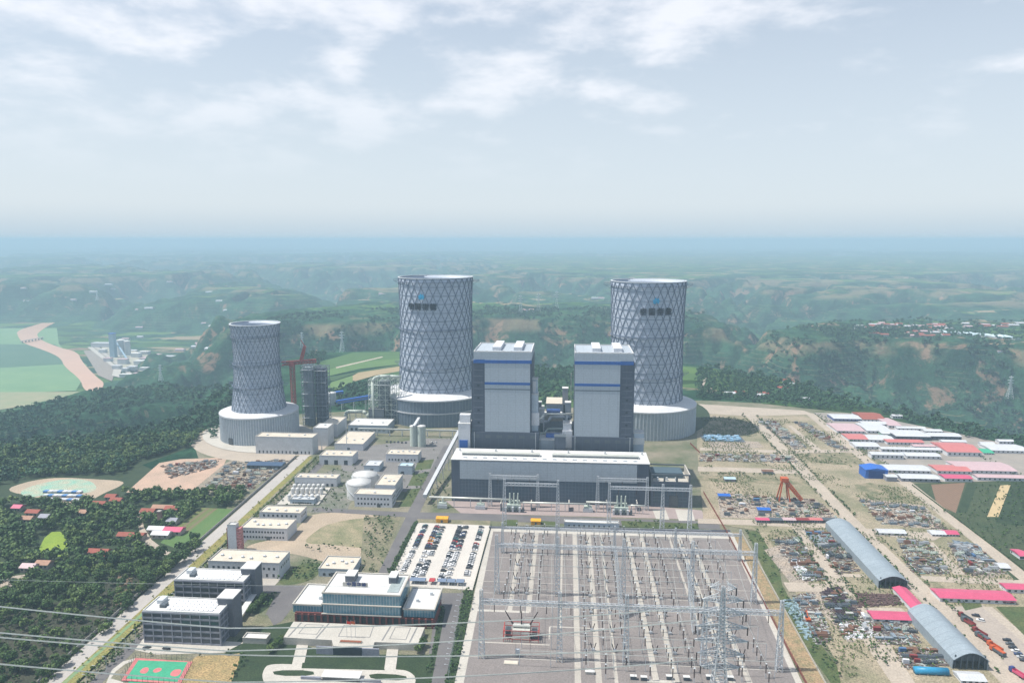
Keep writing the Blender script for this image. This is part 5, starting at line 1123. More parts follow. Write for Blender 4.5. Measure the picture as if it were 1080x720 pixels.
x, y = G(546, 692); t = thing('reactor_cabinet', 'small grey cabinet on stilts below the large transformer', 'cabinet', (x, y, 0)); MB().box(-1.2, 1.2, -.8, .8, 2.2, 4.6).build('cabinet', M_steel, t)
for sx in (-1, 1): MB().bar((sx, 0, 0), (sx, 0, 2.2), .25).build('leg', M_steel, t)
x, y = G(539, 699); t = thing('pit_cover', 'cream concrete pit cover box in the gravel below the transformer', 'pit cover', (x, y, 0)); MB().box(-4, 4, -1.8, 1.8, 0, .6).build('kerb', M_concw, t); MB().box(-3.6, 3.6, -1.4, 1.4, .6, .75).build('lid', M_roof, t)
x, y = G(622, 710); t = thing('relay_box', 'pale low relay box near the bottom edge of the switchyard', 'cabinet', (x, y, 0)); MB().box(-2.4, 2.4, -1, 1, 0, 1.6).build('body', M_concw, t); MB().box(-2.6, 2.6, -1.2, 1.2, 1.6, 1.8).build('roof', M_roofw, t)
for k, px in enumerate((668, 679, 706, 724, 748, 770)):
    x, y = G(px, 716 + k % 2); t = thing('relay_box', 'dark fronted relay box, %s from left along the near switchyard edge' % ORD[k], 'cabinet', (x, y, 0), 'relay boxes along the near edge'); MB().box(-1.6, 1.6, -.8, .8, 0, 2.2).build('body', M_steeld, t); MB().box(-1.8, 1.8, -1, 1, 2.2, 2.4).build('roof', M_roofw, t)
# step-up transformers and enclosed bus ducts in front of the hall
for k, (px, py) in enumerate(((542, 538), (655, 541))):
    x, y = G(px, py); t = thing('step_up_transformer', 'pale green step-up transformer in front of the hall, %s of the pair' % ['left', 'right'][k], 'transformer', (x, y, 0), 'step-up transformers')
    MB().box(-6, 6, -2.5, 3, .6, 6).build('tank', M_pale, t)
    for j in range(3): MB().cyl(((j - 1) * 3.2, 0, 6), ((j - 1) * 3.6, -.5, 16), 1.0, 10, .5).build('bushing', M_pale, t)
    for j in range(6):
        xx = -7.5 + 3 * j; MB().box(xx, xx + 1.6, -5, -2.7, .4, 4.6).build('radiator', M_steeld if j % 2 else M_steel, t)
    MB().cyl((-5, 2, 8), (5, 2, 8), .9, 12).build('conservator', M_pale, t)
for k, (px, py) in enumerate(((467, 535), (507, 536), (620, 539))):
    x, y = G(px, py); t = thing('unit_transformer', 'small grey unit transformer under the bus duct, %s from left' % ORD[k], 'transformer', (x, y, 0), 'unit transformers')
    MB().box(-3.4, 3.4, -2, 2, .4, 5).build('tank', M_pale, t); MB().box(-4.4, 4.4, -3, -2.2, .4, 3.6).build('radiator', M_steel, t); MB().cyl((0, 0, 5), (0, 0, 9), .8, 10).build('bushing', M_pale, t)
def duct(label, a, b, z, r, m=M_silver):
    A, B = G(*a), G(*b); t = thing('bus_duct', label, 'bus duct', (*A, 0), 'enclosed bus ducts'); d = (B[0] - A[0], B[1] - A[1]); MB().cyl((0, 0, z), (d[0], d[1], z), r, 12).build('duct', m, t, True)
    for k in range(5): q = (k + .5) / 5; MB().bar((d[0] * q, d[1] * q, 0), (d[0] * q, d[1] * q, z - r), .5).build('support', M_steel, t)
duct('long cream bus duct running left from the left transformer past the hall corner', (453, 534), (540, 537), 9, .9); duct('cream bus duct between the left transformer and the hall middle', (545, 538), (618, 540), 7.5, .8)
duct('cream bus duct between the hall middle and the right transformer', (618, 539.5), (655, 541), 9, .9); duct('short cream bus duct right of the right transformer', (660, 541), (680, 542), 7.5, .7)
# firewalls
for k, px in enumerate((528, 560, 600, 640, 672)):
    x, y = G(px, 539); t = thing('fire_wall', 'grey fire wall between transformers, %s from left' % ORD[k], 'wall', (x, y, 0), 'fire walls by the hall'); MB().box(-.3, .3, 0, 9, 0, 7).build('panel', M_offb, t); MB().box(-.45, .45, -.1, 9.1, 7, 7.2).build('coping', M_concw, t)

# ================================================================== PYLONS AND WIRES
def pylon(label, X, Y, Z, h, w, arms, bw, m=M_steel, group=None, rz=0, strings=True, nb=10):
    t = thing('power_pylon', label, 'pylon', (X, Y, Z), group, rz); f = MB()
    lattice(f, (0, 0, 0), (0, 0, h * .62), w, w * .28, nb, bw); lattice(f, (0, 0, h * .62), (0, 0, h), w * .28, w * .12, nb, bw); f.build('mast', m, t)
    tips = []
    for z, L_ in arms:
        for sg in (-1, 1):
            a = MB(); ww = w * .14; tip = Vector((sg * L_, 0, h * z + h * .012))
            for c in ((ww, ww), (ww, -ww)): a.bar((sg * c[0], c[1], h * z), tip, bw * .8); a.bar((sg * c[0], c[1], h * z + h * .045), tip, bw * .8)
            n = 6
            for k in range(n):
                q = k / n; q2 = (k + 1) / n; lo = Vector((sg * ww, ww, h * z)).lerp(tip, q); hi = Vector((sg * ww, ww, h * z + h * .045)).lerp(tip, q2); lo2 = Vector((sg * ww, -ww, h * z)).lerp(tip, q2)
                a.bar(lo, hi, bw * .55); a.bar(lo, lo2, bw * .55); a.bar(lo2, hi, bw * .55)
            o = a.build('cross_arm', m, t)
            if strings:
                MB().cyl((tip.x, tip.y, tip.z), (tip.x, tip.y, tip.z - h * .05), .3, 8).build('insulator_string', M_ins, t)
            tips.append((X + tip.x, Y, Z + tip.z - h * .05))
    return tips
YP = 318.0; xp, zt = GY(763, 618, YP)
TIPS = pylon('large lattice pylon with many cross arms in the right foreground of the switchyard', xp, YP, 0, zt, 11, [(.98, 6), (.90, 9.5), (.81, 11), (.72, 12), (.63, 12.5), (.54, 11), (.45, 9)], .36, mat('bright_steel', (.52, .54, .56), rough=.4), nb=16)
NP = 0
def wire(label, p, q, sag, r=.11, n=14, group='overhead conductors', twin=0.0):
    p, q = Vector(p), Vector(q); w = MB()
    d = (q - p); s = Vector((d.y, -d.x, 0)).normalized() * twin / 2
    for sg in ((-1, 1) if twin else (0,)):
        pts = [p + d * (k / n) + s * sg - Vector((0, 0, sag * 4 * (k / n) * (1 - k / n))) for k in range(n + 1)]; w.tube(pts, r, 5)
    o = w.build('overhead_wire', M_wire); tag(o, label, 'wire', group); return o
def P3(px, py, Y): x, z = GY(px, py, Y); return (x, Y, z)
for k, (a, b, c) in enumerate((((-30, 636), 662, 0), ((-30, 664), 686, 1), ((-30, 669), 690, 2), ((-30, 697), 719, 3))):
    tgt = TIPS[(2, 4, 8, 10)[k]]
    mid = P3(240, b, 262.0); A = P3(a[0], a[1], 236.0)
    wire('pale double wire, %s from top of those crossing the dark woodland at lower left' % ORD[k], A, mid, .4, .13, twin=.5, group='wires crossing the lower left')
    wire('pale double wire, %s from top of those running from office block to pylon' % ORD[k], mid, tgt, 2.5, .13, twin=.5, group='wires from the office block to the pylon')
wire('very thin wire above the others over the woodland at lower left', P3(-30, 610, 240), P3(540, 618, 300), 1.2, .05, group=None)
# slack conductors between the gantries
k = 0
for i in range(4):
    for j in range(5):
        f_ = (j + .5) / 5; x1 = gx1[i] + (gx1[i + 1] - gx1[i]) * f_; x2 = gx2[i] + (gx2[i + 1] - gx2[i]) * f_
        wire('slack grey conductor between near and middle gantries, %s from left' % ORD[k], (x1, YG1, bz1 - 6), (x2, YG2, bz2 - 6), 3.0, .09, 10, 'conductors between the gantries')
        wire('slack grey conductor between middle gantry and far gantry, %s from left' % ORD[k], (x2, YG2, bz2 - 6), (x2 + 1, YG3, 15), 3.0, .09, 10, 'conductors to the far gantry'); k += 1
for k in range(11):
    y = 365 + 17.5 * k; t = thing('cross_busbar', 'thin tubular busbar on posts crossing the switchyard, %s from the camera' % ORD[k], 'busbar', (gx1[0] + 22, y, 0), 'cross busbars of the switchyard'); L_ = gx1[4] - gx1[0] - 26
    MB().cyl((0, 0, 9.5), (L_, 0, 9.5), .13, 6).build('tube', M_wire, t); p_ = MB()
    for j in range(9): MB().bar((L_ * j / 8, 0, 0), (L_ * j / 8, 0, 9.4), .28).build('post', M_steel, t)
# smaller pylons: switchyard side and hilltops
for k, (px, py, top) in enumerate(((656, 652, 588), (733, 668, 602))):
    x, y = G(px, py); zt_ = GY(px, top, y)[1]; t = thing('lattice_mast', 'slender leaning lattice mast in the middle of the switchyard, %s one' % ['left', 'right'][k], 'mast', (x, y, 0), 'lattice masts of the switchyard')
    c = MB(); lattice(c, (0, 0, 0), (-4, 10, zt_), 3.0, 1.2, 16, .3); c.build('mast', M_steel, t); MB().cyl((-4, 10, zt_), (-4, 10, zt_ + 6), .12, 6).build('rod', M_steel, t)
def far_pylon(px, py, top, label, z=None, sc_=1.0):
    X, Y, Z = on_ground(px, py)
    h = GY(px, top, Y)[1] - Z; h = max(25, min(110, h)); D_ = math.hypot(X, Y)
    pylon(label, X, Y, Z - 1, h, h * .22, [(.93, h * .10), (.80, h * .16), (.68, h * .13)], max(.5, D_ * .00022), mat('pylon_pale', (.62, .66, .68)), 'pylons on the far ridges', strings=False, nb=6)
for a in ((361, 371, 349, 'pale pylon on the green fields beyond the scaffold towers'), (319, 372, 350, 'pale pylon behind the red crane'), (549, 331, 311, 'faint pylon left of the middle ridge pair'), (568, 330, 309, 'faint pylon of the middle ridge, centre'),
          (587, 326, 307, 'faint pylon at the right of the middle ridge'), (103, 320, 306, 'very faint distant pylon beyond the river bend'), (1064, 425, 396, 'pylon on the slope at the right edge'), (170, 404, 384, 'dim pylon in the valley below the cement works')): far_pylon(*a)

# ================================================================== RIGHT: STORAGE YARD
def shed_arch(label, pxl, pxr, py_f, xbl, xbr, pyb, rise, m, group='grey arched storage sheds'):
    X0, Y0 = G(pxl, py_f); X1 = GY(pxr, py_f, Y0)[0]; Y1 = G((xbl + xbr) / 2, pyb)[1]; W_, D_ = X1 - X0, Y1 - Y0
    t = thing('storage_shed', label, 'shed', (X0, Y0, 0), group); n = 16; hw = 6.0
    pts = [(W_ * (k / n), hw + rise * math.sin(math.pi * k / n)) for k in range(n + 1)]
    r_ = MB(); vs = [(x, -1, z) for x, z in pts] + [(x, D_, z) for x, z in pts]; vs += [(x, -1, z - .3) for x, z in pts] + [(x, D_, z - .3) for x, z in pts]; q = n + 1
    fs = []
    for k in range(n): fs += [(k, k + 1, q + k + 1, q + k), (2 * q + k + 1, 2 * q + k, 3 * q + k, 3 * q + k + 1), (k, 2 * q + k, 2 * q + k + 1, k + 1), (q + k, q + k + 1, 3 * q + k + 1, 3 * q + k)]
    fs += [(0, q, 3 * q, 2 * q), (n, 2 * q + n, 3 * q + n, q + n)]; r_.add(vs, fs).build('roof', m, t)
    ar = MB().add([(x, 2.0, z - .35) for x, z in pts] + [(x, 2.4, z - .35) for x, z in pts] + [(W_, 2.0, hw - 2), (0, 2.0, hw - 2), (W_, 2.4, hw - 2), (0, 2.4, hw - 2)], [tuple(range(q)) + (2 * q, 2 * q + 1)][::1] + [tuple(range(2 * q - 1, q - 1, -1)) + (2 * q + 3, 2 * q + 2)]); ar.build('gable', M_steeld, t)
    MB().box(0, .4, 0, D_, 0, hw - .3).build('side_wall', M_sheetg, t); MB().box(W_ - .4, W_, 0, D_, 0, hw - .3).build('side_wall', M_sheetg, t); MB().box(.5, W_ - .5, D_ - .6, D_ - .2, 0, hw).build('rear_wall', M_sheetg, t)
    cm = MB().box(-.3, .3, -.3, .3, 0, hw + rise * .5).mesh('column', M_steeld)
    for k in range(6): o = bpy.data.objects.new('column', cm); COL.objects.link(o); o.parent = t; o.location = (W_ * (k + .5) / 6, .6, 0)
shed_arch('long grey arched shed, the farther of the two, open dark end facing the camera', 926, 957, 620, 878, 905, 558, 3.5, M_sheetg)
shed_arch('long grey arched shed, the nearer of the two, joined to the pink roofs', 1004, 1042, 705, 965, 997, 653, 4.5, M_sheetg)
def gable(name, label, cat, x0, y0, W_, D_, h, rise, wall, roof, along='X', group=None, wins=0, z=0.0, hip=False, rz=0):
    t = thing(name, label, cat, (x0, y0, z), group, rz); MB().box(0, W_, 0, D_, 0, h).build('wall', wall, t); e = .6; r_ = MB()
    if along == 'X':
        ins = W_ * .12 if hip else 0
        vs = [(-e, -e, h), (W_ + e, -e, h), (W_ + e, D_ + e, h), (-e, D_ + e, h), (-e + ins, D_ / 2, h + rise), (W_ + e - ins, D_ / 2, h + rise)]; fs = [(0, 1, 5, 4), (2, 3, 4, 5), (0, 4, 3), (1, 2, 5), (3, 2, 1, 0)]
    else:
        vs = [(-e, -e, h), (W_ + e, -e, h), (W_ + e, D_ + e, h), (-e, D_ + e, h), (W_ / 2, -e, h + rise), (W_ / 2, D_ + e, h + rise)]; fs = [(0, 4, 5, 3), (1, 2, 5, 4), (0, 1, 4), (2, 3, 5), (3, 2, 1, 0)]
    r_.add(vs, fs).build('roof', roof, t)
    if wins:
        wm = MB().box(-.8, .8, -.06, .04, 0, h * .4).mesh('window', M_win)
        for k in range(wins): o = bpy.data.objects.new('window', wm); COL.objects.link(o); o.parent = t; o.location = (W_ * (k + .5) / wins, -.01, h * .35)
    return t
def camp(label, pxl, pxr, yb, yback, roof, wall=None, h=4.5, name='site_barrack', cat='barrack', group='long sheds and barracks of the workers camp', wins=None, rise=1.4):
    X0, Y0 = G(pxl, yb); X1 = GY(pxr, yb, Y0)[0]; h = h - .9; D_ = max(8, 1.25 * (G((pxl + pxr) / 2, yback, h)[1] - Y0))
    gable(name, label, cat, X0, Y0, X1 - X0, D_, h, rise, wall or M_wall, roof, 'X', group, wins if wins is not None else max(4, int((X1 - X0) / 4.5)))
C = lambda x, y: (890 + x / 5.684, 425 + y / 5.684)
def camp_c(label, xl, xr, yb, yk, roof, wall=None, h=4.5, **k): a = C(xl, yb); b = C(xr, yk); camp(label, a[0], b[0], a[1], b[1], roof, wall, h, **k)
camp_c('white barrack with blue wall strip at the far left corner of the camp', -60, 105, 108, 72, M_sheet, mat('wall_blue_strip', (.12, .16, .33)))
camp_c('red hipped roof hall on the far edge of the camp', 115, 250, 112, 64, M_tile, M_wall, rise=3)
camp_c('faded pink roofed barrack, far left by the camp road', -40, 128, 182, 130, M_palep)
camp_c('pair-end white barrack behind the pale sheds near the red hipped hall', 112, 262, 140, 112, M_sheet)
camp_c('white barrack in the second rank beside the red hipped hall', 140, 285, 182, 130, M_sheet)
camp_c('pinkish white long shed running back on the far camp edge', 268, 345, 150, 98, M_palep)
camp_c('white shed with green side wall in the far middle of the camp', 230, 482, 200, 165, M_sheet, mat('pale_green_wall', (.25, .38, .33)))
camp_c('white shed with dark glazed front in the middle of the camp', 312, 516, 222, 182, M_sheet, M_dark, h=6)
camp_c('white shed with dark blue front on the far edge of the camp', 518, 705, 222, 182, M_sheet, M_dark, h=6)
camp_c('low white roof on the far camp edge, centre', 320, 490, 166, 142, M_sheet)
camp_c('low white roof on the far camp edge, right of centre', 485, 590, 184, 158, M_sheet)
camp_c('coral red roofed barrack by the camp road, left end', 28, 150, 232, 190, M_coral)
camp_c('white roofed barrack continuing right of the coral one', 152, 305, 236, 196, M_sheet)
camp_c('pink roofed barrack in the middle of the camp', 260, 480, 250, 220, M_coral)
camp_c('white roofed store by the camp road behind the tree row', 70, 215, 276, 238, M_sheet)
camp_c('pinkish pale narrow store right of the pink barrack', 418, 590, 276, 250, M_palep)
camp_c('narrow white roofed row in the middle of the camp', 225, 600, 292, 272, M_sheet)
camp_c('white block with dark window rows beside the camp road', 165, 358, 334, 296, M_sheet, h=6)
camp_c('white block right of the one with dark window rows', 375, 580, 334, 300, M_sheet)
camp_c('large faded red roofed canteen hall on the right of the camp', 620, 825, 318, 248, M_coral, h=6, rise=3)
camp_c('narrow white shed by the big red roofed hall', 590, 735, 248, 234, M_sheet)
camp_c('wide white workshop roof at the near left of the camp', 262, 520, 420, 376, M_sheet)
camp_c('white shed with grey front at the near left camp corner', 345, 575, 470, 430, M_sheet, M_offb)
camp_c('coral roofed long barrack in the near middle of the camp', 560, 765, 424, 378, M_coral)
camp_c('bright pink roofed barrack at the near edge of the camp', 605, 770, 470, 432, M_pink)
camp_c('wide pale grey roofed store behind the near right camp edge', 700, 1040, 420, 362, M_palep)
camp_c('long pale pink-grey barrack along the near right camp edge', 800, 1100, 464, 432, M_palep)
camp_c('long white barrack with pink trim at the right edge of the photo', 885, 1110, 300, 254, M_sheet)
camp_c('small white shed on the right camp terrace', 825, 905, 262, 240, M_sheet)
camp_c('white shed cluster behind the long right edge barrack', 930, 1020, 246, 226, M_sheet)
camp_c('green roofed tent-like shed beside the big red roofed hall', 838, 900, 308, 278, mat('green_sheet', (.05, .36, .22)), h=3)
camp_c('small pale pavilion at the far camp edge', 292, 352, 92, 70, M_sheet)
a = C(128, 452); X0, Y0 = G(*a); X1 = GY(C(262, 0)[0], a[1], Y0)[0]; D_ = G(*C(190, 374), 12)[1] - Y0
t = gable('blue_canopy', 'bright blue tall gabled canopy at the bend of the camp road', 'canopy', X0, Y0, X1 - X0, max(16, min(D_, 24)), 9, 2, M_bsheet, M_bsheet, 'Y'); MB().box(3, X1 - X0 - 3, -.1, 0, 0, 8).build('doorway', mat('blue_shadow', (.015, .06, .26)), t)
a = C(255, 470); X0, Y0 = G(*a); gable('small_shed', 'small pale grey shed in front of the blue canopy', 'shed', X0, Y0, 10, 8, 5, 1, M_offb, M_steel)
Yr = lambda xl, xr, yb, yk: (880 + xl / 4, 880 + xr / 4, 540 + yb / 4, 540 + yk / 4)
def yard(label, xl, xr, yb, yk, roof, **k): a = Yr(xl, xr, yb, yk); camp(label, *a, roof, group=k.pop('group', 'low sheds of the storage yard'), name='yard_shed', cat='shed', **k)
yard('pink roofed low shed running left from the nearer arched shed', 165, 350, 462, 425, M_pink, h=3.2)
A0 = G(949 + 18, 652); A1 = G(950, 625); 
t = gable('yard_shed', 'long pink roofed shed running away from the nearer arched shed', 'shed', A0[0], A0[1], G(981, 652)[0] - A0[0], G(960, 625)[1] - A0[1], 3.4, 1.4, M_wall, M_pink, 'Y', 'low sheds of the storage yard')
yard('long pink roofed shed across the lane from the arched sheds', 445, 765, 378, 335, M_pink, h=4)
yard('pink roofed annex at the right photo edge', 725, 830, 340, 312, M_pink, h=4); yard('small pink roofed kiosk at the end of the long pink shed', 712, 760, 388, 362, M_pink, h=3)
yard('white roofed office shed near the yard crossroads', 190, 302, 97, 78, M_sheet, h=3.2); yard('white part of the two-tone shed at the yard edge road', 412, 470, 102, 84, M_sheet, h=3); yard('pink part of the two-tone shed at the yard edge road', 472, 524, 102, 80, M_pink, h=3)
yard('grey white hut at the bottom edge beside the nearer arched shed', 535, 640, 722, 692, M_sheet, h=3)
yard('pink roofed hut on the field at the right edge', 782, 815, 200, 162, M_pink, h=4); yard('small white sentry hut on the yard edge road', 700, 740, 245, 225, M_sheet, h=3)
# half buried blue tank roof
X0, Y0 = G(966, 712); X1 = G(1000, 712)[0]; t = thing('blue_tank', 'long blue round-topped tank lying at the bottom of the yard', 'tank', (X0, Y0, 0)); MB().cyl((0, 2, 2), (X1 - X0, 2, 2), 2, 18).build('shell', mat('tank_blue', (.03, .26, .46), rough=.4), t, True)
for k in range(4): MB().box((X1 - X0) * (k + .4) / 4, (X1 - X0) * (k + .4) / 4 + .6, .3, 3.7, 0, 1.2).build('saddle', M_conc, t)
# gantry crane, orange
x, y = G(826, 528); t = thing('gantry_crane', 'orange gantry crane with A-frame legs and long inclined boom in the yard', 'gantry crane', (x, y, 0)); hC = GY(826, 505, y)[1]
for sx in (-5, 5):
    for sy in (-4, 4): MB().bar((sx, sy, 0), (sx * .3, sy * .3, hC), 1.0).build('leg', M_orange, t)
MB().box(-3, 3, -3, 3, hC - 2, hC + 1.5).build('machine_house', M_orange, t); e = GY(844, 524, y); c = MB(); lattice(c, (0, 0, hC), (e[0] - x, -4, 3), 3.0, 2.2, 12, .7); c.build('boom', M_orange, t)
for sx in (-5, 5): MB().bar((sx, -4, .4), (sx, 4, .4), .9).build('bogie', M_steeld, t)
# blue steel pile
t = thing('blue_steel_pile', 'large stack of blue tarpaulined bundles on dark ground right of the right tower', 'pile', (*G(762, 463), 0)); MB().box(-24, 24, -12, 14, 0, .5).build('base', M_steeld, t); rb = random.Random(5); b = MB()
for k in range(90): xx = rb.uniform(-20, 20); yy = rb.uniform(-9, 12); b.box(xx - 2, xx + 2, yy - 1, yy + 1, .5, 1.2 + rb.random() * 1.8)
struct(b.build('bundles', mat('tarp_blue', (.06, .33, .55), (.5, .55, .6), scale=.6), t), 'stuff')
# trucks
def truck(x, y, rz, cab, bed, label, load=None, L_=9.0):
    t = thing('truck', label, 'truck', (x, y, .2), 'trucks in the yard', rz)
    MB().box(-1.2, 1.2, L_ / 2 - 2, L_ / 2, .6, 2.9).add([(-1.15, L_ / 2 - 1.9, 2.9), (1.15, L_ / 2 - 1.9, 2.9), (1.15, L_ / 2 - .5, 2.9), (-1.15, L_ / 2 - .5, 2.9), (-1.0, L_ / 2 - 1.8, 3.2), (1.0, L_ / 2 - 1.8, 3.2), (1.0, L_ / 2 - .7, 3.2), (-1.0, L_ / 2 - .7, 3.2)], [(4, 5, 6, 7), (0, 1, 5, 4), (1, 2, 6, 5), (2, 3, 7, 6), (3, 0, 4, 7)]).build('cab', cab, t)
    MB().box(-1.1, 1.1, L_ / 2 - .01, L_ / 2 + .03, 1.8, 2.7).build('windscreen', M_win, t); MB().box(-.5, .5, -L_ / 2, L_ / 2 - 2, .7, 1.1).build('chassis', M_steeld, t)
    b = MB().box(-1.25, 1.25, -L_ / 2, L_ / 2 - 2.2, 1.1, 1.3)
    for q in ((-1.25, -1.15, -L_ / 2, L_ / 2 - 2.2), (1.15, 1.25, -L_ / 2, L_ / 2 - 2.2), (-1.15, 1.15, -L_ / 2, -L_ / 2 + .1), (-1.15, 1.15, L_ / 2 - 2.3, L_ / 2 - 2.2)): b.box(*q, 1.3, 2.6)
    b.build('bed', bed, t); wm = MB().cyl((-.2, 0, 0), (.2, 0, 0), .5, 12).mesh('wheel', mat('tyre', (.02, .02, .02)))
    for sx in (-1, 1):
        for sy in (-L_ / 2 + 1, -L_ / 2 + 2.3, L_ / 2 - 1.2): o = bpy.data.objects.new('wheel', wm); COL.objects.link(o); o.parent = t; o.location = (sx * 1.05, sy, .5)
    if load: MB().box(-1.1, 1.1, -L_ / 2 + .2, L_ / 2 - 2.4, 1.3, 2.9).build('load', load, t)
M_dred = mat('dark_red_paint', (.22, .04, .04), rough=.5); M_navy = mat('navy_paint', (.04, .06, .2), rough=.4)
for k, (px, py, cab, bed, ld, lab) in enumerate(((1018, 653, M_dred, M_steeld, None, 'dark red truck, first of the line parked along the yard road'), (1021, 658, M_steeld, M_dred, None, 'dark truck with red bed, second of the line on the yard road'), (1033, 669, M_dred, M_dred, None, 'maroon truck, third of the line parked along the yard road'),
        (1036, 674, M_steeld, M_dred, M_steeld, 'dark loaded truck, fourth of the line on the yard road'), (1049, 684, M_orange, M_orange, None, 'orange tipper truck parked beside the yard road'), (1052, 689, M_orange, M_steeld, M_orange, 'orange truck with dark bed just below the tipper'), (1073, 712, M_navy, M_pink, None, 'navy cab truck with pink boom bed at the lower right corner'))):
    truck(*G(px, py), R(18), cab, bed, lab, ld)
for k, (px, py, cn) in enumerate(((1029, 650, 'black'), (1034, 655, 'white'), (1062, 676, 'black'), (1065, 680, 'dark grey'), (1068, 684, 'black'), (1071, 687.5, 'white'), (1074, 691, 'dark blue'), (1077, 694, 'silver'), (1080, 697.5, 'black'))):
    car(*G(px, py), R(70), cn, 'suv', '%s car, %s from the top in the truck yard at lower right' % (cn, ORD[k]), 'cars in the truck yard', .4)
# excavator, orange-red
for k, (px, py) in enumerate(((853.0, 652 - 0), (848, 648))): pass
x, y = G(852, 655); t = thing('excavator', 'small orange-red excavator beside the grass strip in the yard', 'excavator', (x, y, .2)); MB().box(-1.6, -.8, -2, 2, 0, .9).build('track', M_steeld, t); MB().box(.8, 1.6, -2, 2, 0, .9).build('track', M_steeld, t); MB().box(-1.4, 1.4, -1.9, 1.6, 1.0, 2.2).build('body', M_orange, t); MB().box(-1.3, -.2, -.2, 1.5, 2.2, 3.3).build('cab', M_win, t); MB().bar((.4, 1.4, 2), (.4, 4.5, 5), .5).bar((.4, 4.5, 5), (.4, 6.8, 2.2), .4).build('boom', M_orange, t); MB().box(-.2, 1.0, 6.4, 7.3, 1.2, 2.4).build('bucket', M_steeld, t)
# stacks of material: several kinds, each stack a thing
def stack_pipes(m): 
    b = MB()
    for r_ in range(3):
        for k in range(5 - r_): b.cyl((-3.2, (k - 2 + r_ * .5) * .9, .45 + r_ * .78), (3.2, (k - 2 + r_ * .5) * .9, .45 + r_ * .78), .44, 8)
    return [('pipes', b.mesh('pipes', m)), ('skid', MB().box(-2.4, -2, -2.4, 2.4, 0, .12).box(2, 2.4, -2.4, 2.4, 0, .12).mesh('skid', M_trunk))]
def stack_plates(m):
    b = MB(); q = random.Random(2)
    for k in range(5): b.box(-2.8 + q.uniform(-.3, .3), 2.8 + q.uniform(-.3, .3), -1.2, 1.2, .15 + .32 * k, .15 + .32 * k + .24)
    return [('plates', b.mesh('plates', m)), ('bearers', MB().box(-2, -1.6, -1.3, 1.3, 0, .15).box(1.6, 2, -1.3, 1.3, 0, .15).mesh('bearers', M_trunk))]
def stack_frames(m):
    b = MB()
    for x in (-3, -1, 1, 3):
        for z in (.2, 1.3, 2.4): b.bar((x, -1.6, z), (x, 1.6, z), .25)
        b.bar((x, -1.6, 0), (x, -1.6, 2.4), .25).bar((x, 1.6, 0), (x, 1.6, 2.4), .25)
    for z in (.2, 2.4): b.bar((-3.4, -1.6, z), (3.4, -1.6, z), .25).bar((-3.4, 1.6, z), (3.4, 1.6, z), .25)
    return [('frames', b.mesh('frames', m)), ('crate', MB().box(-2.6, 2.6, -1.2, 1.2, .1, 1.5).mesh('crate', m))]
def container(m):
    b = MB().box(-3, 3, -1.2, 1.2, .15, 2.7)
    for k in range(14): x = -2.8 + .42 * k; b.box(x, x + .2, -1.26, -1.2, .3, 2.5).box(x, x + .2, 1.2, 1.26, .3, 2.5)
    return [('body', b.mesh('body', m)), ('door', MB().box(3.0, 3.05, -1.05, 1.05, .3, 2.5).mesh('door', M_steel))]
KIND = [('pipe_stack', 'stack of pipes', stack_pipes, [('grey', mat('zinc_grey', (.34, .36, .38))), ('rusty', mat('rust', (.17, .09, .06))), ('dark', M_steeld)]), ('plate_stack', 'stack of plates', stack_plates, [('off-white', mat('off_white', (.42, .42, .40))), ('rusty', mat('rust', (.17, .09, .06))), ('blue-grey', mat('slate_blue', (.20, .245, .29)))]),
        ('frame_stack', 'stack of steel frames', stack_frames, [('dark', M_steeld), ('pale green', M_pale), ('grey-blue', mat('slate_blue', (.20, .245, .29)))]), ('site_container', 'site container', container, [('white', M_wall), ('dull blue', mat('dull_blue', (.08, .16, .30))), ('dull red', M_dred)])]
PRO = {}
for nm, w_, fn_, cs_ in KIND:
    for cn, m in cs_: PRO[nm, cn] = [(a, b) for a, b in fn_(m)]
ZON = [('behind the annex along the red fence', [(738, 478), (835, 481), (842, 488), (738, 487)], 26), ('below the gantry crane', [(756, 520), (862, 527), (885, 547), (762, 545)], 34), ('in the far block by the camp road', [(798, 443), (818, 444), (852, 472), (838, 474)], 22),
       ('in the block between the yard roads', [(835, 444), (850, 446), (895, 474), (880, 474)], 22), ('right of the crossroads', [(905, 527), (975, 535), (1000, 560), (930, 553)], 30), ('beside the long grey shed', [(848, 559), (872, 560), (908, 603), (884, 606)], 26),
       ('between the fence strip and the yard road', [(814, 568), (842, 566), (872, 612), (848, 614)], 28), ('in the lower left block of the yard', [(836, 628), (858, 626), (876, 676), (862, 680)], 18), ('in the dark heap block of the yard', [(866, 626), (886, 620), (930, 668), (890, 674)], 30),
       ('on the right strip by the field road', [(1000, 572), (1028, 575), (1062, 605), (1020, 608)], 24), ('between the pink shed and the nearer arched shed', [(908, 648), (955, 651), (972, 680), (930, 680)], 16), ('at the bottom of the yard', [(945, 684), (985, 684), (1000, 702), (955, 705)], 14), ('beyond the farther arched shed', [(945, 566), (980, 572), (1002, 606), (962, 606)], 20),
       ('in the works yard near the small tower', [(170, 491), (232, 484), (228, 492), (180, 505)], 14), ('in the scrap yard left of the perimeter road', [(212, 517), (240, 488), (312, 484), (268, 516)], 34)]
rs = random.Random(17); TOT = 0; cntk = {}
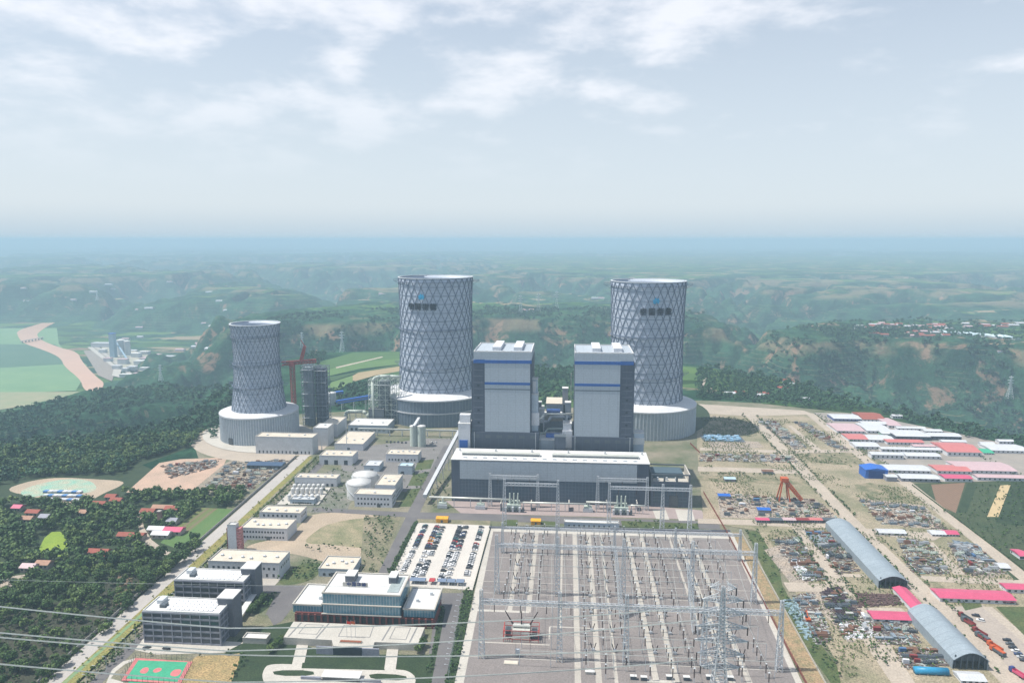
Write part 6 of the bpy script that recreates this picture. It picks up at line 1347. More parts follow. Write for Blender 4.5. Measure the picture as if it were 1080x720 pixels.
for zn, q, n in ZON:
    A, B, C_, D_ = [G(*p) for p in q]
    m_ = max(1, int(math.sqrt(n * .8))); nn = -(-n // m_)
    done = {}
    for i in range(n):
        u = (i % nn + .5 + rs.uniform(-.3, .3)) / nn; v = (i // nn + .5 + rs.uniform(-.25, .25)) / m_
        x = (A[0] * (1 - u) + B[0] * u) * (1 - v) + (D_[0] * (1 - u) + C_[0] * u) * v; y = (A[1] * (1 - u) + B[1] * u) * (1 - v) + (D_[1] * (1 - u) + C_[1] * u) * v
        nm, w_, _, cs_ = KIND[(i // nn * 2 + len(zn)) % 3] if rs.random() < .7 else rs.choice(KIND); cn = (cs_[(rs.randrange(len(cs_)) if rs.random() < .25 else (i // nn + len(zn)) % len(cs_))])[0]; key = (nm, cn); cntk[nm] = cntk.get(nm, 0) + 1
        gk = (nm, cn, zn); gp = '%s %s, %s' % (cn, w_.replace('stack of', 'stacks of') if 'stack' in w_ else w_ + 's', zn)
        t = thing(nm, '%s %s %s' % (cn, w_, zn), w_.split(' of')[0] if 'stack' in w_ else 'container', (x, y, .25), gp, rs.choice([0, 0, 0, R(90), R(rs.uniform(-6, 6))]))
        s_ = rs.uniform(.5, .95); t.scale = (s_, s_, rs.uniform(.7, 1.1))
        for a, me in PRO[key]: o = bpy.data.objects.new(a, me); COL.objects.link(o); o.parent = t
# uncountable small scrap and planks scattered in the same blocks
def litter(label, zones, n, m, s0, s1, seed, hmax=.8):
    q = random.Random(seed); b = MB()
    for zq in zones:
        P = [G(*p) for p in zq]
        for _ in range(n):
            u, v = q.random(), q.random(); x = (P[0][0] * (1 - u) + P[1][0] * u) * (1 - v) + (P[3][0] * (1 - u) + P[2][0] * u) * v; y = (P[0][1] * (1 - u) + P[1][1] * u) * (1 - v) + (P[3][1] * (1 - u) + P[2][1] * u) * v
            a = q.choice([0, 0, 1.57, q.uniform(0, 3.14)]); l = q.uniform(s0, s1); b.bar((x - l * math.cos(a), y - l * math.sin(a), .4), (x + l * math.cos(a), y + l * math.sin(a), .4 + q.random() * .3), q.uniform(.25, .95), q.uniform(.2, hmax))
    o = b.build('yard_scrap', m); tag(o, label, 'scrap', kind='stuff')
Z_ = [z[1] for z in ZON]
litter('pale planks and offcuts scattered over the storage yards', Z_, 110, mat('pale_scrap', (.42, .44, .41), (.27, .26, .25), scale=.5), .6, 2.4, 1)
litter('dark steel scrap scattered over the storage yards', Z_, 300, mat('dark_scrap', (.07, .07, .08), (.16, .12, .10), scale=.5), .6, 2.6, 2)
litter('rust brown scrap scattered over the storage yards', Z_, 60, mat('rust', (.17, .09, .06)), .5, 2.4, 3)
litter('green and blue sheeting scraps among the yard stacks', Z_, 26, mat('blue_green_scrap', (.12, .24, .32), (.15, .26, .18), scale=.3), .6, 2.2, 4)
litter('dark coal-black scaffold heap in the middle yard block', [[(868, 624), (884, 619), (903, 648), (885, 652)]], 500, mat('black_scrap', (.025, .022, .028), (.07, .04, .05), scale=.8), .6, 2.2, 6, 2.0)
litter('rust-brown scaffold heap left of the pink roofed sheds', [[(902, 626), (948, 628), (950, 638), (905, 640)]], 420, mat('brown_scrap', (.07, .04, .04), (.14, .09, .08), scale=.8), .6, 2.2, 7, 1.6)
litter('grey-blue steel sections laid out beside the long grey shed', [[(849, 560), (868, 560), (880, 572), (858, 572)], [(1005, 570), (1030, 574), (1042, 590), (1012, 588)]], 260, mat('slate_blue', (.20, .245, .29)), .8, 2.5, 8)
litter('white bagged goods by the middle yard road', [[(886, 658), (915, 656), (932, 672), (893, 674)], [(833, 590), (842, 590), (858, 612), (846, 612)]], 160, M_wall, .6, 1.8, 9)
litter('pale blue-grey sheeting beside the switchyard fence', [[(824, 632), (838, 632), (862, 670), (850, 674)]], 200, mat('blue_grey_scrap', (.28, .38, .42), (.16, .24, .27), scale=.3), .6, 2.0, 10)
# pink and grey row of containers
for k in range(6):
    px = 798 + k * 14; x, y = G(px, 551.5); cn, mm = [('pink', M_pink), ('grey', M_steeld), ('faded pink', M_palep), ('maroon', M_dred), ('coral', M_coral), ('black', M_steeld)][k]
    gable('container_office', '%s roofed container office, %s from left in the row below the crane' % (cn, ORD[k]), 'site office', x, y, 10, 5, 3, .8, M_offw if k % 2 else M_offb, mm, 'X', 'container offices below the crane', 5)
for k, (px, py, cn, mm) in enumerate(((764, 526, 'bright blue', M_bsheet), (806, 541, 'mid blue', M_bsheet), (770, 508, 'pale blue', mat('pale_blue_roof', (.42, .56, .64))), (810, 500, 'rusty', mat('rust', (.17, .09, .06))))):
    x, y = G(px, py); gable('site_hut', '%s roofed hut %s' % (cn, ['beside the annex shadow', 'left of the gantry crane foot', 'on the sandy band behind the annex', 'left of the crane top'][k]), 'hut', x - 5, y, 10, 6, 3, 1, M_offb, mm)
# fences
def fence(label, pts, h, m, name='fence', cat='fence', post=4.0, panel=True, pm=None, group=None):
    P = [Vector((*G(*p), 0)) for p in pts]; t = thing(name, label, cat, tuple(P[0]), group); o = P[0]; w = MB(); c = MB()
    for a, b in zip(P[:-1], P[1:]):
        a, b = a - o, b - o; u = Vector((0, 0, 1))
        if panel: w.bar(a + u * h / 2, b + u * h / 2, .22, h)
        else:
            for z in (.3, h * .6, h): w.bar(a + u * z, b + u * z, .09)
        n = max(2, int((b - a).length / post))
        for k in range(n + 1): q = a + (b - a) * k / n; c.bar(q, q + u * (h + .25), .32)
    w.build('panel' if panel else 'rails', m, t); c.build('posts', pm or m, t)
fence('white perimeter wall along the left side of the grey road', [(24, 735), (200, 580), (312, 482)], 2.2, mat('wall_offwhite', (.42, .40, .38)), 'boundary_wall', 'wall')
fence('low kerb wall between the perimeter road and the planted verge', [(66, 735), (210, 600), (333, 483)], 1.0, mat('hedge_dark', (.02, .04, .015), (.05, .08, .03), scale=.5, fine=.4), 'hedge', 'hedge')
fence('red-brown fence along the right side of the switchyard', [(742, 520), (766, 561), (857, 735)], 2.2, mat('fence_rust', (.20, .07, .05)), post=5)
fence('pale wall between bare strip and storage yard', [(781, 560), (878, 735)], 1.6, M_concw, 'boundary_wall', 'wall')
fence('dark hedge between car park and switchyard road', [(518, 554), (499, 622)], 1.3, M_grassd, 'hedge', 'hedge')
fence('brown fence behind the annex towards the right tower', [(738, 478), (728, 468)], 2.0, mat('fence_rust', (.20, .07, .05)))
fence('grey wall along the far edge of the switchyard', [(516, 557), (770, 561)], 2.0, M_offb, 'boundary_wall', 'wall')
fence('dark hedge along the field road right of the yard', [(962, 512), (1082, 603)], 1.5, mat('hedge_dark', (.02, .04, .015)), 'hedge', 'hedge')

# ================================================================== VILLAGE LEFT
VH = [(9, 468, 492, 55, 97, M_pink, 'pink roofed house at the left photo edge'), (9, 497, 515, 120, 182, M_tile, 'red tiled farmhouse near the dust net yard'), (9, 525, 546, 90, 148, M_tilet, 'tan tiled farmhouse near the left edge'), (9, 500, 538, 182, 226, M_offb, 'grey tiled farmhouse behind the red tiled one'),
      (9, 418, 440, 498, 545, M_tile, 'red roofed house under the dust net yard'), (9, 432, 457, 520, 572, M_tile, 'longer red roofed house below the dust net yard'), (9, 452, 474, 435, 494, M_tile, 'dull red roofed house in the trees'), (9, 497, 516, 366, 406, M_tilet, 'small tan roofed house deep in the trees'), (9, 514, 532, 540, 574, M_tilet, 'tiny tan roofed house in the trees'),
      (9, 462, 492, 720, 815, M_tilet, 'long tan roofed farm building by the works yard'), (9, 470, 498, 780, 843, M_tile, 'red roofed end of the long farm building'), (9, 487, 510, 665, 730, M_tile, 'low red roofed house left of the long farm building'), (9, 588, 626, 555, 680, M_tile, 'large red roofed courtyard house beside the village path'),
      (9, 560, 604, 772, 858, M_pink, 'pink roofed house beside the brick chimney'), (9, 570, 596, 700, 775, M_sheet, 'white roofed house left of the pink roofed one'), (9, 598, 620, 718, 800, M_sheet, 'white shed in front of the pink roofed house'), (9, 532, 556, 790, 835, M_offb, 'grey hut right of the brick chimney')]
for s_, yk, yb, xl, xr, m, lab in VH:
    f = 4.5; X0, Y0 = G(xl / f, 430 + yb / f); X1 = G(xr / f, 430 + yb / f)[0]; Yb_ = G((xl + xr) / 2 / f, 430 + yk / f, 4)[1]
    gable('village_house', lab, 'house', X0, Y0, X1 - X0, max(7, Yb_ - Y0), 3.4, 2.0, mat('house_plaster', (.45, .40, .35)), m, 'X', 'village houses left of the road', 3)
for (xl, xr, yb, yk, m, lab) in ((400, 510, 122, 85, M_tile, 'red roofed long house by the road verge woodland'), (472, 540, 138, 98, M_tile, 'red roofed wing beside the long house'), (95, 160, 195, 152, M_palep, 'pinkish white roofed house at the left path'), (165, 230, 180, 145, M_tilet, 'brown roofed house right of the pinkish one')):
    f = 4.5; X0, Y0 = G(xl / f, 560 + yb / f); X1 = G(xr / f, 560 + yb / f)[0]; Yb_ = G((xl + xr) / 2 / f, 560 + yk / f, 4)[1]
    gable('village_house', lab, 'house', X0, Y0, X1 - X0, max(7, Yb_ - Y0), 3.6, 2.0, mat('house_plaster', (.45, .40, .35)), m, 'X', 'village houses left of the road', 3)
x, y = G(169.3, 556); t = thing('brick_chimney', 'square brown brick chimney among the village trees', 'chimney', (x, y, 0)); hh = GY(169, 539, y)[1]; MB().add([(-1.8, -1.8, 0), (1.8, -1.8, 0), (1.8, 1.8, 0), (-1.8, 1.8, 0), (-1.3, -1.3, hh), (1.3, -1.3, hh), (1.3, 1.3, hh), (-1.3, 1.3, hh)], [(4, 5, 6, 7), (0, 1, 5, 4), (1, 2, 6, 5), (2, 3, 7, 6), (3, 0, 4, 7)]).build('shaft', mat('chimney_brick', (.24, .15, .12)), t); MB().box(-1.6, 1.6, -1.6, 1.6, hh, hh + .6).build('cap', M_conc, t)
# works yard rows of blue bundles on the netting
for k in range(24):
    px = 49 + (k % 8) * 5; py = 519 + (k // 8) * 4.2 + (k % 8) * .1; x, y = G(px, py); cn = ['blue', 'white', 'grey'][k % 3]
    t = thing('brick_pallet', '%s wrapped pallet stack, %s in the %s rank of the netted yard' % (cn, ORD[k % 8], ORD[k // 8]), 'pallet stack', (x, y, .2), 'wrapped pallets in the netted yard')
    MB().box(-2, 2, -2, 2, .3, 1.8).build('goods', [mat('wrap_blue', (.10, .24, .5)), M_wall, M_steel][k % 3], t); MB().box(-2.1, 2.1, -2.1, 2.1, 0, .3).build('pallet', M_trunk, t)
t = gable('long_dark_shed', 'long dark blue-grey roofed shed in the scrap yard by the perimeter road', 'shed', *G(260.5, 494), G(298, 494)[0] - G(260.5, 494)[0], 12, 4, 1.2, M_steeld, mat('roof_navy', (.05, .09, .16)), 'X', None, 8)

# ================================================================== FAR THINGS
# village on the opposite plateau
rv = random.Random(23); k = 0
VR = [(rv.uniform(915, 1000), rv.uniform(343, 356)) for _ in range(44)] + [(rv.uniform(945, 1078), 345 + rv.uniform(-2.5, 1.5)) for _ in range(16)] + [(rv.uniform(895, 940), rv.uniform(342, 350)) for _ in range(8)]
for i, (px, py) in enumerate(sorted(VR)):
    X, Y, Z = on_ground(px, py, 1.008); cn, m = rv.choice([('red', M_tile), ('red', M_tile), ('pinkish', M_palep), ('white', M_sheet)])
    gable('distant_house', 'tiny %s roofed house on the opposite plateau, one of its village' % cn, 'house', X, Y, rv.uniform(14, 26), 11, 4.5, 2.5, mat('house_plaster', (.45, .40, .35)), m, 'X', '%s roofed houses of the opposite plateau village' % cn, 0, Z - .5)
for i in range(12):
    px = 1000 + i * 6.4; py = 352.5 + i * .55; X, Y, Z = on_ground(px, py, 1.008)
    gable('distant_greenhouse', 'pale blue-white long roof, %s from left in the row on the opposite plateau' % ORD[i], 'greenhouse', X, Y, 13.5, 52, 4, 2, M_sheet, mat('pale_cyan_roof', (.55, .68, .74)), 'Y', 'pale blue roofs on the opposite plateau', 0, Z - .5)
X, Y, Z = on_ground(1052, 377); gable('distant_shed', 'white walled shed on the terrace below the pale blue roofs', 'shed', X, Y, 60, 14, 6, 1, M_wall, M_palep, 'X', None, 0, Z - .5)
for i, (px, py) in enumerate(((765, 418), (775, 417), (797, 420), (826, 404), (828, 408), (821, 412), (843, 424), (800, 418))):
    X, Y, Z = on_ground(px, py, 1.008); gable('hill_house', 'small %s roofed house on the wooded rim right of the right tower, %s' % (['white', 'red'][i % 2], ORD[i]), 'house', X, Y, 15, 9, 4, 2, M_wall, [M_sheet, M_tile][i % 2], 'X', 'houses on the wooded rim', 3, Z)
# cement works in the valley
Zv = ZR + 2.5
def vb(name, label, cat, pxl, pxr, yb, yt, dep, m, roof=None, group='buildings of the valley cement works', kind='box'):
    X0, Y0 = G(pxl, yb, Zv); X1 = GY(pxr, yb, Y0)[0]; h = GY(pxl, yt, Y0)[1] - Zv; t = thing(name, label, cat, (X0, Y0, Zv), group)
    if kind == 'box': MB().box(0, X1 - X0, 0, dep, 0, h).build('wall', m, t); MB().box(-1, X1 - X0 + 1, -1, dep + 1, h, h + 1.5).build('roof', roof or M_roofw, t)
    else: r_ = (X1 - X0) / 2; MB().lathe([(r_, 0), (r_, h)], r_, r_, 28).build('shell', m, t, True); MB().lathe([(r_ + .3, h), (.01, h + r_ * .35)], r_, r_, 28).build('roof', roof or M_roofw, t, True)
    return t, X0, Y0, X1 - X0, h
vb('preheater_tower', 'pale blue preheater tower of the valley cement works', 'tower', 116, 121, 377, 352, 18, mat('pale_blue_clad', (.30, .42, .52)), M_bsheet)
vb('storage_silo', 'large grey silo beside the pale blue tower in the valley', 'silo', 122, 130, 375, 359, 0, M_steel, kind='cyl'); vb('storage_silo', 'grey silo, right of the large one in the valley', 'silo', 130, 136, 375, 360, 0, M_steel, kind='cyl')
X0, Y0 = G(117, 372, Zv); a = GY(118, 354, Y0); X1, Y1 = G(136, 383, Zv)
t = thing('conveyor_gallery', 'pale blue sloping conveyor descending from the valley tower', 'conveyor', (a[0], Y0, Zv), 'conveyor galleries'); MB().bar((0, 0, a[1] - Zv), (X1 - a[0], Y1 - Y0, 4), 5, 5).build('gallery', mat('pale_blue_clad', (.30, .42, .52)), t); MB().bar((X1 - a[0]) * .5 and ((X1 - a[0]) * .5, (Y1 - Y0) * .5, 0), ((X1 - a[0]) * .5, (Y1 - Y0) * .5, (a[1] - Zv) * .5), 3).build('trestle', M_steel, t)
for i, (xl, xr, yb, yt, dep) in enumerate(((96, 115, 366, 362, 30), (138, 146, 377, 373, 25), (124, 133, 384, 379, 20), (134, 142, 391, 387, 20), (141, 150, 385, 381, 25), (147, 158, 381, 378, 30), (128, 134, 392, 389, 15), (147, 155, 391, 388, 15), (160, 172, 386, 383, 25), (172, 182, 379, 376, 25), (104, 110, 372, 369, 20), (109, 116, 381, 378, 20), (118, 126, 389, 386, 18), (126, 137, 398, 395, 18), (140, 148, 397, 394, 18), (150, 160, 397, 394, 18), (162, 174, 393, 390, 18), (176, 188, 388, 385, 18), (184, 193, 383, 381, 18), (146, 156, 374, 371, 20), (158, 168, 377, 374, 20))):
    vb('works_building', 'low pale building of the valley cement works, %s from the river side' % ORD[i], 'works building', xl, xr, yb, yt, dep, M_wall, [M_sheet, M_roofw, M_palep][i % 3])
A, B = G(22, 362, ZR), G(46, 357.5, ZR); t = thing('river_bridge', 'low grey bridge crossing the brown river', 'bridge', (*A, ZR)); L_ = Vector((B[0] - A[0], B[1] - A[1], 0)); MB().bar((0, 0, 9), (L_.x, L_.y, 9), 10, 2).build('deck', M_conc, t)
for k in range(7): q = L_ * ((k + .5) / 7); MB().bar((q.x, q.y, 0), (q.x, q.y, 8), 4).build('pier', M_conc, t)
for i in range(36):
    px, py = [(rv.uniform(0, 240), rv.uniform(296, 330)), (rv.uniform(110, 230), rv.uniform(342, 372)), (rv.uniform(300, 700), rv.uniform(300, 330))][i % 3]; X, Y, Z = on_ground(px, py, 1.01)
    s_ = rv.uniform(20, 45); gable('distant_building', 'hazy pale building far away beyond the plant on the valley or ridge land', 'building', X, Y, s_, s_ * .5, 7, 3, M_wall, [M_sheet, M_palep][i % 2], 'X', 'hazy pale far buildings', 0, Z - 1)
# roadside lamps along the plant avenue and office roads
lm = (MB().cyl((0, 0, 0), (0, 0, 8), .12, 6, .07).mesh('pole', M_steel), MB().bar((0, 0, 8), (1.6, 0, 8.3), .12).box(1.3, 2.2, -.15, .15, 8.2, 8.35).mesh('lamp_head', M_steel))
for k in range(26):
    f = k / 25; px = 86 + (346 - 86) * f; py = 722 + (483 - 722) * f; x, y = G(px, py); x = -262 - 14 * f + 0 * x
    x, y = G(*((92 + (350 - 92) * f), 726 + (482 - 726) * f)); t = thing('street_lamp', 'single arm grey street lamp, %s from the camera along the inner road' % ORD[k], 'street lamp', (x, y, 0), 'street lamps along the inner road', R(180))
    for n_, me in zip(('pole', 'lamp_head'), lm): o = bpy.data.objects.new(n_, me); COL.objects.link(o); o.parent = t
for k in range(16):
    f = k / 15; x, y = G(477 - 0 * f + (487 - 477) * 0 + (470 - 0) * 0 + (f * (488 - 473) - 4), 715 + (628 - 715) * f); t = thing('street_lamp', 'single arm grey street lamp, %s from the camera beside the headquarters road' % ORD[k], 'street lamp', (x, y, 0), 'street lamps beside the headquarters road', R(180))
    for n_, me in zip(('pole', 'lamp_head'), lm): o = bpy.data.objects.new(n_, me); COL.objects.link(o); o.parent = t

# ================================================================== TREES
def leaf_tree(seed, nclump, nleaf, r, h, leafsz):
    q = random.Random(seed); lv = MB(); tr = MB().cyl((0, 0, 0), (0, 0, h * .45), .28, 7, .18)
    for k in range(5): a = q.uniform(0, 6.28); tr.cyl((0, 0, h * .35), (math.cos(a) * r * .55, math.sin(a) * r * .55, h * .7), .13, 5, .05)
    cl = []
    for k in range(nclump):
        a = q.uniform(0, 6.28); e = q.uniform(-.3, 1); rr = r * (.35 + .5 * q.random()) * math.sqrt(max(.05, 1 - (e * .8) ** 2)); cl.append((rr * math.cos(a), rr * math.sin(a), h * .62 + e * h * .32, r * q.uniform(.28, .48)))
    for (x, y, z, s) in cl:
        for _ in range(nleaf):
            d = Vector((q.gauss(0, 1), q.gauss(0, 1), q.gauss(0, .8))).normalized() * s * (.7 + .4 * q.random()); c = Vector((x, y, z)) + d
            n = (d.normalized() + Vector((q.uniform(-.6, .6), q.uniform(-.6, .6), q.uniform(-.2, .8)))).normalized(); u = n.orthogonal().normalized(); v = n.cross(u); w = leafsz * q.uniform(.6, 1.3)
            lv.add([c - u * w, c - v * w * .8, c + u * w, c + v * w * .8], [(0, 1, 2, 3)])
    return lv, tr
NEAR = []
for sd, (nc, nl, r, h, lsz, m) in enumerate(((26, 26, 3.6, 8, .55, M_leaf), (30, 26, 4.6, 9.5, .6, M_leaf), (22, 26, 3.0, 9, .5, M_leaf2), (26, 26, 4.2, 7.5, .6, M_leaf2))):
    lv, tr = leaf_tree(sd + 40, nc, nl, r, h, lsz); NEAR.append((lv.mesh('crown', m), tr.mesh('trunk', M_trunk)))
BUSH = []
lv, tr = leaf_tree(77, 10, 22, 1.5, 3.4, .35); BUSH.append((lv.mesh('crown', M_leaf2), tr.mesh('trunk', M_trunk)))
def in_poly(x, y, P):
    c = False
    for i in range(len(P)):
        x0, y0 = P[i]; x1, y1 = P[i - 1]
        if (y0 > y) != (y1 > y) and x < (x1 - x0) * (y - y0) / (y1 - y0) + x0: c = not c
    return c
def scatter(poly_px, spacing, seed, holes=(), z=0, dens=1.0):
    P = [G(*p, z) for p in poly_px]; H_ = [[G(*p, z) for p in h] for h in holes]; q = random.Random(seed); out = []
    x0, x1 = min(p[0] for p in P), max(p[0] for p in P); y0, y1 = min(p[1] for p in P), max(p[1] for p in P); y = y0
    while y < y1:
        x = x0
        while x < x1:
            a, b = x + q.uniform(-.5, .5) * spacing, y + q.uniform(-.5, .5) * spacing
            if q.random() < dens and in_poly(a, b, P) and not any(in_poly(a, b, h) for h in H_): out.append((a, b))
            x += spacing
        y += spacing
    return out
def patchy(P, sc_, lim, sd): 
    a = np.array(P); f = fbm(a[:, 0] / sc_, a[:, 1] / sc_, 3, sd); return [p for p, v in zip(P, f) if v > lim]
HOLES = [[(140, 610), (125, 604), (118, 633), (138, 636)], [(36, 586), (48, 559), (70, 558), (76, 585)], [(166, 574), (212, 534), (252, 536), (207, 584), (186, 580)], [(-5, 518), (30, 505), (100, 503), (136, 505), (126, 515), (95, 530), (73, 535), (40, 530)],
         [(130, 521), (166, 487), (240, 481), (320, 478), (262, 519)], [(140, 536), (148, 538), (156, 557), (180, 580), (200, 586), (198, 590), (166, 586), (146, 562)], [(19, 600), (54, 591), (56, 606), (16, 618)], [(86, 578), (122, 578), (122, 592), (86, 590)], [(120, 560), (154, 560), (154, 573), (120, 573)], [(150, 556), (195, 553), (195, 571), (150, 571)],
         [(144, 532), (190, 530), (190, 544), (144, 546)], [(18, 538), (54, 538), (54, 554), (18, 554)], [(94, 520), (130, 520), (130, 536), (94, 538)], [(8, 532), (24, 532), (24, 542), (8, 542)], [(78, 540), (94, 540), (94, 547), (78, 547)], [(60, 720), (-40, 700), (-60, 660), (60, 637), (125, 603), (150, 612), (140, 640)]]
LEFTW = [(-60, 476), (60, 472), (150, 464), (212, 457), (204, 470), (140, 488), (133, 500), (0, 503), (-40, 520), (0, 530), (60, 533), (133, 520), (200, 520), (262, 518), (250, 534), (205, 583), (150, 630), (60, 640), (-60, 660)]
SCRUBW = [(-60, 700), (-60, 660), (60, 637), (125, 603), (150, 606), (163, 618), (40, 735), (-40, 735)]
pts = patchy(scatter(LEFTW, 6.2, 1, HOLES), 45, -.6, 91) + [p for p in scatter(SCRUBW, 7.5, 2, dens=.85)]
pts += scatter([(145, 625), (165, 611), (205, 572), (216, 572), (150, 635)], 7, 3) + scatter([(178, 540), (205, 540), (180, 560), (160, 560)], 9, 31, dens=.5)
def cam_x(p): # photo column/row of a ground point, to find the nearest ones that can be seen
    d = math.hypot(p[0], p[1]); return d
pts.sort(key=cam_x)
rt = random.Random(8); vis = [p for p in pts if -45 < math.degrees(math.atan2(p[0], p[1])) + math.degrees(YAW) < 45]
near = vis[:262]; ns = set(near); rest = [p for p in pts if p not in ns]
REG = [(-1e9, 'in the scrubby woodland at the lower left corner'), (380, 'in the scrubby woodland left of the grey road'), (470, 'in the dense wood around the village houses')]
for i, (x, y) in enumerate(near):
    j = rt.randrange(4); cr, tk = NEAR[j]; reg = REG[0] if y < 380 else REG[1] if y < 470 else REG[2]; kn = ['small dark green', 'broad dark green', 'slim mid green', 'low spreading mid green'][j]
    t = thing('broadleaf_tree', '%s tree %s' % (kn, reg[1]), 'tree', (x, y, 0), '%s trees %s' % (kn, reg[1]), rt.uniform(0, 6.28)); s_ = rt.uniform(.5, 1.15) * (.7 if y < 400 else .95); t.scale = (s_, s_, s_ * rt.uniform(.85, 1.2))
    for n_, me in (('crown', cr), ('trunk', tk)): o = bpy.data.objects.new(n_, me); COL.objects.link(o); o.parent = t
# ornamental trees and shrubs round the offices, individually placed
orn = []
for (a, b, n) in (((262, 650), (280, 632), 6), ((330, 668), (350, 690), 0), ((455, 655), (462, 640), 5), ((283, 690), (300, 676), 4), ((440, 690), (448, 680), 3), ((330, 693), (345, 695), 0)):
    for k in range(n): f = (k + .5) / n; orn.append((a[0] + (b[0] - a[0]) * f, a[1] + (b[1] - a[1]) * f))
for k, (px, py) in enumerate(orn):
    cr, tk = NEAR[k % 4]; t = thing('garden_tree', 'round garden tree around the headquarters lawn, %s of the planting' % ORD[k], 'tree', (*G(px, py), .3), 'garden trees around the headquarters', k); s_ = .55; t.scale = (s_, s_, s_)
    for n_, me in (('crown', cr), ('trunk', tk)): o = bpy.data.objects.new(n_, me); COL.objects.link(o); o.parent = t
# masses of foliage too many to count
def mass(label, P, tmpl, seed, zf=None, smin=.7, smax=1.3, m=None, name='woodland'):
    if not P: return
    q = np.random.default_rng(seed); P = np.array(P); n = len(P); z = height(P[:, 0], P[:, 1]) if zf is None else np.full(n, zf)
    which = q.integers(0, len(tmpl), n); V = []; Fc = []; off = 0
    for j, mb in enumerate(tmpl):
        idx = np.where(which == j)[0]
        if not len(idx): continue
        v = np.array(mb.v); f = np.array(mb.f); s = q.uniform(smin, smax, len(idx)); a = q.uniform(0, 6.28, len(idx)); ca, sa = np.cos(a), np.sin(a)
        X = (v[None, :, 0] * ca[:, None] - v[None, :, 1] * sa[:, None]) * s[:, None] + P[idx, 0][:, None]; Y = (v[None, :, 0] * sa[:, None] + v[None, :, 1] * ca[:, None]) * s[:, None] + P[idx, 1][:, None]
        Z = v[None, :, 2] * s[:, None] * q.uniform(.8, 1.2, len(idx))[:, None] + z[idx][:, None]
        V.append(np.stack([X, Y, Z], -1).reshape(-1, 3)); Fc.append((f[None] + (np.arange(len(idx)) * len(v))[:, None, None] + off).reshape(-1, f.shape[1])); off += len(idx) * len(v)
    V = np.concatenate(V); Fc = np.concatenate(Fc); me = bpy.data.meshes.new(name); me.vertices.add(len(V)); me.vertices.foreach_set('co', V.ravel().astype(np.float32)); me.loops.add(Fc.size); me.loops.foreach_set('vertex_index', Fc.ravel().astype(np.int32))
    me.polygons.add(len(Fc)); me.polygons.foreach_set('loop_start', np.arange(0, Fc.size, 4, dtype=np.int32)); me.update(calc_edges=True); me.materials.append(m or (M_leaf3 if tmpl is FT else M_leaf))
    o = bpy.data.objects.new(name, me); COL.objects.link(o); tag(o, label, 'woodland', kind='stuff'); return o
MT = [leaf_tree(90 + k, 9, 12, 3.8 + k * .4, 8, 1.15)[0] for k in range(4)]
FT = [leaf_tree(60 + k, 5, 8, 4.5 + k * .5, 8, 1.7)[0] for k in range(3)]
ST = [leaf_tree(30 + k, 3, 7, 1.1, 2.4, .5)[0] for k in range(3)]
half = [p for i, p in enumerate(rest) if i % 3]; other = [p for i, p in enumerate(rest) if not i % 3]
mass('dense dark woodland between the village and the plateau rim', half, MT, 1, smin=.5, smax=1.15); mass('lighter green trees mixed through the left woodland', other, MT, 2, m=M_leaf2, smin=.5, smax=1.1)
rim = scatter([(-300, 474), (0, 470), (100, 462), (170, 452), (212, 442), (240, 420), (262, 400), (262, 425), (232, 440), (228, 466), (212, 455), (205, 470), (140, 488), (132, 500), (100, 501), (60, 501), (28, 505), (0, 512), (-300, 530)], 7.4, 5)
rim += scatter([(735, 390), (790, 396), (830, 402), (870, 415), (905, 427), (925, 434), (896, 433), (862, 432), (790, 424), (735, 422)], 7.6, 6, dens=.85) + scatter([(560, 388), (640, 388), (640, 425), (560, 430)], 10, 7, dens=.9)
rim += scatter([(345, 412), (378, 405), (400, 400), (424, 398), (424, 410), (402, 425), (360, 432), (340, 430)], 9, 8, dens=.8) + scatter([(925, 434), (960, 438), (1020, 452), (1100, 468), (1100, 474), (1000, 458), (940, 440)], 9, 9) + scatter([(320, 372), (345, 372), (335, 392), (318, 398)], 10, 10, dens=.7)
mass('dark trees along the plateau rim around the plant', rim, FT, 3, smin=.45, smax=1.1)
rim += scatter([(133, 500), (168, 484), (205, 470), (208, 476), (168, 489), (133, 518), (127, 512)], 6.5, 71) + scatter([(-60, 503), (26, 504), (2, 516), (0, 532), (-60, 532)], 6.5, 72)
slope = scatter([(-300, 474), (0, 470), (100, 462), (170, 452), (215, 440), (245, 415), (262, 395), (200, 400), (100, 425), (-100, 440), (-300, 455)], 15, 12, dens=.8)
mass('bushy trees on the slopes below the left plateau rim', slope, FT, 4)
sl2 = scatter([(745, 388), (830, 402), (905, 427), (960, 438), (1080, 466), (1300, 490), (1300, 420), (1000, 380), (860, 375), (745, 380)], 19, 13, dens=.75)
mass('bushy trees on the canyon slopes right of the plant', sl2, FT, 5, smax=1.5)
s3 = scatter([(-300, 460), (-100, 440), (0, 436), (60, 424), (120, 410), (180, 406), (235, 412), (240, 425), (180, 432), (100, 444), (0, 466), (-300, 500)], 13, 51, z=-66)
mass('woodland on the blue-green hill above the river', patchy(s3, 120, -.35, 3), FT, 14)
s4 = scatter([(745, 392), (860, 372), (1250, 392), (1350, 480), (1080, 462), (905, 424), (830, 400)], 15, 52, z=-90) + scatter([(850, 362), (960, 360), (1250, 385), (1250, 400), (860, 378)], 17, 53, z=-40)
mass('trees on the terraces and gullies of the right canyon', patchy(s4, 90, .06, 4), FT, 15, smax=1.5)
s5 = scatter([(220, 385), (300, 355), (430, 345), (640, 346), (745, 352), (740, 384), (560, 384), (430, 368), (320, 368)], 17, 54, z=-80)
mass('trees on the dark canyon wall behind the plant', patchy(s5, 110, -.15, 5), FT, 16, smax=1.5)
far_sp = scatter([(850, 356), (900, 353), (960, 356), (1080, 363), (1300, 374), (1300, 350), (1080, 339), (960, 338), (880, 340)], 26, 14, z=-8, dens=.7)
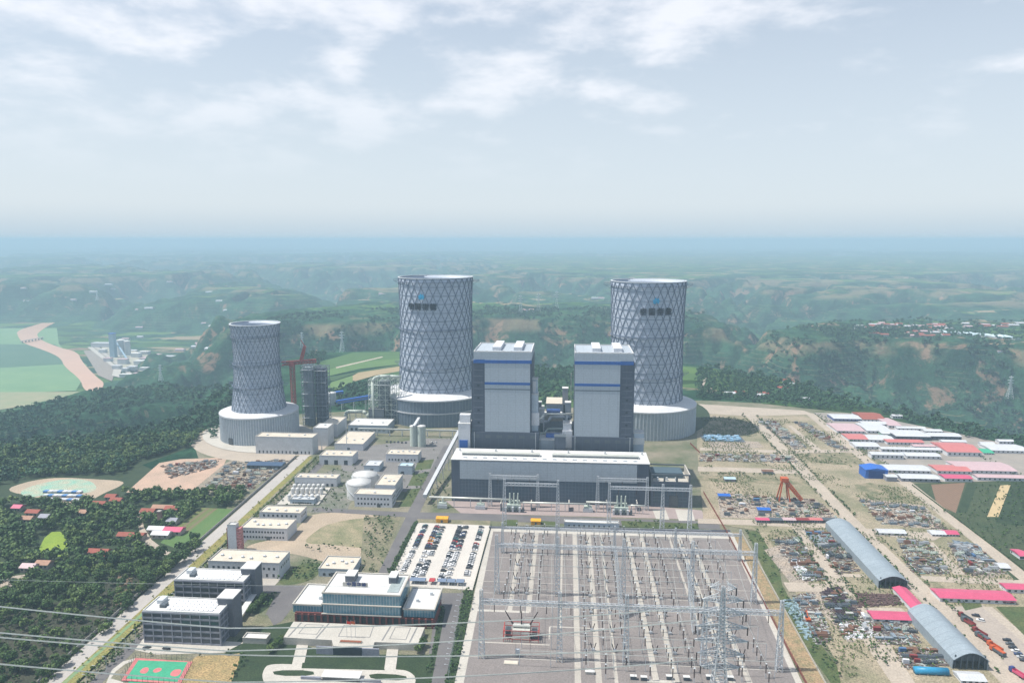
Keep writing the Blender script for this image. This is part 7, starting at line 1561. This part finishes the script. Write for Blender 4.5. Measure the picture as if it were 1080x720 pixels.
mass('trees around the village on the opposite plateau', far_sp, FT, 6, smax=1.5)
shr = scatter([(66, 735), (76, 735), (338, 483), (333, 483)], 2.6, 15, dens=.9); mass('clipped shrubs along the planted verge of the perimeter road', shr, ST, 7, zf=.1, m=M_leaf2, name='verge_shrubs')
shr = scatter([(48, 735), (60, 735), (327, 481), (325, 481)], 5, 16, dens=.35); mass('yellowish low plants along the planted verge', shr, ST, 8, zf=.1, smax=.9, m=mat('yellow_leaves', (.20, .19, .04), (.12, .16, .04)), name='verge_plants')
gr = scatter([(300, 520), (352, 494), (384, 500), (365, 540), (330, 541), (292, 536)], 5, 61, dens=.3) + scatter([(360, 474), (450, 462), (488, 462), (452, 518), (432, 520), (360, 500)], 6, 62, dens=.12) + scatter([(452, 522), (474, 500), (474, 530), (452, 540)], 5, 63, dens=.5) + scatter(SCRUBW, 3.4, 64, dens=.55) + scatter([(276, 628), (292, 626), (284, 640), (258, 645)], 3, 65, dens=.8) + scatter([(84, 735), (78, 735), (342, 482), (344, 482)], 2.2, 66, dens=.8)
for q_, s_, d_ in (([(384, 545), (423, 545), (398, 612), (352, 596), (380, 590)], 4, .6), ([(292, 612), (318, 592), (345, 594), (330, 612)], 4, .7), ([(318, 573), (405, 575), (400, 580), (330, 582)], 4, .6), ([(404, 614), (412, 614), (441, 551), (438, 551)], 2.4, .9), ([(466, 735), (477, 735), (500, 622), (490, 622)], 3, .8),
                 ([(784, 560), (802, 560), (840, 640), (908, 735), (882, 735)], 4, .4), ([(256, 690), (262, 690), (240, 735), (232, 735)], 3, .8), ([(464, 640), (468, 642), (452, 735), (446, 735)], 3, .7), ([(436, 500), (455, 497), (436, 534), (420, 534)], 6, .4), ([(958, 512), (975, 525), (1090, 610), (1090, 560), (1075, 510), (1031, 510), (1020, 540), (990, 535)], 7, .7),
                 ([(1070, 508), (1120, 508), (1120, 600), (1050, 560)], 7, .8), ([(142, 690), (200, 692), (256, 688), (200, 695)], 3, .5), ([(655, 549), (735, 552), (738, 559), (657, 558)], 4, .3), ([(741, 440), (784, 441), (797, 452), (742, 455)], 6, .3), ([(838, 478), (905, 477), (922, 490), (866, 490)], 6, .35)): gr += scatter(q_, s_, int(q_[0][0]), dens=d_)
YW = patchy(scatter([(740, 440), (860, 440), (990, 540), (1090, 630), (1000, 640), (900, 560), (800, 560), (742, 500)], 2.0, 81, dens=.6), 28, .12, 82) + patchy(scatter([(800, 560), (905, 560), (1000, 700), (900, 735)], 1.9, 83, dens=.6), 22, .08, 84)
mass('patches of low weeds over the storage yard ground', YW, ST, 19, zf=.12, smin=.3, smax=.75, m=M_leaf2, name='yard_weeds')
mass('low shrubs and weeds over the beds and verges of the plant', gr, ST, 9, zf=.15, name='low_shrubs')
rr = scatter([(896, 470), (1000, 472), (1000, 480), (905, 482)], 5, 40, dens=.7) + scatter([(862, 437), (866, 437), (960, 506), (955, 508)], 5, 41, dens=.8) + scatter([(1020, 478), (1030, 478), (1085, 505), (1080, 506)], 5, 42)
for a, b in (((797, 438), (905, 548)), ((916, 556), (1085, 722)), ((783, 438), (890, 550)), ((900, 556), (1062, 722)), ((860, 437), (925, 488)), ((848, 558), (922, 655)), ((836, 560), (935, 705)), ((742, 478), (826, 480)), ((836, 477), (905, 476)), ((740, 500), (840, 502))):
    A, B = G(*a), G(*b); n = int(math.hypot(A[0] - B[0], A[1] - B[1]) / 2.0)
    rr += [(A[0] + (B[0] - A[0]) * i / n + RNG.uniform(-1, 1), A[1] + (B[1] - A[1]) * i / n + RNG.uniform(-1, 1)) for i in range(n) if RNG.random() < .55]
mass('dark hedge trees lining the camp road and camp lanes', rr, ST, 10, zf=.1, smin=.6, smax=1.3, name='hedge_trees')
print('objects', len(bpy.data.objects))
